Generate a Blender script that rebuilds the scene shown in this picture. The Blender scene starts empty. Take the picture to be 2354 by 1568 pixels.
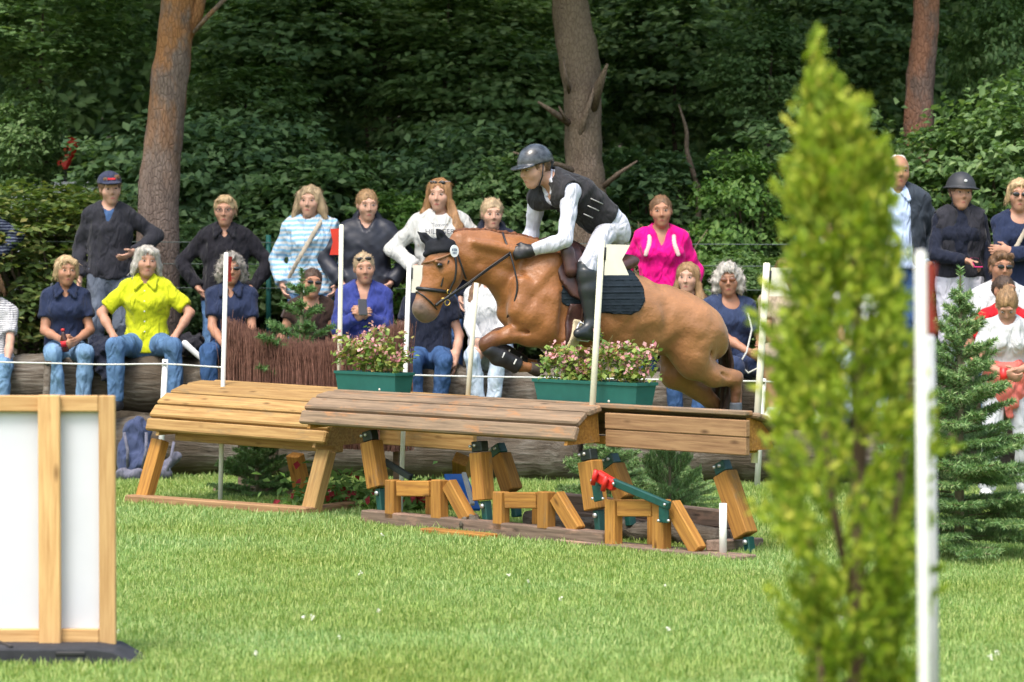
import bpy, bmesh, math, random
import numpy as np
from mathutils import Vector, Matrix, Quaternion

R = math.radians
random.seed(11)
rng = np.random.default_rng(11)
scene = bpy.context.scene
C = bpy.context.collection

# ------------------------------------------------------------------ camera, sky, sun, exposure
FPX, CX, CY, HOR, CAMH = 8000.0, 1177.0, 784.0, 540.0, 2.0     # measured on a 2354 px wide view
PITCH = math.atan((CY - HOR) / FPX)
cam_d = bpy.data.cameras.new('camera')
cam = bpy.data.objects.new('camera', cam_d)
C.objects.link(cam)
cam.location = (0, 0, CAMH)
cam.rotation_euler = (R(90) - PITCH, 0, 0)
cam_d.sensor_width = 36.0
cam_d.lens = FPX / 2354.0 * 36.0
cam_d.clip_start = 0.5
cam_d.clip_end = 500
cam_d.dof.use_dof = True
cam_d.dof.focus_distance = 23.4
cam_d.dof.aperture_fstop = 3.5
scene.camera = cam

SUN_EL, SUN_AZ = 62.0, 205.0      # azimuth the light comes from, clockwise from +Y (north)
world = bpy.data.worlds.new('World')
scene.world = world
world.use_nodes = True
wn = world.node_tree
wn.nodes.clear()
sky = wn.nodes.new('ShaderNodeTexSky')
sky.sky_type = 'NISHITA'
sky.sun_disc = False
sky.sun_elevation = R(SUN_EL)
sky.sun_rotation = R(SUN_AZ)
sky.air_density = 1.6
sky.dust_density = 4.0
sky.ozone_density = 1.0
bg = wn.nodes.new('ShaderNodeBackground')
bg.inputs[1].default_value = 0.15
wo = wn.nodes.new('ShaderNodeOutputWorld')
wn.links.new(sky.outputs[0], bg.inputs[0])
wn.links.new(bg.outputs[0], wo.inputs[0])

sun_d = bpy.data.lights.new('sun', 'SUN')
sun_d.energy = 1.3
sun_d.angle = R(20)
sun_d.color = (1.0, 0.97, 0.92)
sun = bpy.data.objects.new('sun', sun_d)
C.objects.link(sun)
az, el = R(SUN_AZ), R(SUN_EL)
sdir = Vector((math.sin(az) * math.cos(el), math.cos(az) * math.cos(el), math.sin(el)))
sun.rotation_euler = (-sdir).to_track_quat('-Z', 'Y').to_euler()

scene.view_settings.view_transform = 'Standard'
scene.view_settings.look = 'None'
scene.view_settings.exposure = 1.18
scene.view_settings.gamma = 1.0
scene.render.engine = 'CYCLES'
scene.cycles.use_denoising = True
scene.cycles.max_bounces = 4
scene.cycles.transparent_max_bounces = 4
scene.cycles.diffuse_bounces = 3
scene.cycles.glossy_bounces = 2

# ------------------------------------------------------------------ pixel helpers (pixels of a 2354x1568 view)
_f = Vector((0, math.cos(PITCH), -math.sin(PITCH)))
_u = Vector((0, math.sin(PITCH), math.cos(PITCH)))
def W(px, py, d):
    """world point seen at pixel (px,py), at world distance y = d"""
    ray = Vector(((px - CX) / FPX, 0, 0)) + _u * ((CY - py) / FPX) + _f
    return Vector((0, 0, CAMH)) + ray * (d / ray.y)
def Gd(px, py):
    ray = Vector(((px - CX) / FPX, 0, 0)) + _u * ((CY - py) / FPX) + _f
    return Vector((0, 0, CAMH)) + ray * (CAMH / -ray.z)

# ------------------------------------------------------------------ materials
_mats = {}
def hexc(h):
    h = h.lstrip('#')
    return tuple((lambda c: c / 12.92 if c <= .04045 else ((c + .055) / 1.055) ** 2.4)(int(h[i:i+2], 16) / 255) for i in (0, 2, 4))
def _base(name):
    m = bpy.data.materials.new(name)
    m.use_nodes = True
    nt = m.node_tree
    bs = nt.nodes['Principled BSDF']
    return m, nt, bs
def _n(nt, t, **kw):
    n = nt.nodes.new(t)
    for k, v in kw.items():
        setattr(n, k, v)
    return n
def _noise(nt, vec, scale, detail=4, rough=.6):
    n = _n(nt, 'ShaderNodeTexNoise')
    n.inputs['Scale'].default_value = scale
    n.inputs['Detail'].default_value = detail
    n.inputs['Roughness'].default_value = rough
    if vec is not None:
        nt.links.new(vec, n.inputs['Vector'])
    return n.outputs['Fac']
def _mapping(nt, vec, scale=(1, 1, 1), rot=(0, 0, 0)):
    mp = _n(nt, 'ShaderNodeMapping')
    mp.inputs['Scale'].default_value = scale
    mp.inputs['Rotation'].default_value = rot
    nt.links.new(vec, mp.inputs['Vector'])
    return mp.outputs[0]
def _ramp(nt, fac, stops):
    r = _n(nt, 'ShaderNodeValToRGB')
    e = r.color_ramp.elements
    while len(e) < len(stops):
        e.new(.5)
    for i, (p, c) in enumerate(stops):
        e[i].position = p
        e[i].color = (*c, 1)
    nt.links.new(fac, r.inputs[0])
    return r.outputs[0]
def _bump(nt, bs, fac, strength, dist=.01):
    b = _n(nt, 'ShaderNodeBump')
    b.inputs['Strength'].default_value = strength
    b.inputs['Distance'].default_value = dist
    nt.links.new(fac, b.inputs['Height'])
    nt.links.new(b.outputs[0], bs.inputs['Normal'])
def _mix(nt, fac, a, b, mode='MIX'):
    m = _n(nt, 'ShaderNodeMix', data_type='RGBA', blend_type=mode)
    for s, v in ((0, fac), (6, a), (7, b)):
        if isinstance(v, (int, float)):
            m.inputs[s].default_value = v
        elif isinstance(v, tuple):
            m.inputs[s].default_value = (*v, 1)
        else:
            nt.links.new(v, m.inputs[s])
    return m.outputs[2]
def _math(nt, op, a, b=None):
    m = _n(nt, 'ShaderNodeMath', operation=op)
    for s, v in ((0, a), (1, b)):
        if v is None: continue
        if isinstance(v, (int, float)):
            m.inputs[s].default_value = v
        else:
            nt.links.new(v, m.inputs[s])
    return m.outputs[0]
def sc(c, k):
    return tuple(min(1, x * k) for x in c)

def mat(name, col, rough=.8, var=.18, scale=25, bump=0, bscale=120, spec=.3, metal=0, sss=0, dist=.004, stretch=(1, 1, 1)):
    if name in _mats: return _mats[name]
    m, nt, bs = _base(name)
    tc = _n(nt, 'ShaderNodeTexCoord').outputs['Object']
    v = _mapping(nt, tc, stretch)
    f = _noise(nt, v, scale)
    nt.links.new(_ramp(nt, f, [(.3, sc(col, 1 - var)), (.7, sc(col, 1 + var))]), bs.inputs['Base Color'])
    bs.inputs['Roughness'].default_value = rough
    bs.inputs['Specular IOR Level'].default_value = spec
    bs.inputs['Metallic'].default_value = metal
    if sss:
        bs.inputs['Subsurface Weight'].default_value = sss
        bs.inputs['Subsurface Radius'].default_value = (.012, .005, .003)
    if bump:
        _bump(nt, bs, _noise(nt, v, bscale), bump, dist)
    _mats[name] = m
    return m

def _folds(nt, bs, tc):
    """soft creases plus a fine weave"""
    w = _n(nt, 'ShaderNodeTexNoise'); w.inputs['Scale'].default_value = 7; w.inputs['Detail'].default_value = 2.2; w.inputs['Roughness'].default_value = .5; w.inputs['Distortion'].default_value = .5
    nt.links.new(_mapping(nt, tc, (1.9, 1.0, .8), (0, .7, .2)), w.inputs['Vector'])
    b = _n(nt, 'ShaderNodeBump'); b.inputs['Strength'].default_value = .9; b.inputs['Distance'].default_value = .07
    nt.links.new(w.outputs['Fac'], b.inputs['Height'])
    b2 = _n(nt, 'ShaderNodeBump'); b2.inputs['Strength'].default_value = .3; b2.inputs['Distance'].default_value = .003
    nt.links.new(_noise(nt, tc, 240), b2.inputs['Height']); nt.links.new(b.outputs[0], b2.inputs['Normal'])
    nt.links.new(b2.outputs[0], bs.inputs['Normal'])
def cloth(name, col, var=.14, rough=.92):
    k = 'cloth_' + name
    if k in _mats: return _mats[k]
    m, nt, bs = _base(k)
    tc = _n(nt, 'ShaderNodeTexCoord').outputs['Object']
    nt.links.new(_ramp(nt, _noise(nt, tc, 11, 5), [(.3, sc(col, 1 - var)), (.7, sc(col, 1 + var))]), bs.inputs['Base Color'])
    bs.inputs['Roughness'].default_value = rough
    bs.inputs['Specular IOR Level'].default_value = .15
    bs.inputs['Sheen Weight'].default_value = .08
    _folds(nt, bs, tc)
    _mats[k] = m
    return m

def denim(name, col):
    k = 'denim_' + name
    if k in _mats: return _mats[k]
    m, nt, bs = _base(k)
    tc = _n(nt, 'ShaderNodeTexCoord').outputs['Object']
    f = _noise(nt, tc, 7, 5, .65)
    nt.links.new(_ramp(nt, f, [(.28, sc(col, .72)), (.52, col), (.75, sc(col, 1.45))]), bs.inputs['Base Color'])
    bs.inputs['Roughness'].default_value = .9
    bs.inputs['Specular IOR Level'].default_value = .15
    _folds(nt, bs, tc)
    _mats[k] = m
    return m

def stripes(name, c1, c2, freq, duty=.5, axis=2, var=.1):
    """horizontal knitted stripes along an axis of the garment"""
    k = 'stripes_' + name
    if k in _mats: return _mats[k]
    m, nt, bs = _base(k)
    tc = _n(nt, 'ShaderNodeTexCoord').outputs['Object']
    sep = _n(nt, 'ShaderNodeSeparateXYZ')
    nt.links.new(tc, sep.inputs[0])
    nz = _math(nt, 'MULTIPLY', _noise(nt, tc, 6, 2), .045)
    z = _math(nt, 'ADD', sep.outputs[axis], nz)
    fr = _math(nt, 'FRACT', _math(nt, 'MULTIPLY', z, freq))
    g = _math(nt, 'GREATER_THAN', fr, duty)
    nt.links.new(_mix(nt, g, c1, c2), bs.inputs['Base Color'])
    bs.inputs['Roughness'].default_value = .93
    bs.inputs['Specular IOR Level'].default_value = .1
    _folds(nt, bs, tc)
    _mats[k] = m
    return m

def wood(name, light, dark, grain=1.0, weather=None, rough=.75, knots=True, wamt=.5):
    """long grain along the piece's own X axis, a different offset on every piece"""
    k = 'wood_' + name
    if k in _mats: return _mats[k]
    m, nt, bs = _base(k)
    tc = _n(nt, 'ShaderNodeTexCoord').outputs['Object']
    oi = _n(nt, 'ShaderNodeObjectInfo').outputs['Random']
    cb = _n(nt, 'ShaderNodeCombineXYZ')
    for i in range(3):
        nt.links.new(_math(nt, 'MULTIPLY', oi, 37.0 + 11 * i), cb.inputs[i])
    va = _n(nt, 'ShaderNodeVectorMath', operation='ADD')
    nt.links.new(tc, va.inputs[0]); nt.links.new(cb.outputs[0], va.inputs[1])
    v = va.outputs[0]
    vg = _mapping(nt, v, (1.3 * grain, 26 * grain, 26 * grain))
    f = _noise(nt, vg, 2.2, 6, .62)
    col = _ramp(nt, f, [(.3, dark), (.62, light), (.8, sc(light, 1.12))])
    if knots:
        vk = _mapping(nt, v, (3.2, 9, 9))
        vo = _n(nt, 'ShaderNodeTexVoronoi')
        vo.inputs['Scale'].default_value = 1.0
        nt.links.new(vk, vo.inputs['Vector'])
        kf = _ramp(nt, vo.outputs['Distance'], [(.04, (1, 1, 1)), (.17, (0, 0, 0))])
        col = _mix(nt, kf, col, sc(dark, .55))
    if weather:
        wf = _noise(nt, _mapping(nt, v, (2.2, 7, 7)), 1.5, 5, .7)
        wr = _ramp(nt, wf, [(.56 - .16 * wamt, (0, 0, 0)), (.66 - .1 * wamt, (1, 1, 1))])
        col = _mix(nt, _math(nt, 'MULTIPLY', wr, .85), col, weather)
    tone = _math(nt, 'ADD', _math(nt, 'MULTIPLY', oi, .3), .85)
    tn = _n(nt, 'ShaderNodeHueSaturation')
    nt.links.new(tone, tn.inputs['Value']); nt.links.new(col, tn.inputs['Color'])
    nt.links.new(tn.outputs[0], bs.inputs['Base Color'])
    bs.inputs['Roughness'].default_value = rough
    bs.inputs['Specular IOR Level'].default_value = .25
    _bump(nt, bs, f, .5, .004)
    _mats[k] = m
    return m

def leafmat(name, cols, rough=.55, trans=.35, spec=.35):
    """foliage: colour differs from leaf to leaf, some light passes through"""
    k = 'leaf_' + name
    if k in _mats: return _mats[k]
    m, nt, bs = _base(k)
    geo = _n(nt, 'ShaderNodeNewGeometry').outputs['Random Per Island']
    tc = _n(nt, 'ShaderNodeTexCoord').outputs['Object']
    nz = _noise(nt, tc, 1.6, 3)
    mixf = _math(nt, 'ADD', _math(nt, 'MULTIPLY', geo, .62), _math(nt, 'MULTIPLY', nz, .42))
    stops = [(i / (len(cols) - 1) * .8 + .1, c) for i, c in enumerate(cols)]
    col = _ramp(nt, mixf, stops)
    nt.links.new(col, bs.inputs['Base Color'])
    bs.inputs['Roughness'].default_value = rough
    bs.inputs['Specular IOR Level'].default_value = spec
    tr = _n(nt, 'ShaderNodeBsdfTranslucent')
    nt.links.new(_mix(nt, 1.0, col, (1.2, 1.3, .6), 'MULTIPLY'), tr.inputs[0])
    ms = _n(nt, 'ShaderNodeMixShader')
    ms.inputs[0].default_value = trans
    nt.links.new(bs.outputs[0], ms.inputs[1]); nt.links.new(tr.outputs[0], ms.inputs[2])
    nt.links.new(ms.outputs[0], nt.nodes['Material Output'].inputs[0])
    _mats[k] = m
    return m

# ------------------------------------------------------------------ objects
def link(name, me, m=None, parent=None, loc=None, rot=None, smooth=False):
    o = bpy.data.objects.new(name, me)
    C.objects.link(o)
    if m is not None and me is not None and not me.materials:
        me.materials.append(m)
    if parent is not None:
        o.parent = parent
    if loc is not None: o.location = loc
    if rot is not None: o.rotation_euler = rot
    if smooth and me is not None:
        me.shade_smooth()
    return o
def empty(name, loc=(0, 0, 0), rot=(0, 0, 0)):
    o = bpy.data.objects.new(name, None)
    C.objects.link(o)
    o.empty_display_size = .1
    o.location = loc
    o.rotation_euler = rot
    return o
def tag(o, label=None, cat=None, group=None, kind=None):
    if label: o['label'] = label
    if cat: o['category'] = cat
    if group: o['group'] = group
    if kind: o['kind'] = kind
    return o
def np_mesh(name, v, faces, smooth=True):
    """faces: (n,3) or (n,4) int array"""
    me = bpy.data.meshes.new(name)
    v = np.asarray(v, dtype=np.float32); faces = np.asarray(faces, dtype=np.int32)
    k = faces.shape[1]
    me.vertices.add(len(v)); me.vertices.foreach_set('co', v.ravel())
    me.loops.add(faces.size); me.loops.foreach_set('vertex_index', faces.ravel())
    me.polygons.add(len(faces))
    me.polygons.foreach_set('loop_start', np.arange(0, faces.size, k, dtype=np.int32))
    me.polygons.foreach_set('loop_total', np.full(len(faces), k, dtype=np.int32))
    if smooth:
        me.polygons.foreach_set('use_smooth', np.ones(len(faces), dtype=bool))
    me.update(calc_edges=True)
    me.validate()
    return me
def bm_mesh(name, bm, smooth=False):
    me = bpy.data.meshes.new(name)
    bm.normal_update()
    bm.to_mesh(me); bm.free()
    if smooth: me.shade_smooth()
    return me
def box_mesh(name, sx, sy, sz, bevel=.004, center=(0, 0, 0), seg=1, taper=None):
    bm = bmesh.new()
    bmesh.ops.create_cube(bm, size=1)
    for v in bm.verts:
        v.co = Vector((v.co.x * sx, v.co.y * sy, v.co.z * sz))
        if taper and v.co.z < 0:
            v.co.x *= taper; v.co.y *= taper
        v.co += Vector(center)
    if bevel:
        bmesh.ops.bevel(bm, geom=bm.edges[:], offset=bevel, segments=seg, affect='EDGES', profile=.7)
    return bm_mesh(name, bm)
def beam(name, a, b, w, h, m, parent=None, bevel=.005, up=(0, 0, 1)):
    """a squared timber from a to b (its own X axis runs along it); w across, h in the 'up' direction"""
    a, b = Vector(a), Vector(b)
    x = (b - a); L = x.length; x.normalize()
    y = Vector(up).cross(x)
    if y.length < 1e-4: y = Vector((0, 1, 0)).cross(x)
    y.normalize(); z = x.cross(y)
    me = box_mesh(name, L, w, h, bevel)
    o = link(name, me, m, parent)
    M = Matrix((x, y, z)).transposed().to_4x4()
    M.translation = (a + b) / 2
    o.matrix_basis = M
    return o
def tube_data(pts, radii, n=10, cap=True):
    """verts, quads of a tube along pts"""
    pts = [Vector(p) for p in pts]
    vs, fs = [], []
    t0 = (pts[1] - pts[0]).normalized()
    ref = Vector((0, 0, 1)) if abs(t0.z) < .9 else Vector((1, 0, 0))
    s = t0.cross(ref).normalized()
    for i, p in enumerate(pts):
        t = (pts[min(i + 1, len(pts) - 1)] - pts[max(i - 1, 0)]).normalized()
        s = (s - t * s.dot(t)).normalized()
        q = t.cross(s)
        r = radii[i] if hasattr(radii, '__len__') else radii
        for k in range(n):
            an = 2 * math.pi * k / n
            vs.append(p + (s * math.cos(an) + q * math.sin(an)) * r)
    for i in range(len(pts) - 1):
        for k in range(n):
            a = i * n + k; b = i * n + (k + 1) % n
            fs.append((a, b, b + n, a + n))
    if cap:
        fs.append(tuple(range(n - 1, -1, -1)))
        fs.append(tuple(range((len(pts) - 1) * n, len(pts) * n)))
    return vs, fs
def tube(name, pts, radii, m, parent=None, n=10, smooth=True):
    vs, fs = tube_data(pts, radii, n)
    me = bpy.data.meshes.new(name)
    me.from_pydata([tuple(v) for v in vs], [], fs)
    me.update()
    o = link(name, me, m, parent)
    if smooth: me.shade_smooth()
    return o
def spline(pts, n):
    """Catmull-Rom through points (array k x d) -> n samples"""
    P = np.asarray(pts, float)
    k = len(P)
    if k == 2:
        t = np.linspace(0, 1, n)[:, None]
        return P[0] * (1 - t) + P[1] * t
    E = np.vstack([2 * P[0] - P[1], P, 2 * P[-1] - P[-2]])
    out = []
    for u in np.linspace(0, k - 1 - 1e-6, n):
        i = int(u); t = u - i
        p0, p1, p2, p3 = E[i], E[i + 1], E[i + 2], E[i + 3]
        out.append(.5 * ((2 * p1) + (-p0 + p2) * t + (2 * p0 - 5 * p1 + 4 * p2 - p3) * t * t + (-p0 + 3 * p1 - 3 * p2 + p3) * t ** 3))
    return np.array(out)

# ------------------------------------------------------------------ implicit surfaces: blended forms turned into one continuous mesh
class Form:
    def __init__(self):
        self.ops = []
        self.lo = np.array([1e9] * 3); self.hi = -self.lo
    def _grow(self, lo, hi):
        self.lo = np.minimum(self.lo, lo); self.hi = np.maximum(self.hi, hi)
    def cap(self, a, b, ra, rb=None, k=.02, flat=None, sub=False, cut=(False, False)):
        a = np.asarray(a, float); b = np.asarray(b, float)
        rb = ra if rb is None else rb
        r = max(ra, rb)
        m = r * (max(1, flat[1]) if flat else 1)
        lo = np.minimum(a, b) - m; hi = np.maximum(a, b) + m
        if not sub: self._grow(lo, hi)
        self.ops.append(('cap', a, b, ra, rb, k, flat, sub, lo, hi, cut))
        return self
    def ell(self, c, rad, k=.02, rot=None, sub=False):
        c = np.asarray(c, float); rad = np.asarray(rad, float)
        m = rad.max() if rot is not None else rad
        lo, hi = c - m, c + m
        if not sub: self._grow(lo, hi)
        self.ops.append(('ell', c, rad, k, rot, sub, lo, hi))
        return self
    def plane(self, p, n, k=.004, box=None):
        """keep the side the normal points away from; box limits the region"""
        self.ops.append(('plane', np.asarray(p, float), np.asarray(n, float) / np.linalg.norm(n), k, box))
        return self
    def noise(self, amp, freq, seed=0, stretch=(1, 1, 1)):
        self.ops.append(('noise', amp, freq, seed, stretch))
        return self
    def func(self, fn):
        self.ops.append(('func', fn))
        return self
    def field(self, h, pad=None, box=None):
        pad = 3 * h if pad is None else pad
        lo = self.lo - pad if box is None else np.asarray(box[0], float)
        hi = self.hi + pad if box is None else np.asarray(box[1], float)
        n = np.maximum(np.ceil((hi - lo) / h).astype(int) + 1, 4)
        ax = [lo[i] + h * np.arange(n[i]) for i in range(3)]
        D = np.full(n, .5, np.float32)
        def sl(l, u, mg):
            s = []
            for i in range(3):
                i0 = int(np.clip(np.floor((l[i] - mg - lo[i]) / h), 0, n[i])); i1 = int(np.clip(np.ceil((u[i] + mg - lo[i]) / h) + 1, 0, n[i]))
                s.append(slice(i0, i1))
            return tuple(s)
        def grid(s):
            return (ax[0][s[0]][:, None, None].astype(np.float32), ax[1][s[1]][None, :, None].astype(np.float32), ax[2][s[2]][None, None, :].astype(np.float32))
        for op in self.ops:
            if op[0] == 'cap':
                _, a, b, ra, rb, k, flat, sub, l, u, cut = op
                s = sl(l, u, k + 3 * h)
                if any(q.stop <= q.start for q in s): continue
                X, Y, Z = grid(s)
                ab = b - a; L2 = max(float(ab @ ab), 1e-9)
                px, py, pz = X - a[0], Y - a[1], Z - a[2]
                t0 = (px * ab[0] + py * ab[1] + pz * ab[2]) / L2
                t = np.clip(t0, 0, 1)
                qx, qy, qz = px - t * ab[0], py - t * ab[1], pz - t * ab[2]
                if flat is not None:
                    fn, fk = np.asarray(flat[0], float), flat[1]
                    fn = fn / np.linalg.norm(fn)
                    cdot = qx * fn[0] + qy * fn[1] + qz * fn[2]
                    e = cdot * (1 / fk - 1)
                    qx, qy, qz = qx + e * fn[0], qy + e * fn[1], qz + e * fn[2]
                d = np.sqrt(qx * qx + qy * qy + qz * qz) - (ra + (rb - ra) * t)
                if flat is not None and flat[1] < 1: d = d * max(flat[1], .5)
                L = math.sqrt(L2)
                if cut[0]: d = np.maximum(d, -t0 * L)
                if cut[1]: d = np.maximum(d, (t0 - 1) * L)
            elif op[0] == 'ell':
                _, c, rad, k, rot, sub, l, u = op
                s = sl(l, u, k + 3 * h)
                if any(q.stop <= q.start for q in s): continue
                X, Y, Z = grid(s)
                px, py, pz = X - c[0], Y - c[1], Z - c[2]
                if rot is not None:
                    px, py, pz = [rot[i][0] * px + rot[i][1] * py + rot[i][2] * pz for i in range(3)]
                ux, uy, uz = px / rad[0], py / rad[1], pz / rad[2]
                k0 = np.sqrt(ux * ux + uy * uy + uz * uz) + 1e-6
                k1 = np.sqrt((ux / rad[0]) ** 2 + (uy / rad[1]) ** 2 + (uz / rad[2]) ** 2) + 1e-6
                d = k0 * (k0 - 1) / k1
            elif op[0] == 'plane':
                _, p, nn, k, bx = op
                s = (slice(0, n[0]), slice(0, n[1]), slice(0, n[2])) if bx is None else sl(np.asarray(bx[0]), np.asarray(bx[1]), 0)
                if any(q.stop <= q.start for q in s): continue
                X, Y, Z = grid(s)
                d = (X - p[0]) * nn[0] + (Y - p[1]) * nn[1] + (Z - p[2]) * nn[2]
                D[s] = np.maximum(D[s], d)
                continue
            elif op[0] == 'noise':
                _, amp, fr, seed, st = op
                s = (slice(0, n[0]), slice(0, n[1]), slice(0, n[2]))
                X, Y, Z = grid(s)
                X, Y, Z = X * st[0] * fr, Y * st[1] * fr, Z * st[2] * fr
                w = np.sin(X * 1.7 + 2.1 * np.sin(Z * .9 + seed) + seed * 1.3) + np.sin(Z * 2.3 + 1.7 * np.sin(X * 1.3 + Y + seed * 2.1)) + np.sin(Y * 1.9 + 1.9 * np.sin(Z * 1.1 - X * .7 + seed))
                D += (amp / 3) * w
                continue
            else:
                D = op[1](D, *grid((slice(0, n[0]), slice(0, n[1]), slice(0, n[2]))))
                continue
            d = d.astype(np.float32)
            A = D[s]
            if sub:
                hh = np.clip(.5 - .5 * (A + d) / max(k, 1e-5), 0, 1)
                D[s] = A * (1 - hh) - d * hh + k * hh * (1 - hh)
            else:
                hh = np.clip(.5 + .5 * (A - d) / max(k, 1e-5), 0, 1)
                D[s] = A * (1 - hh) + d * hh - k * hh * (1 - hh)
        return D, lo, h
    def polys(self, h, box=None, skip=None):
        D, lo, h = self.field(h, box=box)
        return nets(D, lo, h, skip)
    def mesh(self, name, h, smooth_it=1):
        v, f = self.polys(h)
        if smooth_it: v = relax(v, f, smooth_it)
        return np_mesh(name, v, f)

def nets(D, lo, h, skip=None):
    S = D < 0
    c = np.zeros(tuple(np.array(D.shape) - 1), np.int8)
    corners = [(i, j, k) for i in (0, 1) for j in (0, 1) for k in (0, 1)]
    nx, ny, nz = D.shape
    for (i, j, k) in corners:
        c += S[i:nx - 1 + i, j:ny - 1 + j, k:nz - 1 + k]
    act = (c > 0) & (c < 8)
    if skip is not None:
        I = np.argwhere(act)
        P = lo + (I + .5) * h
        for (l, u) in skip:
            ins = np.all((P > l) & (P < u), axis=1)
            act[tuple(I[ins].T)] = False
            I = I[~ins]; P = P[~ins]
    idx = np.full(act.shape, -1, np.int32)
    I = np.argwhere(act)
    if len(I) == 0:
        return np.zeros((0, 3)), np.zeros((0, 4), int)
    idx[act] = np.arange(len(I))
    acc = np.zeros((len(I), 3)); cnt = np.zeros(len(I))
    val = {q: D[I[:, 0] + q[0], I[:, 1] + q[1], I[:, 2] + q[2]] for q in corners}
    for a in corners:
        for axn in range(3):
            if a[axn] == 1: continue
            b = list(a); b[axn] = 1; b = tuple(b)
            va, vb = val[a], val[b]
            cr = (va < 0) != (vb < 0)
            t = np.where(cr, va / np.where(cr, va - vb, 1), 0)
            p = np.tile(np.array(a, float), (len(I), 1))
            p[:, axn] += t
            acc += p * cr[:, None]; cnt += cr
    V = lo + (I + acc / cnt[:, None]) * h
    F = []
    for axn in range(3):
        sa = [slice(None)] * 3; sb = [slice(None)] * 3
        sa[axn] = slice(0, -1); sb[axn] = slice(1, None)
        A, B = S[tuple(sa)], S[tuple(sb)]
        E = np.argwhere(A != B)
        o1, o2 = [(1, 2), (2, 0), (0, 1)][axn]
        ok = (E[:, o1] > 0) & (E[:, o2] > 0) & (E[:, o1] < act.shape[o1]) & (E[:, o2] < act.shape[o2])
        E = E[ok]
        if len(E) == 0: continue
        q = []
        for (d1, d2) in ((1, 1), (0, 1), (0, 0), (1, 0)):
            e = E.copy(); e[:, o1] -= d1; e[:, o2] -= d2
            q.append(idx[e[:, 0], e[:, 1], e[:, 2]])
        q = np.stack(q, 1)
        inside = A[E[:, 0], E[:, 1], E[:, 2]]
        q[~inside] = q[~inside][:, ::-1]
        F.append(q[np.all(q >= 0, axis=1)])
    F = np.concatenate(F) if F else np.zeros((0, 4), int)
    return V, F
def relax(v, f, it=1, lam=.5):
    v = np.array(v)
    e = np.concatenate([f[:, [0, 1]], f[:, [1, 2]], f[:, [2, 3]], f[:, [3, 0]]])
    for _ in range(it):
        n = np.bincount(e.ravel(), minlength=len(v)).astype(float)
        s = np.stack([np.bincount(e[:, 0], v[e[:, 1], i], len(v)) + np.bincount(e[:, 1], v[e[:, 0], i], len(v)) for i in range(3)], 1)
        g = n > 0
        v[g] += lam * (s[g] / n[g][:, None] - v[g])
    return v
# ------------------------------------------------------------------ ground: lawn, bank behind the logs, forest floor
def logd(px):                       # distance of the log bank at a pixel column
    return 29.4 - 1.6 * px / 2354.0
def bank_line(x):                   # y of the foot of the bank at world x
    return 28.55 - .19 * x
def ground_z(x, y):
    t = np.clip((y - bank_line(x) + .2) / 1.5, 0, 1)
    z = .86 * t * t * (3 - 2 * t)
    far = np.clip(y - 37, 0, 200)
    return z + far * .10 + .02 * np.sin(x * 1.3 + y * .7) * np.clip((y - 30.5) / 3, 0, 1)
ys = np.concatenate([np.linspace(-30, 27, 30), np.linspace(27.2, 33, 44), np.linspace(33.5, 60, 40), np.linspace(65, 400, 12)])
xs = np.concatenate([np.linspace(-260, -9, 14), np.linspace(-8, 8, 60), np.linspace(9, 260, 14)])
XX, YY = np.meshgrid(xs, ys, indexing='ij')
ZZ = ground_z(XX, YY)
nx_, ny_ = XX.shape
ii, jj = np.meshgrid(np.arange(nx_ - 1), np.arange(ny_ - 1), indexing='ij')
q0 = (ii * ny_ + jj).ravel()
gf = np.stack([q0, q0 + ny_, q0 + ny_ + 1, q0 + 1], 1)
g_me = np_mesh('ground', np.stack([XX.ravel(), YY.ravel(), ZZ.ravel()], 1), gf)
gm, nt, bs = _base('ground_soil_and_turf')
tc = _n(nt, 'ShaderNodeTexCoord').outputs['Object']
f1 = _noise(nt, tc, 1.1, 6, .65)
turf = _ramp(nt, f1, [(.3, (.10, .17, .035)), (.5, (.15, .22, .05)), (.7, (.21, .26, .075))])
soil = _ramp(nt, _noise(nt, tc, 9, 6, .7), [(.3, (.045, .036, .026)), (.55, (.10, .082, .06)), (.75, (.19, .16, .12))])
sep = _n(nt, 'ShaderNodeSeparateXYZ'); nt.links.new(tc, sep.inputs[0])
yb = _math(nt, 'ADD', _math(nt, 'ADD', sep.outputs[1], _math(nt, 'MULTIPLY', sep.outputs[0], .19)), _math(nt, 'MULTIPLY', f1, .5))
edge = _ramp(nt, _math(nt, 'MULTIPLY', _math(nt, 'SUBTRACT', yb, 28.45), 2.0), [(0, (0, 0, 0)), (1, (1, 1, 1))])
nt.links.new(_mix(nt, edge, turf, soil), bs.inputs['Base Color'])
bs.inputs['Roughness'].default_value = .95
bs.inputs['Specular IOR Level'].default_value = .1
_bump(nt, bs, _noise(nt, tc, 60), .6, .02)
tag(link('ground', g_me, gm), kind='structure')

# ------------------------------------------------------------------ timber colours
W_YEL = wood('yellow_planks', (.42, .26, .10), (.24, .125, .042), weather=(.25, .17, .08), wamt=.0)
W_OLD = wood('weathered_planks', (.26, .18, .115), (.12, .085, .058), weather=(.33, .165, .075), wamt=.15)
W_STN = wood('stained_posts', (.42, .205, .045), (.23, .10, .024), knots=True, weather=(.26, .15, .065), wamt=-.1)
W_BRN = wood('brown_board', (.32, .19, .095), (.19, .10, .05))
W_GRY = wood('grey_sleeper', (.22, .155, .115), (.10, .068, .05), weather=(.33, .20, .14), wamt=.3)
W_PAL = wood('pale_frame', (.60, .38, .17), (.42, .23, .09))
STEEL_G = mat('green_steel', (.006, .06, .05), .4, .2, 30, spec=.5)
STEEL_D = mat('dark_steel', (.012, .02, .02), .45, .2, 30, spec=.5)
BOLT = mat('zinc_bolt', (.6, .6, .6), .35, .1, spec=.6, metal=.7)
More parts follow.
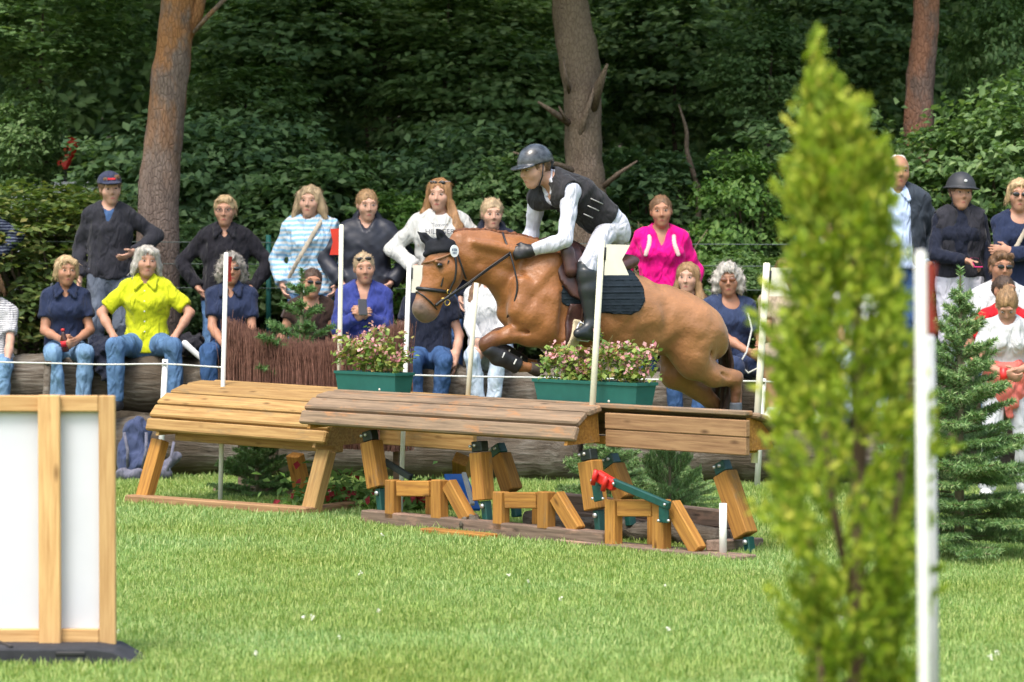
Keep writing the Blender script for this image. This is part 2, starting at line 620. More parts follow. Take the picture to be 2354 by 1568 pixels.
REDP = mat('red_paint', (.55, .02, .015), .4, .15, 30, spec=.5)
POLE_W = mat('white_pole', (.78, .77, .72), .5, .06, 14, spec=.35)
POLE_C = mat('cream_pole', (.74, .70, .55), .5, .08, 14, spec=.35)
BLACK = mat('black_plastic', (.02, .02, .022), .5, .2, 20, spec=.4)

class Frame:
    """local frame of a jump unit: X along its face, Y into depth"""
    def __init__(s, name, O, th, roll=0):
        s.O = Vector((O[0], O[1], 0)); s.th = th
        s.u = (math.cos(th), -math.sin(th)); s.v = (math.sin(th), math.cos(th))
        s.root = empty(name, s.O, (0, roll, -th))
        s.roll = roll
    def at(s, px, py, Y):
        k = (px - CX) / FPX
        x0 = s.O.x + s.v[0] * Y; y0 = s.O.y + s.v[1] * Y
        X = (k * y0 - x0) / (s.u[0] - k * s.u[1])
        d = y0 + s.u[1] * X
        z = W(px, py, d).z
        return Vector((X, Y, z + X * math.sin(s.roll)))
def bolt_heads(F, parent, pts, r=.011):
    for p in pts:
        tube('bolt', [p, (p[0], p[1] - .012, p[2])], r, BOLT, parent, 8)

def quarter(F, root, x0, x1, yA, zA, yB, zB, n, m, th=.042, jit=.03, name='plank', gap=.006):
    """planks over a quarter-round from the low edge (yA,zA) to the ridge (yB,zB)"""
    P = []
    for i in range(n + 1):
        a = (i / n) * math.pi / 2 * .94 + .03
        P.append((yA + (yB - yA) * (1 - math.cos(a)), zA + (zB - zA) * math.sin(a)))
    for i in range(n):
        (ya, za), (yb, zb) = P[i], P[i + 1]
        L = math.hypot(yb - ya, zb - za)
        nrm = Vector((0, -(zb - za), (yb - ya))) * (1 if yB > yA else -1)
        nrm.normalize()
        c = Vector((0, (ya + yb) / 2, (za + zb) / 2)) + nrm * (.003 * random.uniform(-1, 1))
        j0, j1 = random.uniform(-jit, jit), random.uniform(-jit, jit)
        beam(name, c + Vector((x0 + j0, 0, 0)), c + Vector((x1 + j1, 0, 0)), L - gap, th, m, root, .011, up=nrm)
    return P
def end_plate(root, x, P, y0, zb, m, th=.03, name='end_board'):
    """solid end former filling the quarter-round outline"""
    bm = bmesh.new()
    pts = [(y, z - .024) for (y, z) in P] + [(y0, zb)]
    a = [bm.verts.new((x - th / 2, y, z)) for (y, z) in pts]
    b = [bm.verts.new((x + th / 2, y, z)) for (y, z) in pts]
    bm.faces.new(a[::-1]); bm.faces.new(b)
    for i in range(len(pts)):
        k = (i + 1) % len(pts)
        bm.faces.new((a[i], a[k], b[k], b[i]))
    bmesh.ops.recalc_face_normals(bm, faces=bm.faces[:])
    link(name, bm_mesh(name, bm), m, root)

# ------------------------------------------------------------------ jump unit at the right: collapsible table on steel hinges
FR = Frame('collapsible_jump_table', (-1.0, 24.0), R(48))
r_ = FR.root
tag(r_, 'weathered brown rounded jump table on orange posts with green steel hinges', 'jump')
P = quarter(FR, r_, -.60, 2.20, -.12, .665, .17, .885, 3, W_OLD, .045, gap=.014)
end_plate(r_, 2.14, P, .17, .66, W_STN)
end_plate(r_, -.50, P, .17, .66, W_STN)
P2 = quarter(FR, r_, -.56, 3.50, .44, .68, .205, .888, 3, W_OLD, .035)
end_plate(r_, 3.44, P2, .215, .66, W_STN)
beam('ridge_board', (-.56, .188, .895), (3.48, .188, .895), .075, .03, W_OLD, r_, .006)
beam('face_board', (2.215, .175, .800), (3.485, .175, .800), .042, .105, W_BRN, r_, .006)
beam('face_board', (2.218, .178, .689), (3.480, .178, .689), .042, .112, W_BRN, r_, .006)
beam('underside_beam', (-.40, .06, .685), (2.1, .06, .685), .10, .05, W_STN, r_)
beam('underside_beam', (-.40, .30, .665), (3.4, .30, .665), .10, .05, W_STN, r_)
def sill(name, F, a, b, Y, w, h, m, Y2=None):
    p, q = F.at(*a, Y), F.at(*b, Y if Y2 is None else Y2)
    p.z = h / 2 + p.x * math.sin(F.roll); q.z = h / 2 + q.x * math.sin(F.roll)
    return beam(name, p, q, w, h, m, F.root, .008)
sill('base_beam', FR, (842, 1196), (1400, 1262), -.02, .11, .105, W_GRY)
sill('base_plank', FR, (978, 1240), (1130, 1250), -.22, .12, .045, W_STN)
for (t, b, Y, w, sd) in [((853, 1015), (869, 1121), .06, .135, 0), ((1104, 1040), (1112, 1150), .06, .12, 0), ((1356, 1060), (1371, 1171), .06, .135, 0),
                     ((1150, 1047), (1178, 1130), .36, .12, 1), ((1411, 1072), (1440, 1148), .36, .12, 1), ((1667, 1088), (1716, 1232), .32, .13, 1)]:
    a, b_ = FR.at(*t, Y), FR.at(*b, Y)
    o = beam('hinged_post', b_, a, .105, w, W_STN, r_, .007, up=(1, 0, 0))
    tp = a + Vector((0, 0, .045))
    bracket = beam('hinge_plate', a + (a - b_).normalized() * .004, a + (a - b_).normalized() * .075, .07, .10, STEEL_G if Y > .1 else STEEL_D, r_, .006, up=(1, 0, 0))
    bolt_heads(FR, r_, [a + Vector((.015, -.06, .05)), a + Vector((-.03, -.06, .04))])
    lo_ = b_ + Vector((.02, 0, -.02))
    beam('hinge_plate', b_ + Vector((.02, 0, -.004)), b_ + Vector((.045, 0, -.17)), .06, .05, STEEL_G, r_, .006, up=(1, 0, 0))
    bolt_heads(FR, r_, [b_ + Vector((.035, -.04, -.035))], .016)
for k, (pl, pr, ty, by, dg, db) in enumerate([((903), (1010), 1103, 1192, (1032, 1112), (1078, 1196)), (1152, 1256, 1130, 1218, (1280, 1140), (1330, 1222)), (1411, 1522, 1148, 1268, (1546, 1160), (1608, 1268))]):
    Y = -.035
    a0, a1 = FR.at(pl, by, Y), FR.at(pl, ty, Y)
    beam('frame_post', a0, a1, .08, .09, W_STN, r_, .006, up=(1, 0, 0))
    b0, b1 = FR.at(pr, by, Y), FR.at(pr, ty, Y)
    beam('frame_post', b0, b1, .08, .10, W_STN, r_, .006, up=(1, 0, 0))
    beam('frame_rail', FR.at(pl + 16, ty + 20, Y + .01), FR.at(pr - 16, ty + 20, Y + .01), .075, .105, W_STN, r_, .006)
    beam('frame_post', FR.at(pr - 16, by, Y + .2), FR.at(pr - 16, ty + 30, Y + .2), .07, .08, W_STN, r_, .006, up=(1, 0, 0))
    beam('brace', FR.at(*dg, Y + .02), FR.at(*db, Y + .02), .07, .10, W_STN, r_, .006)
sill('base_plank', FR, (1300, 1268), (1716, 1276), .0, .20, .035, W_GRY)
beam('back_base_beam', FR.at(1275, 1150, .75), FR.at(1690, 1195, .75), .10, .11, W_GRY, r_, .008)
beam('back_base_beam', FR.at(1290, 1190, .72), FR.at(1700, 1240, .72), .12, .12, W_GRY, r_, .008)
beam('side_beam', FR.at(1640, 1255, .05), FR.at(1740, 1248, .75), .10, .07, W_GRY, r_, .008)
# red clamp and green strut
a = FR.at(1410, 1108, -.1); b = FR.at(1540, 1163, -.1)
beam('strut', a, b, .035, .05, STEEL_G, r_, .006)
c0, c1 = FR.at(1372, 1092, -.1), FR.at(1414, 1117, -.1)
cl = beam('release_clamp', c0, c1, .06, .075, REDP, r_, .012)
for s in (-.055, .045):
    tube('clamp_pin', [(s, -.05, -.05), (s, -.05, .05)], .016, REDP, cl, 8)
beam('strut_plate', FR.at(1369, 1098, -.075), FR.at(1377, 1152, -.075), .02, .075, STEEL_G, r_, .004, up=(1, 0, 0))
beam('strut_plate', FR.at(1527, 1152, -.10), FR.at(1527, 1202, -.10), .02, .08, STEEL_G, r_, .004, up=(1, 0, 0))
bolt_heads(FR, r_, [FR.at(x, y, -.125) for x, y in ((1362, 1105), (1364, 1146), (1388, 1146), (1530, 1160), (1516, 1197), (1539, 1197), (1372, 1096), (1412, 1112))], .009)
a = FR.at(882, 1060, .12); b = FR.at(945, 1098, .12)
beam('strut', a, b, .035, .045, STEEL_D, r_, .006)

# ------------------------------------------------------------------ jump unit at the left: yellow slatted roll-top table
FL = Frame('roll_top_jump_table', (-2.84, 25.9), R(41), R(.9))
l_ = FL.root
tag(l_, 'yellow wooden roll-top jump table of overlapping planks on splayed legs', 'jump')
P = quarter(FL, l_, .10, 1.97, .05, .53, .66, .885, 5, W_YEL, .048, .02, gap=.016)
end_plate(l_, .22, P, .66, .53, W_YEL)
end_plate(l_, 1.84, P, .66, .53, W_YEL)
P2 = quarter(FL, l_, .12, 2.80, 1.05, .62, .70, .885, 3, W_YEL, .045, .02)
beam('face_board', (1.99, .69, .78), (2.80, .69, .78), .045, .17, W_YEL, l_)
beam('face_board', (1.90, .693, .60), (2.805, .693, .60), .045, .17, W_YEL, l_)
beam('underside_beam', (.2, .30, .50), (1.85, .30, .50), .10, .06, W_YEL, l_)
sill('front_sill', FL, (298, 1172), (715, 1206), -.04, .13, .07, W_BRN)
sill('back_sill', FL, (500, 1170), (1000, 1205), 1.15, .12, .07, W_GRY)
sill('side_sill', FL, (722, 1206), (880, 1190), .05, .12, .065, W_BRN, 1.09)
beam('leg', FL.at(326, 1158, .0), FL.at(366, 1012, .16), .085, .12, W_STN, l_, .006, up=(1, 0, 0))
beam('leg', FL.at(708, 1198, .0), FL.at(748, 1036, .16), .085, .13, W_YEL, l_, .006, up=(1, 0, 0))
beam('leg', FL.at(704, 1170, 1.15), FL.at(676, 1045, 1.0), .085, .12, W_STN, l_, .006, up=(1, 0, 0))
beam('leg', FL.at(1060, 1095, 1.0), FL.at(1058, 1055, .8), .085, .11, W_STN, l_, .006, up=(1, 0, 0))

# ------------------------------------------------------------------ brush on the roll-top table
BRN = mat('brush_twigs', (.21, .108, .08), .9, .5, 30, .3, 90, .1)
bx0, bx1 = FL.at(524, 890, 1.32), FL.at(925, 890, 1.32)
brush = empty('brush_fence', FL.root.matrix_basis @ Vector(((bx0.x + bx1.x) / 2, 1.32, .70)))
brush.rotation_euler = (0, 0, -FL.th)
tag(brush, 'reddish brown bundled-twig brush fence with a concave top edge', 'brush fence')
half = (bx1.x - bx0.x) / 2
vs, fs = [], []
for i in range(5200):
    x = random.uniform(-half, half)
    t = (x + half) / (2 * half)
    top = .74 - .27 * math.sin(math.pi * min(1, (t * .93 + .04)) ) ** .5
    y = random.gauss(0, .06)
    if abs(y) > .13: continue
    h = top + random.gauss(0, .022)
    if random.random() < .06: h += random.uniform(0, .06)
    r = random.uniform(.0018, .0042)
    dx, dy = random.gauss(0, .022), random.gauss(0, .018)
    x2, y2 = dx + random.gauss(0, .012), dy + random.gauss(0, .012)
    p = [(x - dx * .5, y, -.3), (x + random.gauss(0, .006), y + dy * .5, h * .55), (x + x2, y + y2, h)]
    b0 = len(vs)
    for j, q in enumerate(p):
        rr = r * (1, .9, .5)[j]
        for k in range(3):
            an = k * 2.094 + i
            vs.append((q[0] + rr * math.cos(an), q[1] + rr * math.sin(an), q[2]))
    for j in range(2):
        for k in range(3):
            fs.append((b0 + j * 3 + k, b0 + j * 3 + (k + 1) % 3, b0 + j * 3 + 3 + (k + 1) % 3, b0 + j * 3 + 3 + k))
tw = link('twigs', np_mesh('twigs', vs, fs, False), BRN, brush)
tw['kind'] = 'stuff'
link('backing_board', box_mesh('backing_board', 2 * half - .04, .03, .40, .004, (0, .0, .0)), W_GRY, brush)
for x in (-half + .1, half - .1):
    link('stake', box_mesh('stake', .06, .06, .95, .004, (0, 0, -.225)), W_GRY, brush, (x, .05, 0))
# ------------------------------------------------------------------ people
def V3(*a): return np.array(a, float)
def unit(v):
    v = np.asarray(v, float); return v / (np.linalg.norm(v) + 1e-9)
def two_bone(s, h, l1, l2, pole):
    """joint position between s and h for bone lengths l1, l2, bent towards pole; pulls h in when out of reach"""
    d = h - s; L = np.linalg.norm(d)
    mx = (l1 + l2) * .997
    if L > mx:
        h = s + d / L * mx; d = h - s; L = mx
    a = (l1 * l1 - l2 * l2 + L * L) / (2 * L)
    hh = math.sqrt(max(l1 * l1 - a * a, 0))
    n = d / L
    p = np.asarray(pole, float); p = unit(p - n * (p @ n))
    return s + n * a + p * hh, h
def rotz(a):
    c, s = math.cos(a), math.sin(a)
    return np.array([[c, -s, 0], [s, c, 0], [0, 0, 1]])
def frame_from(fwd, up):
    f = unit(fwd); l = unit(np.cross(up, f)); u = np.cross(f, l)
    return l, f, u          # l = person's left

SKINS = {}
def skin(tone):
    cols = {'fair': (.50, .285, .205), 'mid': (.43, .225, .15), 'tan': (.37, .18, .11)}
    return mat('skin_' + tone, cols[tone], .55, .10, 14, .12, 90, .35, sss=.12)
def hairmat(name, col):
    return mat('hair_' + name, col, .5, .5, 40, .8, 160, .4, stretch=(1, 1, .12), dist=.006)
HAIR = dict(blond=(.44, .31, .17), dark=(.055, .03, .018), brown=(.15, .08, .04), grey=(.42, .39, .35), ginger=(.30, .155, .065), lightbrown=(.27, .16, .075), greydark=(.24, .215, .19), white=(.6, .57, .52), ashblond=(.36, .26, .155))
EYE_W = mat('eye_white', (.46, .40, .36), .3, .03)
IRIS = mat('iris', (.035, .022, .016), .2, .2)
LENS = mat('dark_lens', (.012, .012, .014), .12, .1, spec=.6)
LENS_B = mat('brown_lens', (.14, .05, .025), .15, .1, spec=.6)
GLASSFRAME = mat('spectacle_rim', (.05, .04, .04), .4, .1)

class Fig:
    pass

def skeleton(pelvis, yaw=0, lean=0, side=0, s=1.0, hands=None, feet=None, sit=False, twist=0, head_yaw=0, head_pitch=0, head_roll=0, wide=1.0, elbow_out=None):
    """local axes before yaw: +x = person's left seen facing the viewer (image right), -y = forwards"""
    g = Fig(); g.s = s; g.wide = wide
    Rz = rotz(yaw); Rt = rotz(yaw + twist)
    g.pel = np.asarray(pelvis, float)
    F = Rz @ V3(0, -1, 0); Lf = Rz @ V3(1, 0, 0)
    up = unit(V3(0, 0, 1) * math.cos(lean) + F * math.sin(lean) + Lf * math.sin(side))
    Ft = Rt @ V3(0, -1, 0); Ft = unit(Ft - up * (Ft @ up)); Lt = unit(np.cross(up, Ft))
    g.up, g.F, g.L = up, Ft, Lt
    g.pF, g.pL = F, Lf
    g.waist = g.pel + up * .14 * s
    g.chest = g.pel + up * .33 * s
    g.neck = g.pel + up * .50 * s
    g.sh = {}
    for sd, k in ((1, 'L'), (-1, 'R')):
        g.sh[k] = g.neck - up * .072 * s + Lt * sd * .150 * s * wide
    hf = rotz(yaw + twist + head_yaw) @ V3(0, -1, 0)
    hu = V3(0, 0, 1)
    hf = unit(hf * math.cos(head_pitch) - hu * math.sin(head_pitch))
    hl = unit(np.cross(hu, hf)); hu = np.cross(hf, hl)
    if head_roll:
        hu2 = hu * math.cos(head_roll) + hl * math.sin(head_roll); hl = np.cross(hu2, hf); hu = hu2
    g.hl, g.hf, g.hu = hl, hf, hu
    g.head = g.neck + unit(up + V3(0, 0, .6)) * .136 * s + hf * .025 * s
    g.hip = {}; g.knee = {}; g.ank = {}; g.toe = {}; g.el = {}; g.wr = {}; g.hd = {}
    for sd, k in ((1, 'L'), (-1, 'R')):
        g.hip[k] = g.pel + Lf * sd * .092 * s * wide - V3(0, 0, .02 * s)
        ft = (feet or {}).get(k)
        if ft is None:
            ft = V3(sd * .13, -.44, -.44) if sit else V3(sd * .11, 0, -.86)
        fw = g.pel + Rz @ (np.asarray(ft, float) * s)
        pole = F if not sit else F * .4 + V3(0, 0, 1) + Lf * sd * .12
        kn, an = two_bone(g.hip[k], fw, .43 * s, .43 * s, pole)
        g.knee[k], g.ank[k] = kn, an
        g.toe[k] = an + unit(F + Lf * sd * .25) * .17 * s - V3(0, 0, .055 * s)
        hn = (hands or {}).get(k)
        if hn is None: hn = V3(sd * .24, -.03, -.05)
        hw = g.pel + Rz @ (np.asarray(hn, float) * s)
        eo = (elbow_out or {}).get(k, (sd * .6, .7, -.2))
        el, wr = two_bone(g.sh[k], hw, .285 * s, .255 * s, Rz @ V3(*eo))
        g.el[k], g.wr[k] = el, wr
        g.hd[k] = unit(wr - el)
    return g

def head_form(F, g, full=True):
    s = g.s * 1.035
    P = lambda l, f, u: g.head + (g.hl * l + g.hf * f + g.hu * u) * s
    rot = np.array([g.hl, g.hf, g.hu])
    e = lambda c, r, k=.02, sub=False: F.ell(P(*c), np.array(r) * s, k * s, rot, sub)
    vr = np.random.default_rng(int(abs(g.pel[0]) * 977 + abs(g.pel[2]) * 331)).uniform(-1, 1, 6)
    e((0, -.014, .030), (.077, .094, .086))
    e((0, .026, -.028), (.064 * (1 + .06 * vr[0]), .068, .082 * (1 + .03 * vr[1])), .03)
    e((0, .056 + .003 * vr[2], -.090), (.029 * (1 + .2 * vr[0]), .027, .022), .035)
    for q in (-1, 1):
        e((q * .036, .058, -.020), (.029, .029, .028), .025)
        e((q * .075, -.008, -.002), (.009, .017, .025), .008)
    F.cap(P(-.04, .081, .036), P(.04, .081, .036), .010 * s, k=.02 * s)
    for q in (-1, 1):
        e((q * .031, .106, .012), (.019, .017, .011), .012, True)
    F.cap(P(0, .091, .016), P(0, .109 + .004 * vr[3], -.021 + .004 * vr[4]), .0070 * s, .0100 * s * (1 + .12 * vr[5]), .013 * s)
    F.cap(P(-.010, .096, -.026), P(.010, .096, -.026), .0078 * s, k=.008 * s)
    F.cap(P(-.019, .081, -.054), P(.019, .081, -.054), .0070 * s, k=.010 * s)
    F.cap(P(-.015, .080, -.065), P(.015, .080, -.065), .0075 * s, k=.010 * s)
    F.cap(g.neck - g.up * .03 * s, P(0, -.018, -.04), .050 * s, .046 * s, .03 * s)
    return P, rot

def torso_form(F, g, o=0.0, bust=0, belly=0, k=.06, lower=True):
    s = g.s; w = g.wide
    fl = (g.F, .68)
    F.cap(g.pel, g.waist, (.150 * w) * s + o, (.132 * w) * s + o, k * s, (g.pF, .72))
    F.cap(g.waist, g.chest, (.132 * w) * s + o, (.152 * w) * s + o, k * s, fl)
    F.cap(g.chest, g.chest + (g.neck - g.chest) * .45, (.152 * w) * s + o, (.112 * w) * s + o, k * s, fl)
    a, b = g.sh['L'], g.sh['R']
    F.cap(a + (b - a) * .10, b + (a - b) * .10, .052 * s + o, k=.05 * s)
    for q in ('L', 'R'):
        F.cap(g.neck + g.up * .005 * s - g.F * .015 * s, g.sh[q] + g.up * .006 * s - g.F * .01 * s, .040 * s + o, .040 * s + o, .05 * s)
    if bust:
        for q in (1, -1):
            F.ell(g.chest + g.up * .0 * s + (g.F * .085 + g.L * q * .075) * s, np.array([.075, .06, .07]) * s * bust + o, .05 * s)
    if belly:
        F.ell(g.waist - g.up * .02 * s + g.F * .06 * s, np.array([.12, .10, .11]) * s * belly + o, .06 * s)

def arm_form(F, g, q, o=0.0, upto=1.0, flare=0.0, k=.025):
    """upto: 0..1 upper arm, 1..2 forearm"""
    s = g.s; A, B, D = g.sh[q], g.el[q], g.wr[q]
    if upto <= 1:
        E = A + (B - A) * upto
        F.cap(A, E, .052 * s + o, (.052 - .012 * upto) * s + o + flare, k, cut=(False, True))
    else:
        F.cap(A, B, .050 * s + o, .035 * s + o, k)
        t = upto - 1
        E = B + (D - B) * t
        F.cap(B, B + (E - B) * .35, .035 * s + o, .037 * s + o, k)
        F.cap(B + (E - B) * .35, E, .037 * s + o, (.037 - .012 * t) * s + o + flare, k, cut=(False, True))

def hand_form(F, g, q, curl=.5, palm=None, spread=.1):
    """palm: direction the palm faces"""
    s = g.s * 1.0
    w = g.wr[q]; d = g.hd[q]
    pn = unit(palm if palm is not None else (g.pL * (-1 if q == 'L' else 1) + g.pF * .3))
    pn = unit(pn - d * (pn @ d))
    th = np.cross(pn, d) * (1 if q == 'L' else -1)      # thumb side
    if palm is not None and (th @ (V3(0, 0, 1) + g.pF)) < 0: th = -th
    c = w + d * .05 * s
    F.cap(w, w + d * .03 * s, .025 * s, .028 * s, .02, (pn, .75))
    F.cap(w + d * .02 * s, w + d * .08 * s, .034 * s, .036 * s, .02, (pn, .42))
    lens = (.068, .078, .073, .058)
    for i in range(4):
        off = th * (.030 - .020 * i) * s
        b = w + d * .085 * s + off
        a1 = curl * .9; a2 = curl * 2.0; a3 = curl * 2.7
        dv = lambda a: d * math.cos(a) + pn * math.sin(a)
        p1 = b + dv(a1) * lens[i] * .48 * s
        p2 = p1 + dv(a2) * lens[i] * .32 * s
        p3 = p2 + dv(a3) * lens[i] * .24 * s
        F.cap(b, p1, .0095 * s, .0088 * s, .006)
        F.cap(p1, p2, .0088 * s, .0082 * s, .004)
        F.cap(p2, p3, .0082 * s, .0072 * s, .004)
    t0 = w + d * .028 * s + th * .026 * s
    t1 = t0 + unit(th * .8 + d * .8 + pn * .35) * .042 * s
    t2 = t1 + unit(th * .1 + d * .9 + pn * (.3 + curl)) * .034 * s
    F.cap(t0, t1, .0125 * s, .0105 * s, .012); F.cap(t1, t2, .0105 * s, .0085 * s, .005)
    return c, pn

def leg_form(F, g, q, o=0.0, upto=2.0, flare=0.0, k=.05, thick=1.0):
    s = g.s; A, B, D = g.hip[q], g.knee[q], g.ank[q]
    F.cap(A, B, .085 * s * thick + o, .058 * s * thick + o, k * s)
    if upto > 1:
        t = upto - 1
        E = B + (D - B) * t
        back = unit(-g.pF) * .012 * s
        M = B + (E - B) * .4 + back
        F.cap(B, M, .055 * s * thick + o, .054 * s * thick + o, k * s * .7)
        F.cap(M, E, .054 * s * thick + o, .038 * s * thick + o + flare, k * s * .6, cut=(False, True))

def foot_form(F, g, q, o=0.0, shoe=False):
    s = g.s; a, t = g.ank[q], g.toe[q]
    heel = a - unit(t - a) * .03 * s - V3(0, 0, .045 * s)
    F.cap(a, heel + V3(0, 0, .01 * s), .035 * s + o, .036 * s + o, .02)
    F.cap(heel, t, .036 * s + o, .036 * s + o, .03, (V3(0, 0, 1), .72))
    F.cap(a, t - (t - a) * .3, .032 * s + o, .03 * s + o, .03)

def person(label, g, top, bottom, hair, tone='fair', shoes=None, sleeves=2.0, neckline='crew', hem=.06, bust=0, belly=0, off=.014, extras=(), hand_curl=None, palms=None, group=None, h=.013, wrinkle=.007, name='person', flare=.008, trousers_to=2.0, leg_flare=.012, bare_legs=False, cat='person', fit=1.0, skip_hair_cut=False, hands_shown=('L', 'R'), vdepth=.12, hem_drop=None, seed=None, leg_off=.012, top_name='top', skin_legs=True, leg_thick=1.0, q_=1.0):
    """top/bottom: materials; hair: (style, colour name)"""
    s = g.s
    seed = random.random() * 10 if seed is None else seed
    root = empty(name, (float(g.pel[0]), float(g.pel[1]), float(min(g.ank['L'][2], g.ank['R'][2]) - .07 * s)))
    tag(root, label, cat, group)
    O = np.array(root.location)
    def put(nm, form, hh, m, parent=root, relax_it=1):
        v, f = form.polys(hh)
        v = relax(v, f, relax_it) - O
        if parent is not root: v = v - 0
        return link(nm, np_mesh(nm, v, f), m, parent)
    # body: one skin surface, finer mesh on head and hands
    F = Form()
    torso_form(F, g, -.004, 0, 0)
    for q in ('L', 'R'):
        arm_form(F, g, q, 0, 2.0)
        if skin_legs: leg_form(F, g, q, 0, 2.0); foot_form(F, g, q)
        pm = (palms or {}).get(q)
        hand_form(F, g, q, (hand_curl or {}).get(q, .35), pm)
    P, rot = head_form(F, g)
    boxes = []
    hb = (g.head - .17 * s, g.head + .17 * s); boxes.append(hb)
    for q in hands_shown:
        c = g.wr[q] + g.hd[q] * .07 * s
        boxes.append((c - .11 * s, c + .11 * s))
    h = .0195 * q_
    v, f = F.polys(h, skip=[(np.array(b[0]) + 1.8 * h, np.array(b[1]) - 1.8 * h) for b in boxes])
    vs, fs, n = [v], [f], len(v)
    for i, b in enumerate(boxes):
        hh = (.0068 if i == 0 else .0072) * s * q_
        v, f = F.polys(hh, box=(np.array(b[0]) - hh, np.array(b[1]) + hh))
        vs.append(v); fs.append(f + n); n += len(v)
    v = np.concatenate(vs); f = np.concatenate(fs)
    v = relax(v, f, 1, .35) - O
    body = link('body', np_mesh('body', v, f), skin(tone), root)
    # eyes, brows, lips
    rotM = Matrix(np.array([g.hl, g.hf, g.hu]).T.tolist()).to_4x4()
    def facepart(nm, me, m, l, f_, u, parent=root, scl=1):
        o = link(nm, me, m, parent)
        Mx = rotM.copy(); Mx = Mx @ Matrix.Scale(s * 1.035 * scl, 4)
        Mx.translation = Vector((P(l, f_, u) - O).tolist())
        o.matrix_basis = Mx
        return o
    for q in (-1, 1):
        e = facepart('eye', EYE_ME, None, q * .031, .0845, .012)
        io = link('iris', IRIS_ME, None, e)
        facepart('eyebrow', brow_me(q, hair[1]), hairmat('brow_' + hair[1], sc(HAIR[hair[1]], .6)), q * .031, .0895, .035)
    facepart('lips', lip_me(tone), mat('lips_' + tone, tuple(a * b for a, b in zip(skin_col(tone), (.85, .62, .66))) if tone != 'x' else (0, 0, 0), .45, .1), 0, .0905, -.0600)
    # hair
    if hair[0] != 'none':
        Hf = Form(); hair_form(Hf, g, P, rot, hair[0])
        amp = {'curly': .016, 'bob': .010, 'long': .009}.get(hair[0], .007)
        Hf.noise(amp * s, (70 if hair[0] == 'curly' else 60) / s, seed, (1, 1, .55 if hair[0] == 'curly' else .12))
        hv, hq = Hf.polys(.0098 * s * q_)
        hv = relax(hv, hq, 1)
        link('hair', hair_mesh(hv - O, hq, (g.head - O), g, hair[0], s), hairmat(hair[1], HAIR[hair[1]]), root)
    # top
    T = Form()
    torso_form(T, g, off, bust, belly)
    if hem > 0:
        F2 = (g.pF, .74)
        T.cap(g.pel, g.pel - g.up * hem * s, (.158 * g.wide) * s + off, (.165 * g.wide) * s + off, .05, F2)
    T.plane(g.pel - g.up * hem * s, -g.up)
    if sleeves > 0:
        for q in ('L', 'R'):
            arm_form(T, g, q, off * fit, sleeves, flare)
    T.noise(wrinkle, 16, seed); T.noise(wrinkle * .5, 37, seed + 3)
    nb = g.neck + g.up * .01 * s
    if neckline == 'crew':
        T.cap(nb + g.up * .0 * s + g.F * .02 * s, nb + g.up * .16 * s + g.F * .02 * s, .062 * s, .066 * s, .006, sub=True)
    elif neckline == 'v':
        T.cap(nb - g.up * .005 * s + g.F * .015 * s, nb + g.up * .16 * s, .062 * s, .08 * s, .008, sub=True)
        T.cap(nb + g.F * .06 * s + g.up * .04 * s, nb - g.up * vdepth * s + g.F * .125 * s, .058 * s, .012 * s, .008, sub=True)
    elif neckline == 'scoop':
        T.cap(nb + g.up * .02 * s, nb + g.up * .15 * s, .07 * s, .08 * s, .006, sub=True)
        T.ell(nb + g.F * .10 * s - g.up * .01 * s, np.array([.085, .09, .075]) * s, .01, sub=True)
    elif neckline == 'high':
        T.cap(nb - g.up * .02 * s, nb + g.up * .075 * s + g.F * .01 * s, .068 * s, .062 * s, .03, cut=(False, True))
    elif neckline == 'hood':
        T.cap(nb - g.up * .01 * s - g.F * .03 * s, nb + g.up * .05 * s - g.F * .055 * s, .08 * s, .09 * s, .03)
        for q in (1, -1):
            T.cap(nb - g.F * .05 * s + g.L * q * .08 * s + g.up * .035 * s, nb + g.F * .075 * s + g.L * q * .045 * s - g.up * .05 * s, .038 * s, .03 * s, .02)
        T.cap(nb + g.up * .02 * s + g.F * .03 * s, nb + g.up * .2 * s + g.F * .03 * s, .062 * s, .085 * s, .008, sub=True)
        T.cap(nb + g.F * .085 * s, nb - g.up * vdepth * s + g.F * .125 * s, .045 * s, .01 * s, .008, sub=True)
    top_o = put(top_name, T, .0152 * s * q_, top)
    if neckline in ('v', 'polo') and 'collar' in extras:
        cf = Form()
        for q in (1, -1):
            k0 = nb - g.F * .05 * s + g.L * q * .03 * s + g.up * .045 * s
            k1 = nb + g.F * .035 * s + g.L * q * .06 * s + g.up * .03 * s
            k2 = nb + g.F * .092 * s + g.L * q * .026 * s - g.up * .03 * s
            k3 = nb + g.F * .118 * s + g.L * q * .075 * s - g.up * .075 * s
            k4 = nb + g.F * .055 * s + g.L * q * .088 * s - g.up * .0 * s
            for (x, y) in ((k0, k1), (k1, k2), (k2, k3), (k3, k4), (k1, k4), (k1, k3), (k2, k4), ((k1 + k2) / 2, (k3 + k4) / 2), ((k2 + k3) / 2, k4), ((k1 + k4) / 2, k3), ((k1 + k2 + k3 + k4) / 4, (k3 + k4) / 2), ((k1 + k2 + k3 + k4) / 4, (k1 + k4) / 2)):
                cf.cap(x, y, .0095 * s, .0095 * s, .016)
        put('collar', cf, .0085, top)
    # trousers or skirt
    if bottom is not None:
        B = Form()
        B.cap(g.pel + g.up * .04 * s, g.pel - g.up * .04 * s, (.150 * g.wide) * s + leg_off * .6, (.155 * g.wide) * s + leg_off * .6, .05, (g.pF, .76))
        B.plane(g.pel + g.up * .09 * s, g.up)
        for q in ('L', 'R'):
            leg_form(B, g, q, leg_off, trousers_to, leg_flare, .04, leg_thick)
        B.noise(.005, 12, seed + 1); B.noise(.002, 33, seed + 2)
        put('trousers' if trousers_to > 1.3 else 'shorts', B, .0178 * s * q_, bottom)
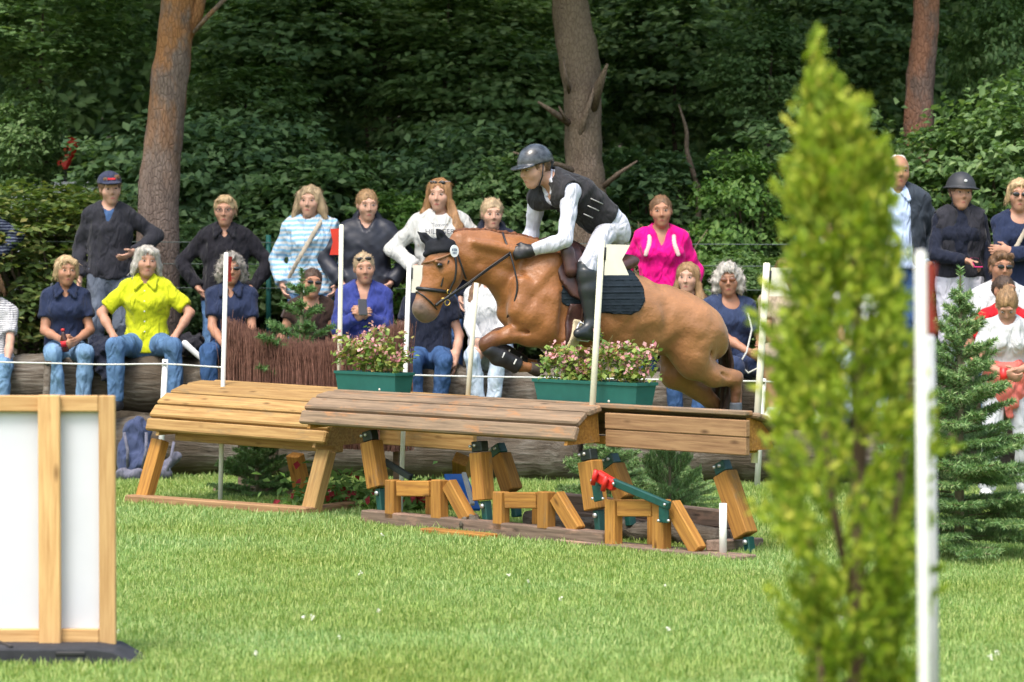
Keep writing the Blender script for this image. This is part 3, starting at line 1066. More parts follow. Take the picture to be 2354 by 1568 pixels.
    if shoes is not None:
        for q in ('L', 'R'):
            Sf = Form(); foot_form(Sf, g, q, .010)
            Sf.plane(g.ank[q] + V3(0, 0, .012), (0, 0, 1))
            put('shoe', Sf, .012, shoes)
    return root, P, O, put, facepart

def hair_mesh(v, q, hc, g, style, s):
    """hair volume clothed with fine loose locks"""
    r = np.random.default_rng(int(abs(hc[0]) * 1000) + len(v))
    t = np.concatenate([q[:, [0, 1, 2]], q[:, [0, 2, 3]]])
    fn = np.cross(v[q[:, 1]] - v[q[:, 0]], v[q[:, 3]] - v[q[:, 0]])
    n = {'curly': 1100, 'long': 1300, 'bob': 1100, 'greybob': 1000, 'bald': 260, 'pulled': 800, 'pony': 900, 'bun': 800}.get(style, 900)
    pk = r.integers(0, len(q), n)
    c = v[q[pk]].mean(1); nn = fn[pk] / (np.linalg.norm(fn[pk], axis=1)[:, None] + 1e-9)
    out = c - hc; out /= np.linalg.norm(out, axis=1)[:, None]
    sg = np.sign((nn * out).sum(1)); sg[sg == 0] = 1; nn *= sg[:, None]
    if style in ('pulled', 'pony', 'bun'): gd = np.tile(-g.hf * 1.0 + g.hu * .15, (n, 1))
    else: gd = np.tile(V3(0, 0, -1.0), (n, 1)) + out * .25
    if style == 'curly': gd = gd * .3 + r.normal(size=(n, 3))
    gd = gd + r.normal(size=(n, 3)) * .16
    gd -= (gd * nn).sum(1)[:, None] * nn; gd /= np.linalg.norm(gd, axis=1)[:, None] + 1e-9
    L = (r.uniform(.025, .06, n) * s * (.7 if style in ('pulled', 'bald', 'short') else 1))[:, None]
    w = np.cross(gd, nn) * (r.uniform(.0010, .0024, n) * s)[:, None]
    lift = (r.uniform(.0, .006, n) * s)[:, None] * (1.6 if style in ('bob', 'curly', 'greybob', 'long') else .8)
    b0 = c - nn * .003; m0 = c + gd * L * .5 + nn * lift * .8; t0 = c + gd * L + nn * lift * r.uniform(-.6, 1.6, n)[:, None]
    V = np.stack([b0 - w, b0 + w, m0 + w, m0 - w, t0], 1).reshape(-1, 3)
    i = np.arange(n) * 5 + len(v)
    T = np.concatenate([t, np.stack([i, i + 1, i + 2], 1), np.stack([i, i + 2, i + 3], 1), np.stack([i + 3, i + 2, i + 4], 1)])
    return np_mesh('hair', np.concatenate([v, V]), T)
def skin_col(t):
    return {'fair': (.50, .24, .19), 'mid': (.43, .20, .15), 'tan': (.37, .16, .12)}[t]

def uv_ell(name, rx, ry, rz, m=None, u=12, v=8, off=(0, 0, 0)):
    bm = bmesh.new()
    bmesh.ops.create_uvsphere(bm, u_segments=u, v_segments=v, radius=1)
    for w in bm.verts:
        w.co = Vector((w.co.x * rx + off[0], w.co.y * ry + off[1], w.co.z * rz + off[2]))
    me = bm_mesh(name, bm, True)
    if m: me.materials.append(m)
    return me
EYE_ME = uv_ell('eye', .0130, .010, .0056, EYE_W)
IRIS_ME = uv_ell('iris', .0068, .004, .0056, IRIS, off=(0, .0078, .0004))
def _brow(q):
    f = Form()
    f.cap((-q * .014, .001, .0035), (q * .004, .0, .0045), .0024, .0028, .004)
    f.cap((q * .004, .0, .0045), (q * .019, -.012, -.0005), .0028, .0018, .004)
    return f.mesh('eyebrow', .002)
BROW_ME = {1: _brow(1), -1: _brow(-1)}
def _lips():
    f = Form()
    f.cap((-.023, -.0045, .0), (0, .0005, .0025), .0022, .0042, .004).cap((.023, -.0045, .0), (0, .0005, .0025), .0022, .0042, .004)
    f.cap((-.014, -.003, -.0055), (.014, -.003, -.0055), .0046, k=.003)
    return f.mesh('lips', .003)
LIP_ME = _lips()
_fc = {}
def brow_me(q, c):
    if (q, c) not in _fc: _fc[(q, c)] = BROW_ME[q].copy()
    return _fc[(q, c)]
def lip_me(t):
    if t not in _fc: _fc[t] = LIP_ME.copy()
    return _fc[t]

def hair_form(H, g, P, rot, style):
    s = g.s * 1.035
    e = lambda c, r, k=.02, sub=False: H.ell(P(*c), np.array(r) * s, k * s, rot, sub)
    c = lambda a, b, ra, rb, k=.02: H.cap(P(*a), P(*b), ra * s, rb * s, k * s)
    puff = {'curly': .024, 'short': .012, 'pulled': .008, 'bald': .004}.get(style, .014)
    e((0, -.018, .032), (.074 + puff, .093 + puff, .086 + puff))
    if style == 'bob':
        for q in (-1, 1):
            c((q * .06, .01, .06), (q * .098, .0, -.05), .037, .034, .03)
            c((q * .098, .0, -.05), (q * .122, .01, -.115), .034, .022, .02)
            c((q * .11, .0, -.08), (q * .145, .005, -.105), .02, .008, .02)
            c((q * .06, -.06, 0), (q * .065, -.05, -.12), .045, .035, .03)
        c((0, -.08, 0), (0, -.07, -.12), .05, .04, .04)
    elif style == 'greybob':
        for q in (-1, 1):
            c((q * .055, .015, .07), (q * .086, .005, -.03), .038, .034, .03)
            c((q * .086, .005, -.03), (q * .095, -.01, -.075), .032, .026, .02)
            c((q * .095, -.01, -.075), (q * .118, .0, -.09), .02, .012, .02)
        c((0, -.075, 0), (0, -.07, -.08), .055, .05, .04)
        c((-.04, .07, .085), (.05, .065, .08), .025, .022, .03)
    elif style == 'long':
        for q in (-1, 1):
            c((q * .05, .02, .075), (q * .080, .005, -.05), .028, .026, .03)
            c((q * .080, .005, -.05), (q * .105, .005, -.14), .030, .040, .02)
            c((q * .105, .005, -.14), (q * .145, .04, -.25), .040, .034, .02)
            c((q * .145, .04, -.25), (q * .13, .09, -.34), .030, .008, .02)
            c((q * .12, .0, -.15), (q * .18, .02, -.22), .03, .012, .02)
        c((0, -.08, 0), (0, -.075, -.25), .055, .06, .04)
    elif style == 'pony':
        c((0, -.10, .03), (.015, -.135, -.02), .028, .03, .02)
        c((.015, -.135, -.02), (-.06, -.11, -.12), .03, .028, .02)
        c((-.06, -.11, -.12), (-.085, -.07, -.20), .028, .008, .02)
    elif style == 'bun':
        e((0, -.125, .05), (.045, .04, .045), .015)
    elif style == 'curly':
        for q in (-1, 1):
            e((q * .082, -.005, .0), (.04, .05, .06), .02)
            e((q * .085, -.015, -.06), (.038, .045, .045), .02)
        e((0, -.07, -.03), (.09, .05, .09), .03)
        e((0, .05, .10), (.055, .04, .025), .02)
    elif style == 'short':
        for q in (-1, 1):
            c((q * .070, .01, .04), (q * .074, -.01, -.015), .018, .014, .02)
        c((-.045, .068, .085), (.05, .06, .095), .018, .022, .02)
    elif style == 'wavyshort':
        for q in (-1, 1):
            c((q * .070, .015, .05), (q * .086, -.01, -.035), .024, .022, .02)
        c((-.055, .062, .074), (.055, .062, .08), .020, .022, .02)
        c((0, -.075, 0), (0, -.07, -.06), .055, .05, .04)
    fr = {'bald': (.086, .11, .15), 'short': (.066, .085, .105), 'pulled': (.062, .08, .098), 'pony': (.062, .08, .098), 'bun': (.062, .08, .098)}.get(style, (.063, .085, .105))
    fc = {'bald': (0, .085, .03), 'pulled': (0, .112, -.027), 'pony': (0, .112, -.027), 'bun': (0, .112, -.027)}.get(style, (0, .112, -.022))
    e(fc, fr, .008, True)
    if style in ('short', 'pulled', 'bald', 'pony', 'bun'):
        e((0, .06, -.09), (.09, .085, .085), .01, True)
        for q in (-1, 1):
            e((q * .088, .012, -.008), (.024, .028, .04), .008, True)
    else:
        H.cap(P(0, .06, -.07), P(0, .09, -.2), .055 * s, .07 * s, .01, sub=True)

def glasses(root, facepart, lens=None, up=0.0, rim=None):
    """spectacles: rims, lenses, bridge and temples"""
    rim = rim or GLASSFRAME
    e = empty_child(root, facepart)
    key = ('gl', lens.name if lens else 'clear', rim.name)
    f = Form()
    for q in (-1, 1):
        f.cap((q * .012, .0, .0), (q * .052, -.004, .0), .0028, k=.002)
        f.cap((q * .055, -.004, .003), (q * .075, -.085, .004), .0032, .003, .002)
    if key not in _mats:
        _mats[key] = (f.mesh('spectacle_frame', .003), [lens_mesh(q) for q in (-1, 1)])
    fr, ls = _mats[key]
    a = facepart('sunglasses' if lens else 'spectacles', fr, rim, 0, .103 - .02 * (up > .02) - up * .25, .016 + up)
    if lens:
        for q in (0, 1):
            link('lens', ls[q], lens, a)
    else:
        for q in (-1, 1):
            link('rim', rim_mesh(q), rim, a)
    return a
def empty_child(root, facepart): return None
def lens_mesh(q):
    return uv_ell('lens', .0265, .0045, .0155, None, 12, 8, (q * .031, .001, -.006))
_rims = {}
def rim_mesh(q):
    if q not in _rims:
        vs, fs = tube_data([(q * .031 + .022 * math.cos(a), .001, -.006 + .016 * math.sin(a)) for a in np.linspace(0, 2 * math.pi, 17)], .0022, 5)
        me = bpy.data.meshes.new('rim'); me.from_pydata([tuple(v) for v in vs], [], fs); me.update()
        _rims[q] = me
    return _rims[q]
# ------------------------------------------------------------------ horse and rider, jumping towards the left and a little towards the viewer
PSI = R(25)
HREF = W(1428.4, 698.2, 23.8)
ax_x = Vector((math.cos(PSI), math.sin(PSI), 0)); ax_y = Vector((-math.sin(PSI), math.cos(PSI), 0))
def H(cx, cy, y=0.0):
    """point of the horse's own frame: outline position (cx,cy) at sideways offset y (negative = near side)"""
    px = (1450 + cx / 1.3064) / 1.6313; py = (450 + cy / 1.3064) / 1.6313
    p1 = W(px, py, 23.0); o = Vector((0, 0, CAMH)); r = p1 - o
    base = HREF + ax_y * y
    t = (base - o).dot(ax_y) / r.dot(ax_y)
    q = o + r * t - HREF
    return np.array([q.dot(ax_x), y, q.z])
def Hz(X, Y, y=0.0):     # second, closer set of outline readings
    return H(65.3 + X * .5832, 483.4 + Y * .5832, y)
M_H = Matrix.Rotation(PSI, 4, 'Z'); M_H.translation = HREF
def toW(p):
    return np.array(M_H @ Vector(p.tolist() if hasattr(p, 'tolist') else p))
U = 1 / 716.0

horse = empty('horse', HREF, (0, 0, PSI))
tag(horse, 'chestnut horse leaping over the wooden jumps with its forelegs folded', 'horse')

def slices(F, st, n, thick, k=.03, y=0.0, conv=H, infl=0.0):
    A = []
    for (tx, ty, bx, by, w, *yy) in st:
        y_ = yy[0] if yy else y
        t, b = conv(tx, ty, y_), conv(bx, by, y_)
        A.append([t[0], t[2], b[0], b[2], w, y_])
    S = spline(A, n)
    for i, (tx, tz, bx, bz, w, y_) in enumerate(S):
        c = V3((tx + bx) / 2, y_, (tz + bz) / 2)
        nv = V3(tx - bx, 0, tz - bz); half = np.linalg.norm(nv) / 2; nv = unit(nv)
        axv = np.cross(V3(0, 1, 0), nv)
        F.ell(c, (thick + infl, max(w, .01) + infl, half + infl), k, np.array([axv, V3(0, 1, 0), nv]))

TRUNK = [(585, 895, 585, 985, .05), (625, 800, 620, 1030, .13), (690, 690, 690, 1085, .185), (780, 625, 780, 1115, .215), (860, 628, 860, 1135, .235),
         (950, 662, 950, 1152, .265), (1050, 692, 1050, 1166, .29), (1150, 722, 1150, 1172, .30), (1230, 770, 1230, 1166, .295), (1300, 806, 1300, 1148, .28),
         (1370, 818, 1370, 1140, .28), (1440, 840, 1430, 1150, .285), (1510, 876, 1490, 1165, .275), (1560, 915, 1540, 1170, .25), (1595, 970, 1570, 1170, .21), (1608, 1035, 1592, 1160, .14), (1612, 1080, 1600, 1140, .07)]
NECK = [(335, 555, 372, 742, .072), (400, 546, 402, 783, .078), (470, 549, 468, 793, .088), (540, 556, 522, 826, .105), (620, 567, 552, 880, .13), (700, 585, 575, 935, .16), (780, 612, 615, 992, .19), (850, 640, 700, 1050, .20)]
HEAD = [(245, 195, 455, 215, .06), (238, 240, 485, 300, .085), (214, 320, 520, 420, .098), (199, 400, 525, 500, .092), (186, 490, 462, 590, .078),
        (165, 570, 398, 645, .066), (136, 640, 352, 722, .058), (106, 720, 322, 790, .056), (108, 775, 285, 838, .050), (150, 815, 245, 852, .03)]
def trunk_form(F, infl=0.0):
    slices(F, TRUNK, 74, .06, .035, infl=infl)
def horse_form():
    F = Form()
    trunk_form(F)
    slices(F, NECK, 40, .055, .03)
    slices(F, HEAD, 34, .032, .012, conv=Hz)
    r = lambda px: px * U
    # shoulders
    for y in (-.135, .135):
        F.cap(H(800, 700, y), H(690, 960, y), .10, .115, .07)
        F.cap(H(690, 960, y), H(840, 1055, y), .10, .095, .06)
    # forelegs, folded
    def fore(y, dx, dy):
        P = lambda x, z: H(x + dx, z + dy, y)
        F.cap(P(850, 1055), P(700, 1048), .100, .080, .05)
        F.cap(P(760, 1050), P(600, 1053), .082, .056, .04)
        F.cap(P(600, 1053), P(520, 1075), .056, .048, .03)
        F.cap(P(525, 1072), P(488, 1095), .055, .052, .02)
        F.cap(P(482, 1112), P(500, 1130), .042, .040, .02)
        F.cap(P(500, 1130), P(630, 1200), .034, .032, .02)
        F.cap(P(632, 1203), P(652, 1208), .042, .040, .015)
        F.cap(P(655, 1208), P(700, 1212), .032, .034, .015)
    fore(-.13, 0, 0)
    fore(.12, 26, -14)
    # hindquarters
    F.cap(H(1490, 1035, -.14), H(1492, 1140, -.15), .165, .140, .07)
    F.cap(H(1480, 1100, -.15), H(1500, 1190, -.15), .125, .095, .06)
    F.cap(H(1505, 1200, -.15), H(1600, 1252, -.15), .098, .078, .05)
    F.cap(H(1600, 1252, -.15), H(1700, 1272, -.15), .074, .055, .03)
    F.cap(H(1640, 1232, -.15), H(1722, 1254, -.15), .03, .036, .03)
    F.cap(H(1706, 1275, -.15), H(1710, 1320, -.15), .050, .038, .02)
    F.cap(H(1710, 1320, -.15), H(1708, 1470, -.15), .034, .033, .02)
    F.cap(H(1707, 1485, -.15), H(1705, 1495, -.15), .043, .042, .02)
    F.cap(H(1705, 1500, -.15), H(1722, 1545, -.15), .034, .036, .02)
    F.cap(H(1480, 1060, .13), H(1440, 1180, .14), .155, .125, .07)
    F.cap(H(1430, 1180, .14), H(1420, 1240, .14), .118, .105, .06)
    F.cap(H(1420, 1245, .14), H(1540, 1330, .14), .10, .068, .05)
    F.cap(H(1540, 1330, .14), H(1612, 1400, .14), .068, .052, .03)
    F.cap(H(1612, 1405, .14), H(1602, 1460, .14), .045, .036, .02)
    F.cap(H(1602, 1460, .14), H(1602, 1570, .14), .034, .033, .02)
    # muscle relief
    F.ell(H(1300, 1080, -.31), (.09, .03, .06), .08, sub=True)
    F.cap(H(560, 850, -.12), H(700, 640, -.15), .012, .012, .05, sub=True)
    F.cap(H(640, 960, -.24), H(820, 760, -.27), .012, .01, .05, sub=True)
    F.cap(H(1385, 870, -.30), H(1370, 1080, -.30), .014, .012, .06, sub=True)
    F.cap(H(815, 880, -.20), H(790, 1010, -.18), .07, .085, .06)
    F.cap(H(660, 800, -.17), H(640, 930, -.17), .05, .06, .06)
    F.cap(H(870, 860, -.26), H(860, 1040, -.25), .012, .012, .06, sub=True)
    F.cap(H(455, 700, -.10), H(660, 760, -.155), .010, .010, .05, sub=True)
    F.cap(H(430, 600, -.09), H(640, 640, -.14), .02, .03, .05)
    F.cap(H(1560, 1010, -.26), H(1575, 1150, -.235), .012, .010, .05, sub=True)
    F.cap(H(1560, 1215, -.215), H(1680, 1262, -.205), .006, .006, .02, sub=True)
    F.cap(H(620, 1040, -.185), H(780, 1035, -.205), .008, .010, .025, sub=True)
    for i in range(4):
        F.cap(H(1020 + 60 * i, 985, -.32), H(990 + 60 * i, 1110, -.30), .008, .008, .045, sub=True)
    F.noise(.0045, 17, 1.0)
    # face: cheek, eye brow, eye hollow, nostril, mouth
    F.ell(Hz(440, 450, -.075), (.065, .03, .07), .03)
    F.cap(Hz(300, 360, -.085), Hz(365, 375, -.09), .014, .012, .015)
    F.cap(Hz(400, 330, -.092), Hz(330, 540, -.07), .008, .007, .02)
    F.ell(Hz(176, 748, -.06), (.016, .02, .014), .01, sub=True)
    F.cap(Hz(190, 822, -.055), Hz(300, 762, -.062), .004, .004, .006, sub=True)
    # throat and jaw groove
    F.cap(Hz(560, 420, -.09), Hz(540, 510, -.09), .012, .012, .02, sub=True)
    return F
hf = horse_form()
v, f = hf.polys(.0112)
v = relax(v, f, 2)
me = np_mesh('coat', v, f)
# coat colours (real markings): chestnut, darker points on the legs, grey muzzle
def near(p, r0, r1):
    d = np.linalg.norm((v - p), axis=1)
    return np.clip((r1 - d) / (r1 - r0), 0, 1)
col = np.tile(np.array([.275, .108, .035]), (len(v), 1))
n1 = np.sin(v[:, 0] * 9 + 2 * np.sin(v[:, 2] * 7)) * np.sin(v[:, 2] * 11 + v[:, 1] * 6 + 1.4 * np.sin(v[:, 0] * 5))
col *= (1 + .09 * n1)[:, None]
body_t = np.clip((v[:, 0] - H(900, 900)[0]) / .5, 0, 1)
col = col * (1 - .55 * body_t[:, None]) + np.array([.40, .198, .085]) * (1 + .08 * n1)[:, None] * (.55 * body_t[:, None])
dark = np.array([.075, .026, .013])
def paint(wt, c):
    global col
    col = col * (1 - wt[:, None]) + np.array(c) * wt[:, None]
for p, r0, r1 in ((H(480, 1100, -.13), .05, .13), (H(506, 1086, .12), .05, .13), (H(560, 1160, -.13), .07, .12), (H(580, 1146, .12), .07, .12), (H(1715, 1290, -.15), .03, .10), (H(1710, 1400, -.15), .10, .16), (H(1708, 1500, -.15), .08, .16), (H(1605, 1440, .14), .06, .14), (H(1602, 1560, .14), .1, .2)):
    paint(near(p, r0, r1) * .85, dark)
for p, r0, r1, k in ((Hz(150, 790, -.03), .06, .12, .9), (Hz(250, 830, -.02), .03, .08, .9)):
    paint(near(p, r0, r1) * k, (.12, .088, .07))
paint(near(Hz(335, 392, -.1), .015, .045) * .75, (.07, .045, .035))
paint(near(Hz(176, 748, -.06), .008, .024), (.03, .015, .015))
paint(near(H(668, 1208, -.13), .03, .06) * .9, (.30, .13, .055))
at = me.color_attributes.new('coat', 'FLOAT_COLOR', 'POINT')
at.data.foreach_set('color', np.concatenate([col, np.ones((len(col), 1))], 1).astype(np.float32).ravel())
hm, nt, bs = _base('horse_coat')
ca = _n(nt, 'ShaderNodeVertexColor'); ca.layer_name = 'coat'
tc = _n(nt, 'ShaderNodeTexCoord').outputs['Object']
fz = _noise(nt, _mapping(nt, tc, (1, 1, 2)), 7, 5)
hv = _n(nt, 'ShaderNodeHueSaturation')
nt.links.new(_math(nt, 'ADD', _math(nt, 'MULTIPLY', fz, .5), .75), hv.inputs['Value'])
nt.links.new(ca.outputs[0], hv.inputs['Color'])
nt.links.new(hv.outputs[0], bs.inputs['Base Color'])
bs.inputs['Roughness'].default_value = .40
bs.inputs['Specular IOR Level'].default_value = .45
bs.inputs['Sheen Weight'].default_value = .12
bs.inputs['Sheen Roughness'].default_value = .4
fb = _n(nt, 'ShaderNodeBump'); fb.inputs['Strength'].default_value = .55; fb.inputs['Distance'].default_value = .025
nt.links.new(_noise(nt, tc, 11, 5, .6), fb.inputs['Height'])
fb2 = _n(nt, 'ShaderNodeBump'); fb2.inputs['Strength'].default_value = .25; fb2.inputs['Distance'].default_value = .004
nt.links.new(_noise(nt, _mapping(nt, tc, (30, 30, 12)), 6, 3), fb2.inputs['Height']); nt.links.new(fb.outputs[0], fb2.inputs['Normal'])
nt.links.new(fb2.outputs[0], bs.inputs['Normal'])
link('body', me, hm, horse)

def hput(nm, F, h, m, parent=horse, it=1):
    v, f = F.polys(h)
    return link(nm, np_mesh(nm, relax(v, f, it), f), m, parent)
LEA_BLK = mat('black_leather', (.014, .014, .016), .42, .2, 30, .15, 140, .45)
LEA_BRN = mat('brown_saddle_leather', (.062, .026, .022), .36, .25, 18, .15, 120, .5)
PAD_M = mat('dark_quilted_pad', (.012, .019, .026), .85, .2, 20, .3, 200, .2)
HOOF = mat('hoof_horn', (.06, .045, .035), .6, .3, 30)
MANE = mat('mane_hair', (.13, .048, .02), .7, .5, 30, .7, 90, .3)
TAILM = mat('tail_hair', (.045, .022, .014), .65, .6, 60, .8, 120, .3, stretch=(1, 1, .1))
# hooves
for (a, b, y, ra, rb) in ((H(700, 1212, -.13), H(748, 1226, -.13), -.13, .040, .050), (H(726, 1198, .12), H(772, 1212, .12), .12, .040, .050), (H(1722, 1545, -.15), H(1738, 1585, -.15), 0, .042, .056), (H(1602, 1572, .14), H(1604, 1612, .14), 0, .042, .056)):
    F = Form(); F.cap(a, b, ra, rb, .01, cut=(True, True)); hput('hoof', F, .007, HOOF)
# eye
o = link('eye', uv_ell('eye', .021, .012, .017, mat('horse_eye', (.008, .005, .004), .08, .1, spec=.7)), None, horse, Vector(Hz(335, 393, -.098)))
# mane: short tufts along the crest
F = Form()
crest = spline([H(x, y) for x, y in ((345, 553), (400, 545), (470, 547), (540, 554), (620, 565), (700, 583), (770, 606))], 26)
for i, p in enumerate(crest):
    F.ell(p + V3(0, .012, .004 + .004 * (i % 2)), (.022, .022, .018 + .004 * math.sin(i * 2.3)), .006)
F.noise(.004, 90, 1.0)
hput('mane', F, .007, MANE)
# tail
F = Form()
for j in range(9):
    o_ = (j - 4) * .011
    tp = spline([H(1580, 945, .02) + V3(0, o_, 0), H(1625, 1010, .03) + V3(0, o_, 0), H(1652, 1110, .05) + V3(0, o_ * 1.5, 0), H(1662, 1225, .07) + V3(.01 * math.sin(j), o_ * 2, 0), H(1652, 1340, .08) + V3((j % 3 - 1) * .03, o_ * 2.6, 0), H(1632 + 9 * (j % 4), 1450, .09) + V3((j % 3 - 1) * .035, o_ * 3, 0), H(1625 + 12 * (j % 4), 1530 + 8 * j, .09) + V3((j % 3 - 1) * .05, o_ * 3, 0)], 14)
    for i in range(13):
        F.cap(tp[i], tp[i + 1], .020 - .0006 * i + .003 * (i > 6), .020 - .0006 * (i + 1) + .003 * (i > 5) - (.010 if i == 12 else 0), .008)
F.noise(.005, 130, 2.0, (1, 1, .12))
hput('tail', F, .0085, TAILM)
# ears in a black bonnet with a short brow piece
BON = mat('bonnet_fabric', (.012, .013, .017), .8, .2, 40, .3, 200, .2)
F = Form()
slices(F, [(243, 198, 452, 200, .068), (234, 232, 470, 250, .082), (225, 265, 420, 268, .088)], 10, .022, .01, conv=Hz, infl=.008)
F.cap(Hz(215, 300, 0), Hz(300, 270, -.06), .02, .02, .015)
for (b, t, y0, y1) in (((262, 205), (150, 112), .045, .075), ((372, 180), (305, 88), -.045, -.06)):
    A, B = Hz(*b, y0), Hz(*t, y1)
    F.cap(A, A + (B - A) * .5, .036, .034, .015, (V3(.4, -1, .1), .5))
    F.cap(A + (B - A) * .5, B, .033, .007, .01, (V3(.4, -1, .1), .5))
    F.cap(A + (B - A) * .25 + V3(-.01, -.022, 0), A + (B - A) * .75 + V3(-.006, -.018, 0), .014, .006, .01, sub=True)
bon = hput('ear_bonnet', F, .006, BON)
# bridle
bridle = link('bridle', bm_mesh('bridle', bmesh.new()), None, horse)
bpy.data.objects.remove(bridle)
def ring(nm, T, B, w, r, m, infl=.006, flat=1.0, a0=0, a1=2 * math.pi, parent=horse, yo=0):
    t, b = Hz(*T), Hz(*B)
    c = (t + b) / 2; hv = (t - b) / 2; hv = hv * (1 + infl / np.linalg.norm(hv))
    pts = [Vector((c + hv * math.cos(a) + V3(0, -1, 0) * (w + infl) * math.sin(a)).tolist()) for a in np.linspace(a0, a1, 40)]
    return tube(nm, pts, r, m, parent, 8)
ring('noseband', (160, 588), (392, 618), .068, .0135, LEA_BLK)
ring('flash_strap', (146, 622), (300, 776), .060, .0055, LEA_BLK)
ring('browband', (203, 368), (455, 262), .094, .007, mat('tan_piping', (.20, .10, .05), .5, .1), a0=0, a1=math.pi)
def strap(nm, pts, r=.006, m=LEA_BLK, far=True, n=24):
    Q = spline([Hz(x, y, yy) for x, y, yy in pts], n)
    tube(nm, [Vector(q.tolist()) for q in Q], r, m, horse, 6)
    if far:
        Q = spline([Hz(x, y, -yy) for x, y, yy in pts], n)
        tube(nm, [Vector(q.tolist()) for q in Q], r, m, horse, 6)
strap('cheek_strap', [(445, 250, -.09), (470, 370, -.107), (462, 500, -.104), (430, 575, -.085), (405, 640, -.072)], .0075)
strap('throat_strap', [(470, 255, -.085), (515, 390, -.10), (548, 490, -.085), (556, 505, -.05)], .0065)
strap('side_strap', [(410, 350, -.103), (370, 470, -.088), (345, 570, -.078)], .006)
GOLD = mat('brass', (.62, .42, .12), .28, .1, spec=.5, metal=.9)
for (x, y, r0) in ((398, 705, .019), (412, 615, .014)):
    c = Hz(x, y, -.075)
    tube('bit_ring', [Vector((c + V3(math.cos(a) * r0, 0, math.sin(a) * r0)).tolist()) for a in np.linspace(0, 2 * math.pi, 21)], .004, GOLD, horse, 6)
tube('buckle', [Vector(Hz(345, 672, -.074).tolist()), Vector(Hz(390, 668, -.078).tolist())], .006, GOLD, horse, 6)
strap('curb_strap', [(300, 730, -.06), (350, 690, -.072), (400, 660, -.074), (440, 625, -.072)], .012, far=False)
# number disc on the bridle
c = Hz(457, 272, -.108)
dm = bm = bmesh.new()
bmesh.ops.create_cone(bm, cap_ends=True, segments=28, radius1=1, radius2=1, depth=1)
disc = link('number_disc', bm_mesh('number_disc', bm), mat('white_disc', (.75, .76, .78), .5, .05), horse, Vector(c.tolist()))
disc.scale = (.034, .041, .006); disc.rotation_euler = (R(90), 0, R(12))
NUMB = mat('disc_print', (.06, .09, .16), .6, .1)
for (x, z, hgt) in ((-.016, .008, .016), (-.005, .009, .018), (.005, .009, .018), (.016, .008, .016), (-.012, -.013, .013), (.0, -.013, .014), (.011, -.013, .013)):
    o = link('printed_digit', box_mesh('printed_digit', .0055, .002, hgt, 0), NUMB, horse, Vector((c + V3(x, -.0045 + x * .2, z)).tolist()))
# reins
for y0, y1, dx in ((-.078, -.10, 0), (.078, .10, 0)):
    strap('rein', [(405, 665, y0), (560, 560, y0 * 1.25), (740, 430, -.13 if y0 < 0 else .13), (920, 305, -.15 if y0 < 0 else .15)], .0062, far=False)
strap('rein', [(412, 650, -.082), (590, 525, -.115), (760, 400, -.14), (925, 285, -.155)], .0050, far=False)
strap('neck_strap', [(862, 118, -.0), (868, 135, -.05), (890, 200, -.115), (925, 290, -.15)], .0075)
strap('breast_strap', [(925, 290, -.155), (960, 420, -.19), (985, 560, -.21), (960, 700, -.20), (900, 830, -.14)], .006, far=True)
# saddle pad, saddle, girth
def poly_sd(pts):
    P = np.array([[p[0], p[2]] for p in pts])
    def fn(X, Z):
        d = np.full(np.broadcast(X, Z).shape, 1e9); s = np.ones_like(d)
        n = len(P); j = n - 1
        for i in range(n):
            e = P[j] - P[i]
            wx, wz = X - P[i][0], Z - P[i][1]
            t = np.clip((wx * e[0] + wz * e[1]) / (e @ e), 0, 1)
            d = np.minimum(d, (wx - e[0] * t) ** 2 + (wz - e[1] * t) ** 2)
            c1 = Z >= P[i][1]; c2 = Z < P[j][1]; c3 = e[0] * wz > e[1] * wx
            s = np.where((c1 & c2 & c3) | (~c1 & ~c2 & ~c3), -s, s)
            j = i
        return s * np.sqrt(d)
    return fn
def shell(nm, pts, infl, h, m, ridge=None, y=-.27, form=None):
    fn = poly_sd([H(x, z, y) for x, z in pts])
    F = form or Form()
    if form is None: trunk_form(F)
    q = np.array([H(x, z, y) for x, z in pts])
    lo, hi = q.min(0), q.max(0)
    box = (V3(lo[0] - .05, -.45, lo[2] - .05), V3(hi[0] + .05, .45, hi[2] + .05))
    D, l0, hh = F.field(h, box=box)
    nx, ny, nz = D.shape
    X = l0[0] + hh * np.arange(nx); Z = l0[2] + hh * np.arange(nz)
    r = 0
    if ridge: r = (ridge * np.abs(np.sin(Z * math.pi / .021)) ** .6)[None, None, :]
    pd = fn(X[:, None], Z[None, :])[:, None, :]
    D = np.maximum(np.maximum(D - infl + r, pd), -(D + .006)).astype(np.float32)
    v, f = nets(D, l0, hh)
    return link(nm, np_mesh(nm, relax(v, f, 1), f), m, horse)
shell('saddle_pad', [(795, 560), (788, 720), (800, 800), (832, 862), (878, 905), (935, 928), (1060, 947), (1185, 955), (1228, 932), (1256, 885), (1262, 820), (1248, 765), (1228, 690), (1100, 600)], .015, .0085, PAD_M, .007)
shell('saddle_flap', [(838, 560), (838, 700), (858, 785), (905, 862), (950, 885), (962, 800), (985, 700), (985, 560)], .034, .009, LEA_BRN)
F = Form()
F.cap(H(885, 640, -.265), H(905, 735, -.285), .045, .05, .02, (V3(0, 1, 0), .75))
F.cap(H(870, 612, -.20), H(885, 650, -.25), .03, .045, .02)
hput('knee_block', F, .008, LEA_BRN)
F = Form()
seat = spline([H(880, 590, 0), H(930, 615, 0), H(1010, 668, 0), H(1080, 690, 0), H(1140, 685, 0), H(1185, 662, 0)], 18)
for i in range(17):
    w0, w1 = [.055 + .10 * min(1, (j / 12)) for j in (i, i + 1)]
    F.ell((seat[i] + seat[i + 1]) / 2 - V3(0, 0, .03), (.05, w0, .038), .03)
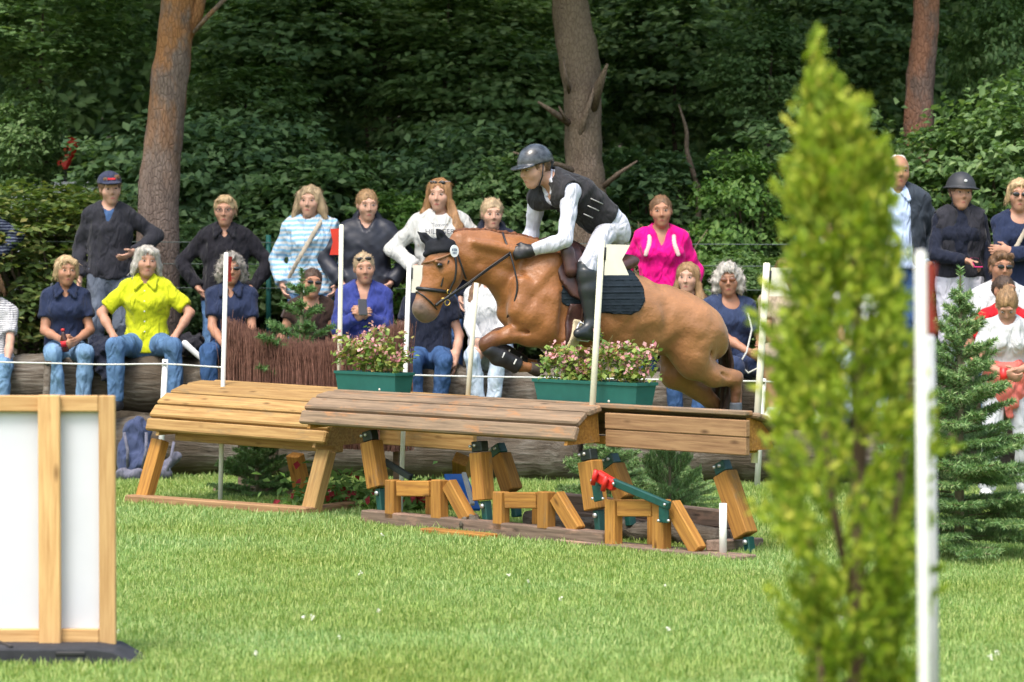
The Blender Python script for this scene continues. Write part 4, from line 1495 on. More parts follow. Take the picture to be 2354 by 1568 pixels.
F.cap(H(1120, 735, -.16), H(1200, 700, -.13), .04, .03, .03); F.cap(H(1120, 735, .16), H(1200, 700, .13), .04, .03, .03)
hput('saddle_seat', F, .009, LEA_BRN)
shell('girth', [(905, 900), (885, 1010), (880, 1200), (960, 1200), (968, 1010), (965, 900)], .014, .009, LEA_BRN, form=hf)
CREAM = mat('cream_fleece', (.58, .50, .34), .95, .2, 40, .6, 120, .1)
shell('belly_guard', [(925, 975), (905, 1060), (890, 1110), (888, 1150), (930, 1150), (955, 1100), (970, 1040), (972, 985)], .024, .008, CREAM, form=hf)
# leg boots
BOOT_B = mat('black_leg_boot', (.016, .016, .018), .5, .2, 25, .1, 80, .4)
BOOT_G = mat('grey_leg_boot', (.09, .10, .12), .6, .2, 25, .1, 80, .3)
STRAPW = mat('white_strap', (.6, .6, .58), .7, .1)
for y, dx, dy in ((-.13, 0, 0), (.12, 26, -14)):
    P = lambda x, z: H(x + dx, z + dy, y)
    F = Form(); F.cap(P(502, 1128), P(560, 1160), .052, .056, .02); F.cap(P(560, 1160), P(645, 1208), .056, .057, .02, cut=(False, True))
    F.ell(P(540, 1180), (.045, .04, .03), .03)
    b = hput('leg_boot', F, .008, BOOT_B)
    for t in (.35, .75):
        c = P(502, 1128) * (1 - t) + P(645, 1208) * t
        q = unit(P(645, 1208) - P(502, 1128)); nrm = np.cross(q, V3(0, 1, 0))
        link('strap', tube_me := bm_mesh('strap', bmesh.new()), None) if False else None
        beam('strap', Vector((c + V3(0, -.056, 0) - nrm * .012).tolist()), Vector((c + V3(0, -.058, 0) + nrm * .028).tolist()), .007, .010, STRAPW, b, .002)
for (a, b_, y) in (((1711, 1384), (1708, 1478), -.15), ((1602, 1470), (1602, 1560), .14)):
    F = Form(); F.cap(H(*a, y), H(*b_, y), .043, .046, .01, cut=(True, True)); hput('leg_boot', F, .008, BOOT_G)

# ------------------------------------------------------------------ rider
def Hw(cx, cy, y=0.0): return toW(H(cx, cy, y))
g = Fig(); g.wide = .93
rot3 = np.array(M_H.to_3x3())
g.pel = Hw(1085, 512, 0); g.neck = Hw(812, 300, -.02)
g.s = np.linalg.norm(g.neck - g.pel) / .5 * .98
s = g.s
g.up = unit(g.neck - g.pel)
g.sh = {'L': Hw(900, 362, -.175), 'R': Hw(738, 388, .15)}
Lx = unit(g.sh['L'] - g.sh['R']); g.L = unit(Lx - g.up * (Lx @ g.up)); g.F = np.cross(g.L, g.up)
if g.F @ (rot3 @ V3(-1, 0, 0)) < 0: g.F = -g.F
g.pF = unit(rot3 @ V3(-.9, 0, -.35)); g.pL = rot3 @ V3(0, -1, 0)
g.waist = g.pel + g.up * .14 * s - g.F * .01; g.chest = g.pel + g.up * .33 * s - g.F * .015
g.hip = {'L': Hw(1075, 545, -.105), 'R': Hw(1075, 545, .105)}
g.knee = {'L': Hw(978, 708, -.31), 'R': Hw(978, 708, .31)}
g.ank = {'L': Hw(1002, 1008, -.335), 'R': Hw(1002, 1008, .335)}
g.toe = {'L': Hw(938, 1046, -.355), 'R': Hw(938, 1046, .355)}
g.el = {'L': Hw(872, 590, -.30), 'R': Hw(708, 560, .26)}
g.wr = {'L': Hw(708, 640, -.185), 'R': Hw(668, 622, .17)}
g.hd = {'L': unit(Hw(610, 655, -.15) - g.wr['L']), 'R': unit(Hw(600, 655, .13) - g.wr['R'])}
g.head = Hw(727, 240, -.02)
g.hf = unit(rot3 @ V3(-1, -.18, -.28)); g.hl = unit(np.cross(V3(0, 0, 1), g.hf)); g.hu = np.cross(g.hf, g.hl)
WHITE_SH = cloth('rider_white', (.52, .53, .60), .05)
WHITE_BR = cloth('rider_breeches', (.54, .54, .60), .05)
VEST = cloth('rider_vest', (.028, .027, .030), .3)
dn = rot3 @ V3(0, 0, -1)
root, P, O, put, fp = person('rider in a black vest, white shirt and dark helmet crouching on the chestnut horse', g, WHITE_SH, WHITE_BR, ('pulled', 'brown'), 'fair', None, sleeves=1.97, neckline='v', vdepth=.07, hem=.0, extras=('collar',), off=.012, wrinkle=.006, flare=.004,
    hand_curl={'L': .75, 'R': .75}, palms={'L': unit(rot3 @ V3(0, 1, -.3)), 'R': unit(rot3 @ V3(0, -1, -.3))}, trousers_to=1.25, h=.012, leg_off=.004, leg_flare=0, leg_thick=.86, skin_legs=False, q_=.74)
F = Form(); torso_form(F, g, .030)
F.plane(g.pel + g.up * .05 * s, -g.up)
for q in ('L', 'R'):
    c = g.sh[q]; F.ell(c + (g.L if q == 'L' else -g.L) * .055 * s, np.array([.072, .080, .075]) * s, .01, sub=True)
F.cap(g.neck + g.up * .0, g.neck + g.up * .15 * s, .07 * s, .085 * s, .008, sub=True)
F.cap(g.neck + g.F * .09 * s + g.up * .02 * s, g.neck - g.up * .15 * s + g.F * .15 * s, .05 * s, .012 * s, .008, sub=True)
F.noise(.005, 25, 2.0); 
vest = put('vest', F, .0095, VEST)
ZIP = mat('vest_zip', (.35, .34, .33), .4, .1)
zp = [g.neck - g.up * t * s + g.F * (.125 - .01 * (t > .2)) * s for t in (.12, .2, .3, .38)]
for (a, b) in (((1000, 385), (1060, 412)), ((985, 420), (1040, 445)), ((965, 460), (1010, 480))):
    tube('vest_strap', [Vector((Hw(*a, -.205) - O).tolist()), Vector((Hw(*b, -.195) - O).tolist())], .004, ZIP, vest, 6)
# belt
F = Form(); F.cap(g.pel + g.up * .045 * s, g.pel + g.up * .085 * s, .15 * s * .93 + .013, .15 * s * .93 + .013, .01, (g.pF, .74), cut=(True, True))
put('belt', F, .009, LEA_BLK)
# gloves
for q in ('L', 'R'):
    F = Form(); hand_form(F, g, q, .75, unit(rot3 @ V3(0, 1 if q == 'L' else -1, -.3)))
    F.cap(g.wr[q] - g.hd[q] * .035, g.wr[q] + g.hd[q] * .02, .030, .032, .01, cut=(True, False))
    F.func(lambda D, *a: D - .005)
    gl = put('glove', F, .0065, LEA_BLK)
# boots
BOOT = mat('riding_boot', (.020, .024, .027), .32, .2, 12, .05, 60, .5)
for q in ('L', 'R'):
    sg = -1 if q == 'L' else 1
    F = Form()
    K, A, T = g.knee[q], g.ank[q], g.toe[q]
    k0 = K + (A - K) * .10
    F.cap(k0, K + (A - K) * .42, .066, .063, .02, cut=(True, False))
    F.cap(k0 + unit(A - K) * -.035 + g.pF * .02, k0 + unit(A - K) * .03 + g.pF * .02, .05, .055, .03)
    F.cap(K + (A - K) * .42, A, .063, .043, .03)
    heel = Hw(1030, 1062, sg * .335)
    F.cap(A, heel, .043, .034, .02); F.cap(heel, T, .032, .034, .03)
    F.cap(A, T * .6 + A * .4, .04, .034, .03)
    F.plane(heel + V3(0, 0, -.03), (0, 0, -1), box=(heel - .2, heel + .2)) if False else None
    put('riding_boot', F, .0085, BOOT)
    st = [Hw(*c, sg * .335) for c in ((945, 990), (925, 1040), (935, 1078), (985, 1085), (1010, 1060), (990, 1010), (945, 990))]
    tube('stirrup', [Vector(toW_l.tolist()) for toW_l in [np.array(Matrix.Rotation(-PSI, 3, 'Z') @ (Vector(p.tolist()) - HREF)) for p in st]], .007, mat('stirrup_steel', (.5, .5, .5), .3, .1, metal=.9), horse, 6)
    lt = [H(975, 700, sg * .30), H(968, 850, sg * .30), H(955, 995, sg * .335)]
    tube('stirrup_leather', [Vector(p.tolist()) for p in lt], .008, LEA_BRN, horse, 6)
# helmet
s = g.s * 1.02
HEL = mat('helmet_shell', (.045, .05, .058), .22, .75, 22, spec=.55)
F = Form()
e = lambda c, r, k=.01, sub=False: F.ell(P(*c), np.array(r) * s, k, np.array([g.hl, g.hf, g.hu]), sub)
e((0, -.014, .044), (.101, .128, .118))
F.plane(P(0, 0, .036), -g.hu + g.hf * .12)
e((0, .085, .038), (.095, .085, .013), .008)
F.cap(P(0, -.1, .02), P(0, -.09, -.01), .05 * s, .04 * s, .02)
e((0, -.005, .02), (.080, .10, .09), .004, True)
helm = put('helmet', F, .0065, HEL)
F = Form(); e = lambda c, r, k=.01, sub=False: F.ell(P(*c), np.array(r) * s, k, np.array([g.hl, g.hf, g.hu]), sub)
e((0, -.012, .044), (.1035, .1305, .016))
e((0, -.012, .044), (.09, .11, .03), .002, True)
put('helmet_band', F, .0055, LEA_BLK, helm)
for sd in (-1, 1):
    tube('chin_strap', [Vector((P(sd * .088, -.01, .03) - O).tolist()), Vector((P(sd * .08, .012, -.045) - O).tolist()), Vector((P(sd * .05, .035, -.105) - O).tolist()), Vector((P(0, .045, -.12) - O).tolist())], .0055, LEA_BLK, helm, 6)
# ------------------------------------------------------------------ spectators
def top_at(px, py, d): return np.array(W(px, py, d))
def seated(px, py, s=1.03, dd=0.0, **kw):
    kw['head_yaw'] = kw.get('head_yaw', 0) + R(((px * 37) % 21) - 8); kw['head_roll'] = kw.get('head_roll', 0) + R(((px * 13) % 9) - 4)
    d = logd(px) + dd
    p = top_at(px, py, d); p[2] -= .775 * s
    return skeleton(p, s=s, sit=True, **kw)
def standing(px, py, s=1.08, dd=1.0, **kw):
    kw['head_yaw'] = kw.get('head_yaw', 0) + R(((px * 29) % 23) - 9); kw['head_roll'] = kw.get('head_roll', 0) + R(((px * 17) % 9) - 4)
    d = logd(px) + dd
    p = top_at(px, py, d); p[2] -= .775 * s
    return skeleton(p, s=s, **kw)
NAVY = cloth('navy', (.018, .026, .060)); NAVY2 = cloth('dark_navy', (.013, .016, .030)); BLACKC = cloth('black', (.016, .015, .020))
CHAR = cloth('charcoal', (.026, .026, .034)); BLUEC = cloth('royal_blue', (.032, .045, .20)); YEL = cloth('lime_yellow', (.50, .53, .016), .08)
WHT = cloth('white', (.52, .52, .53), .05); OFFW = cloth('off_white', (.52, .52, .50), .06); PINK = cloth('magenta', (.72, .004, .20), .06)
BRNC = cloth('dark_brown', (.035, .020, .016)); LBLUE = cloth('light_blue_shirt', (.42, .52, .72)); GREYB = cloth('pale_grey_breeches', (.47, .47, .53), .06)
J1 = denim('mid', (.085, .16, .29)); J2 = denim('light', (.16, .27, .42)); J3 = denim('dark', (.04, .085, .19)); J4 = denim('pale', (.48, .56, .66)); J5 = denim('grey', (.11, .13, .17))
STR_B = stripes('light_blue', (.25, .46, .66), (.54, .57, .60), 24)
STR_N = stripes('navy_jacket', (.02, .025, .05), (.14, .16, .22), 38, .72)
STR_T = stripes('grey_tee', (.55, .55, .56), (.16, .15, .18), 60, .62)
SH_D = mat('dark_shoe', (.03, .03, .035), .6, .2); SH_W = mat('white_shoe', (.7, .7, .68), .6, .06); SH_B = mat('blue_shoe', (.05, .14, .42), .6, .1)
BAGC = mat('beige_strap', (.42, .36, .28), .8, .1)
SKINNED = dict(skin_legs=False)
DOWN = {'L': (.25, -.02, -.04), 'R': (-.25, -.02, -.04)}
POCK = {'L': (.215, -.07, .03), 'R': (-.215, -.07, .03)}
EO = {'L': (1, .35, .1), 'R': (-1, .35, .1)}
LAP = {'L': (.05, -.34, .07), 'R': (-.05, -.34, .07)}
FSIT = {'L': (.12, -.40, -.44), 'R': (-.12, -.40, -.44)}
crowd = {}
def child_tube(nm, pts, O, r, m, parent, n=6):
    return tube(nm, [Vector((np.asarray(p) - O).tolist()) for p in pts], r, m, parent, n)
def bag_strap(g, O, root, sd=1, m=BAGC, w=.02):
    """strap running from one shoulder across the chest to the opposite hip"""
    s = g.s
    a = g.sh['L' if sd > 0 else 'R'] + g.up * .082 * s - g.L * sd * .05 * s
    b = g.chest + g.F * .158 * s
    c = g.pel + g.F * .10 * s - g.L * sd * .165 * s + g.up * .04 * s
    pts = spline([a - g.F * .08 * s, a, a * .55 + b * .45 + g.F * .075 * s, b, b * .5 + c * .5 + g.F * .045 * s, c], 18)
    F = Form()
    for i in range(17): F.cap(pts[i], pts[i + 1], w, k=.006, flat=(g.F, .4))
    v, f = F.polys(.009)
    link('bag_strap', np_mesh('bag_strap', relax(v, f) - O, f), m, root)

# 1 cut off by the left edge, standing
g = standing(-72, 402, hands={'L': (.24, -.10, .12), 'R': (-.2, -.1, 0)}, elbow_out=EO)
person('standing person in a dark striped jacket cut off by the left edge', g, STR_N, J3, ('short', 'brown'), 'mid', SH_D, **SKINNED)
# 2 seated at the left edge
g = seated(-18, 622, hands={'L': (.16, -.30, -.02), 'R': (-.1, -.3, .05)}, s=1.0, dd=-.1)
person('seated person in a grey striped t-shirt cut off by the left edge', g, STR_T, J2, ('wavyshort', 'brown'), 'fair', SH_D, sleeves=.75, **SKINNED)
# 3
g = seated(150, 585, s=1.03, wide=.93, yaw=R(8), head_yaw=R(14), hands={'L': (.075, -.29, .075), 'R': (-.035, -.29, .085)}, feet={'L': (.13, -.40, -.45), 'R': (-.06, -.38, -.45)}, lean=.04)
r, P, O, put, fp = person('smiling seated woman with blond hair and navy polo holding a bottle', g, NAVY, J2, ('wavyshort', 'blond'), 'tan', SH_D, sleeves=.62, neckline='v', extras=('collar',), bust=.8, hand_curl={'L': .6, 'R': .6}, palms={'L': (-1, 0, .1), 'R': (1, 0, .1)}, **SKINNED)
crowd['bottle'] = g.wr['L'] * .5 + g.wr['R'] * .5 + g.hd['L'] * .07 + V3(0, -.02, .02)
# 4
g = standing(252, 395, s=1.09, hands={'L': (.205, -.12, .14), 'R': (-.235, -.08, -.06)}, elbow_out={'L': (1, .5, 0), 'R': (-.5, .8, 0)}, head_yaw=R(8), head_pitch=R(4))
r, P, O, put, fp = person('slim standing youth in a navy cap and dark zipped hoodie by the pine trunk', g, CHAR, J5, ('short', 'brown'), 'fair', SH_D, neckline='v', vdepth=.14, hem=.08, wrinkle=.009, off=.02, **SKINNED)
s = g.s
F = Form(); torso_form(F, g, .006); F.plane(g.waist, -g.up)
F.cap(g.neck + g.up * .02 + g.F * .02, g.neck + g.up * .2, .066, .08, .006, sub=True); F.cap(g.neck + g.F * .085 * s, g.neck - g.up * .05 * s + g.F * .12 * s, .04, .012, .006, sub=True)
put('undershirt', F, .016, cloth('blue_tee', (.05, .10, .22)))
rt = np.array([g.hl, g.hf, g.hu])
F = Form(); F.ell(P(0, -.014, .055), np.array([.098, .119, .092]) * s, .01, rt); F.plane(P(0, 0, .05), -g.hu); F.ell(P(0, .10, .055), np.array([.075, .08, .012]) * s, .012, rt)
F.ell(P(0, -.014, .045), np.array([.088, .108, .084]) * s, .004, rt, True)
cap_o = put('cap', F, .0065, cloth('cap_navy', (.035, .04, .075)))
link('cap_print', box_mesh('cap_print', .07, .012, .02, .003), cloth('cap_red', (.42, .03, .035)), cap_o, Vector((P(0, .092, .085) - O).tolist()), (R(-18), 0, math.atan2(-g.hf[0], -g.hf[1]) * -1 + 0))
# 5
g = seated(337, 562, s=1.06, wide=.98, hands={'L': (.235, -.20, .045), 'R': (-.235, -.20, .045)}, elbow_out={'L': (1, .25, .1), 'R': (-1, .25, .1)}, feet={'L': (.26, -.40, -.45), 'R': (-.20, -.40, -.45)}, lean=.06, head_yaw=R(6))
r, P, O, put, fp = person('seated grey haired woman in a bright lime yellow shirt', g, YEL, J1, ('greybob', 'grey'), 'mid', SH_D, sleeves=.8, neckline='v', extras=('collar',), hem=.07, bust=.85, wrinkle=.010, vdepth=.06, off=.016, flare=.008, palms={'L': (0, .3, -1), 'R': (0, .3, -1)}, leg_off=.016, **SKINNED)
for t in (.08, .16, .24, .32, .40):
    q = g.neck - g.up * t * g.s; q = q + g.F * (.135 + .03 * math.sin(t * 5)) * g.s
    link('button', uv_ell('button', .006, .004, .006), WHT, r, Vector((q - O).tolist()))
# 6
g = standing(518, 446, s=1.08, wide=1.05, hands=POCK, elbow_out=EO, head_yaw=R(4))
r, P, O, put, fp = person('stocky standing person in a black sweater with short blond hair and glasses', g, BLACKC, J1, ('short', 'blond'), 'mid', SH_D, neckline='v', vdepth=.10, hem=.09, extras=('collar',), wrinkle=.010, off=.02, belly=.8, **SKINNED)
glasses(r, fp)
# 7
g = seated(532, 580, s=1.04, wide=.98, hands={'L': (.06, -.33, .06), 'R': (-.04, -.35, .05)}, head_yaw=R(10), lean=.05)
r, P, O, put, fp = person('seated woman with curly grey hair, sunglasses and navy polo beside the brush', g, NAVY, J3, ('curly', 'greydark'), 'tan', SH_D, sleeves=.68, neckline='v', extras=('collar',), bust=.8, **SKINNED)
glasses(r, fp, LENS)
# 8
g = standing(714, 424, s=1.08, hands={'L': (.21, -.10, -.02), 'R': (-.22, -.09, -.02)}, head_yaw=R(-6), wide=1.02)
r, P, O, put, fp = person('standing young woman with a blond bob and blue striped sweater', g, STR_B, J1, ('bob', 'ashblond'), 'fair', SH_D, hem=.10, off=.026, wrinkle=.011, bust=.7, flare=.012, **SKINNED)
bag_strap(g, O, r, 1)
link('badge', uv_ell('badge', .016, .006, .02), mat('yellow_badge', (.7, .5, .02), .6, .1), r, Vector((g.chest + g.up * .045 + g.L * .10 + g.F * .118 - O).tolist()))
# 9
g = standing(843, 432, s=1.08, hands={'L': (.20, -.10, .03), 'R': (-.2, -.08, .03)}, elbow_out=EO, wide=1.05, head_pitch=R(6))
PUFF = mat('puffer_nylon', (.022, .024, .036), .45, .2, 12, .2, 60, .35)
r, P, O, put, fp = person('standing young woman in a quilted dark navy puffer jacket with a hood', g, PUFF, J2, ('pulled', 'lightbrown'), 'fair', SH_D, neckline='hood', hem=.10, off=.030, wrinkle=.010, vdepth=.08, **SKINNED)
# 10
g = seated(716, 612, s=1.0, hands={'L': (.12, -.30, .03), 'R': (-.16, -.28, .05)}, head_yaw=R(12), head_roll=R(8), lean=.12)
r, P, O, put, fp = person('seated woman in a dark brown top and sunglasses behind the small fir', g, BRNC, J3, ('pulled', 'dark'), 'tan', SH_D, sleeves=.35, neckline='scoop', **SKINNED)
glasses(r, fp, LENS)
# 11
g = seated(837, 577, s=1.05, hands={'L': (.03, -.26, .27), 'R': (-.045, -.28, .26)}, lean=.05, head_pitch=R(3), wide=1.03)
r, P, O, put, fp = person('seated woman in a royal blue cardigan looking up from her phone', g, BLUEC, J2, ('pulled', 'ashblond'), 'mid', SH_D, neckline='v', vdepth=.17, hem=.08, bust=.8, off=.02, wrinkle=.010, hand_curl={'L': .7, 'R': .7}, palms={'L': (-1, 0, .3), 'R': (1, 0, .3)}, **SKINNED)
glasses(r, fp, LENS, up=.07)
crowd['phone'] = (g.wr['L'] + g.wr['R']) / 2 + (g.hd['L'] + g.hd['R']) / 2 * .09
# 12
g = standing(1012, 408, s=1.13, wide=1.04, hands={'L': (.20, -.08, .06), 'R': (-.185, -.12, .10)}, elbow_out={'L': (1, .3, 0), 'R': (-1, .4, .1)}, head_yaw=R(-3))
r, P, O, put, fp = person('standing woman with long ginger hair and a white printed sweatshirt', g, OFFW, J3, ('long', 'ginger'), 'fair', SH_D, hem=.08, bust=.95, off=.024, wrinkle=.010, flare=.012, **SKINNED)
glasses(r, fp, LENS, up=.085, rim=mat('pale_rim', (.45, .44, .5), .3, .1))
PRINT = mat('shirt_print', (.035, .035, .06), .8, .1)
def text_on(parent, O, body, size, pos, f, m, up=V3(0, 0, 1), nm='print', ext=.0015):
    cu = bpy.data.curves.new(nm, 'FONT'); cu.body = body; cu.size = size; cu.align_x = 'CENTER'; cu.align_y = 'CENTER'; cu.extrude = ext
    to = bpy.data.objects.new(nm, cu); C.objects.link(to)
    dg = bpy.context.evaluated_depsgraph_get()
    me = bpy.data.meshes.new_from_object(to.evaluated_get(dg))
    bpy.data.objects.remove(to)
    o = link(nm, me, m, parent)
    f = unit(f); x = unit(np.cross(up, f)); u = np.cross(f, x)
    Mx = Matrix(np.array([x, u, f]).T.tolist()).to_4x4(); Mx.translation = Vector((np.asarray(pos) - O).tolist())
    o.matrix_basis = Mx
    return o
ft = g.F
q = g.chest + g.F * .186 * g.s
text_on(r, O, 'Tommy', .045, q + g.up * .085 * g.s - g.F * .015, ft, PRINT, g.up)
text_on(r, O, 'HILFIGER', .062, q + g.up * .035 * g.s, ft, PRINT, g.up)
text_on(r, O, '19  85', .045, q - g.up * .02 * g.s + g.F * .004, ft, PRINT, g.up)
bag_strap(g, O, r, 1, m=mat('thin_chain', (.25, .2, .12), .4, .1), w=.006)
# 13
g = seated(988, 594, s=1.03, dd=-.05, hands={'L': (.20, -.12, -.06), 'R': (-.19, -.10, -.05)}, feet={'L': (.075, -.38, -.46), 'R': (-.085, -.38, -.46)})
person('seated person in a dark t-shirt and blue jeans behind the horse\'s head', g, NAVY2, J3, ('pulled', 'brown'), 'fair', SH_D, sleeves=.55, trousers_to=1.86)
# 14
g = standing(1130, 454, s=1.05, hands=DOWN, head_pitch=R(3))
person('standing young woman with a blond ponytail and dark jacket behind the horse\'s neck', g, NAVY2, J3, ('pony', 'ashblond'), 'fair', SH_D, neckline='hood', vdepth=.06, off=.024, **SKINNED)
# 15
g = seated(1128, 578, s=1.02, dd=-.05, hands={'L': (.02, -.32, .03), 'R': (-.06, -.34, .05)}, feet={'L': (.06, -.40, -.48), 'R': (-.05, -.38, -.48)}, yaw=R(-6))
person('seated person in a white top and pale jeans behind the horse\'s chest', g, WHT, J4, ('long', 'brown'), 'fair', None, sleeves=1.9, bust=.7, trousers_to=1.9, leg_off=.008)
# 16
g = standing(1520, 446, s=1.10, wide=.97, hands={'L': (.23, -.03, -.03), 'R': (-.23, -.03, -.03)}, head_yaw=R(-4))
r, P, O, put, fp = person('standing woman in a bright magenta blouse with pale backpack straps', g, PINK, J3, ('pulled', 'brown'), 'tan', SH_D, neckline='v', vdepth=.15, sleeves=1.7, hem=.12, bust=.85, off=.022, wrinkle=.009, flare=.01, **SKINNED)
for q in (1, -1):
    s = g.s
    pts = spline([g.sh['L' if q > 0 else 'R'] - g.L * q * .055 * s - g.F * .09 * s + g.up * .03 * s, g.sh['L' if q > 0 else 'R'] - g.L * q * .055 * s + g.up * .088 * s, g.sh['L' if q > 0 else 'R'] - g.L * q * .05 * s + g.F * .125 * s - g.up * .03 * s, g.chest + g.L * q * .125 * s + g.F * .158 * s - g.up * .02 * s], 12)
    F = Form()
    for i in range(11): F.cap(pts[i], pts[i + 1], .019, k=.006, flat=(g.F, .5))
    put('backpack_strap', F, .008, mat('pale_strap', (.55, .42, .38), .8, .1))
# 17
g = seated(1583, 601, s=1.0, head_yaw=R(-8), hands=LAP, feet={'L': (.06, -.40, -.42), 'R': (-.12, -.40, -.42)})
person('seated girl with long light brown hair behind the horse\'s rump', g, BLACKC, J3, ('long', 'lightbrown'), 'fair', SH_W, **SKINNED)
# 18
g = seated(1672, 604, s=1.06, yaw=R(18), head_yaw=R(-32), hands={'L': (.12, -.36, .11), 'R': (.03, -.38, .10)}, lean=.03, feet={'L': (.14, -.42, -.44), 'R': (-.08, -.42, -.44)}, wide=1.04)
r, P, O, put, fp = person('seated grey curly haired woman in a navy dress and brown sunglasses', g, cloth('slate_navy', (.030, .044, .095)), cloth('slate_navy', (.03, .044, .095)), ('curly', 'grey'), 'tan', SH_D, neckline='scoop', sleeves=.75, bust=.8, trousers_to=1.12, off=.02, wrinkle=.009, hand_curl={'L': .7, 'R': .7}, leg_off=.03)
glasses(r, fp, LENS_B)
crowd['lead'] = (g.wr['L'] + g.wr['R']) / 2 + g.hd['L'] * .06
# 19
g = seated(1806, 590, s=1.03, hands=LAP, feet={'L': (.16, -.38, -.42), 'R': (-.12, -.36, -.40)})
person('bare legged seated person in white shoes half hidden by the foreground conifer', g, cloth('sand', (.35, .28, .2)), cloth('sand', (.35, .28, .2)), ('short', 'brown'), 'mid', SH_W, sleeves=.6, trousers_to=1.0, leg_off=.03)
# 20
g = standing(2062, 351, s=1.16, wide=1.08, hands={'L': (.23, -.05, -.02), 'R': (-.23, -.1, .0)}, head_yaw=R(-4))
r, P, O, put, fp = person('tall balding man in a dark jacket over a light blue shirt', g, LBLUE, J3, ('bald', 'white'), 'tan', SH_D, neckline='v', vdepth=.03, extras=('collar',), off=.016, belly=.95, **SKINNED)
F = Form(); torso_form(F, g, .045, 0, .95)
F.cap(g.pel, g.pel - g.up * .1, .2, .2, .05, (g.pF, .74)); F.plane(g.pel - g.up * .08, -g.up)
for q in ('L', 'R'): arm_form(F, g, q, .03, 1.95, .01)
F.noise(.009, 16, 3.0)
F.cap(g.neck + g.F * .12 + g.up * .05, g.pel + g.F * .2 - g.up * .2, .085, .13, .01, sub=True)
F.cap(g.neck, g.neck + g.up * .2, .075, .085, .01, sub=True)
put('jacket', F, .014, cloth('slate_jacket', (.035, .045, .060)))
# 21
g = standing(2207, 404, s=1.08, dd=.7, hands={'L': (.24, -.06, -.12), 'R': (.02, -.22, .13)}, elbow_out={'L': (.6, .7, 0), 'R': (-1, .2, -.2)})
r, P, O, put, fp = person('standing woman in a black riding helmet, body protector and pale breeches', g, NAVY2, GREYB, ('pulled', 'brown'), 'mid', SH_D, neckline='high', hem=.0, off=.014, bust=.7, hand_curl={'R': .7, 'L': .3}, palms={'R': (.3, -.2, -.6)}, **SKINNED)
F = Form(); torso_form(F, g, .040); F.plane(g.pel + g.up * .0, -g.up)
F.cap(g.neck + g.F * .15, g.pel + g.F * .24 - g.up * .1, .065, .10, .01, sub=True)
F.cap(g.neck - g.up * .02, g.neck + g.up * .2, .085, .1, .01, sub=True)
for q in ('L', 'R'): F.ell(g.sh[q] + (g.L if q == 'L' else -g.L) * .05, np.array([.078, .085, .085]), .01, sub=True)
F.noise(.006, 22, 4.0)
put('body_protector', F, .014, CHAR)
s = g.s; rt = np.array([g.hl, g.hf, g.hu])
F = Form(); F.ell(P(0, -.012, .04), np.array([.114, .137, .130]) * s, .01, rt); F.plane(P(0, 0, .04), -g.hu)
F.ell(P(0, -.005, .042), np.array([.142, .163, .011]) * s, .012, rt); F.ell(P(0, -.01, .02), np.array([.09, .113, .098]) * s, .004, rt, True)
hl = put('helmet', F, .0065, mat('matt_black_helmet', (.03, .032, .038), .55, .15, 20, spec=.4))
link('badge', uv_ell('badge', .014, .005, .012), mat('silver_badge', (.6, .6, .6), .3, .1), hl, Vector((P(0, .115, .095) - O).tolist()))
crowd['phone2'] = g.wr['R'] + g.hd['R'] * .085 + V3(0, -.03, 0)
for q in (-1, 1):
    child_tube('chin_strap', [P(q * .085, -.005, .03), P(q * .06, .03, -.09), P(0, .05, -.118)], O, .005, LEA_BLK, hl)
# 22
g = standing(2343, 408, s=1.08, dd=.6, hands={'L': (-.10, -.20, .22), 'R': (.10, -.22, .19)}, elbow_out={'L': (1, 0, -.3), 'R': (-1, 0, -.3)})
r, P, O, put, fp = person('blond woman in sunglasses standing with folded arms at the right edge', g, NAVY, J3, ('wavyshort', 'blond'), 'mid', SH_D, neckline='scoop', bust=.8, palms={'L': (0, 1, 0), 'R': (0, 1, 0)}, **SKINNED)
glasses(r, fp, LENS)
bag_strap(g, O, r, 1)
# 23
g = seated(2299, 574, s=1.06, dd=-.1, hands=LAP, wide=1.1, head_yaw=R(4))
r, P, O, put, fp = person('seated brown haired man in sunglasses and a white t-shirt', g, WHT, J2, ('short', 'brown'), 'tan', SH_D, sleeves=.7, belly=.7, **SKINNED)
glasses(r, fp, LENS)
# 24
g = seated(2306, 630, s=1.0, dd=-.75, hands={'L': (.22, -.15, .05), 'R': (-.2, -.2, .05)}, head_yaw=R(10), head_roll=R(-6))
person('dark haired woman in a red top between the seated man and the white t-shirt', g, cloth('red', (.50, .012, .02)), J3, ('pulled', 'dark'), 'tan', SH_D, sleeves=.6, **SKINNED)
# 25
d25 = 26.4
p = top_at(2312, 680, d25); s25 = .95
p[2] = .905 * s25 + .02
g = skeleton(p, s=s25, hands={'L': (.05, -.26, .10), 'R': (-.04, -.27, .08)}, elbow_out={'L': (1, .3, -.2), 'R': (-1, .3, -.2)}, head_pitch=R(40), lean=.15, feet={'L': (.17, 0, -.855), 'R': (-.15, -.03, -.855)}, head_yaw=R(-10))
r, P, O, put, fp = person('standing woman in white t-shirt and trousers with a coral jacket round her waist', g, WHT, cloth('white_trousers', (.50, .51, .54), .05), ('bun', 'lightbrown'), 'mid', SH_W, sleeves=.55, hem=.03, bust=.75, leg_off=.016, leg_flare=.02, off=.018, wrinkle=.010, hand_curl={'L': .6, 'R': .6}, palms={'L': (-1, 0, 0), 'R': (1, 0, 0)})
F = Form(); F.cap(g.pel + g.up * .075, g.pel - g.up * .045, .186, .190, .02, (g.pF, .80))
F.cap(g.pel + g.F * .13 + g.up * .02, g.pel + g.F * .17 - g.up * .15 + g.L * .06, .035, .03, .02); F.cap(g.pel + g.F * .13 + g.up * .02, g.pel + g.F * .15 - g.up * .22 + g.L * .02, .035, .028, .02)
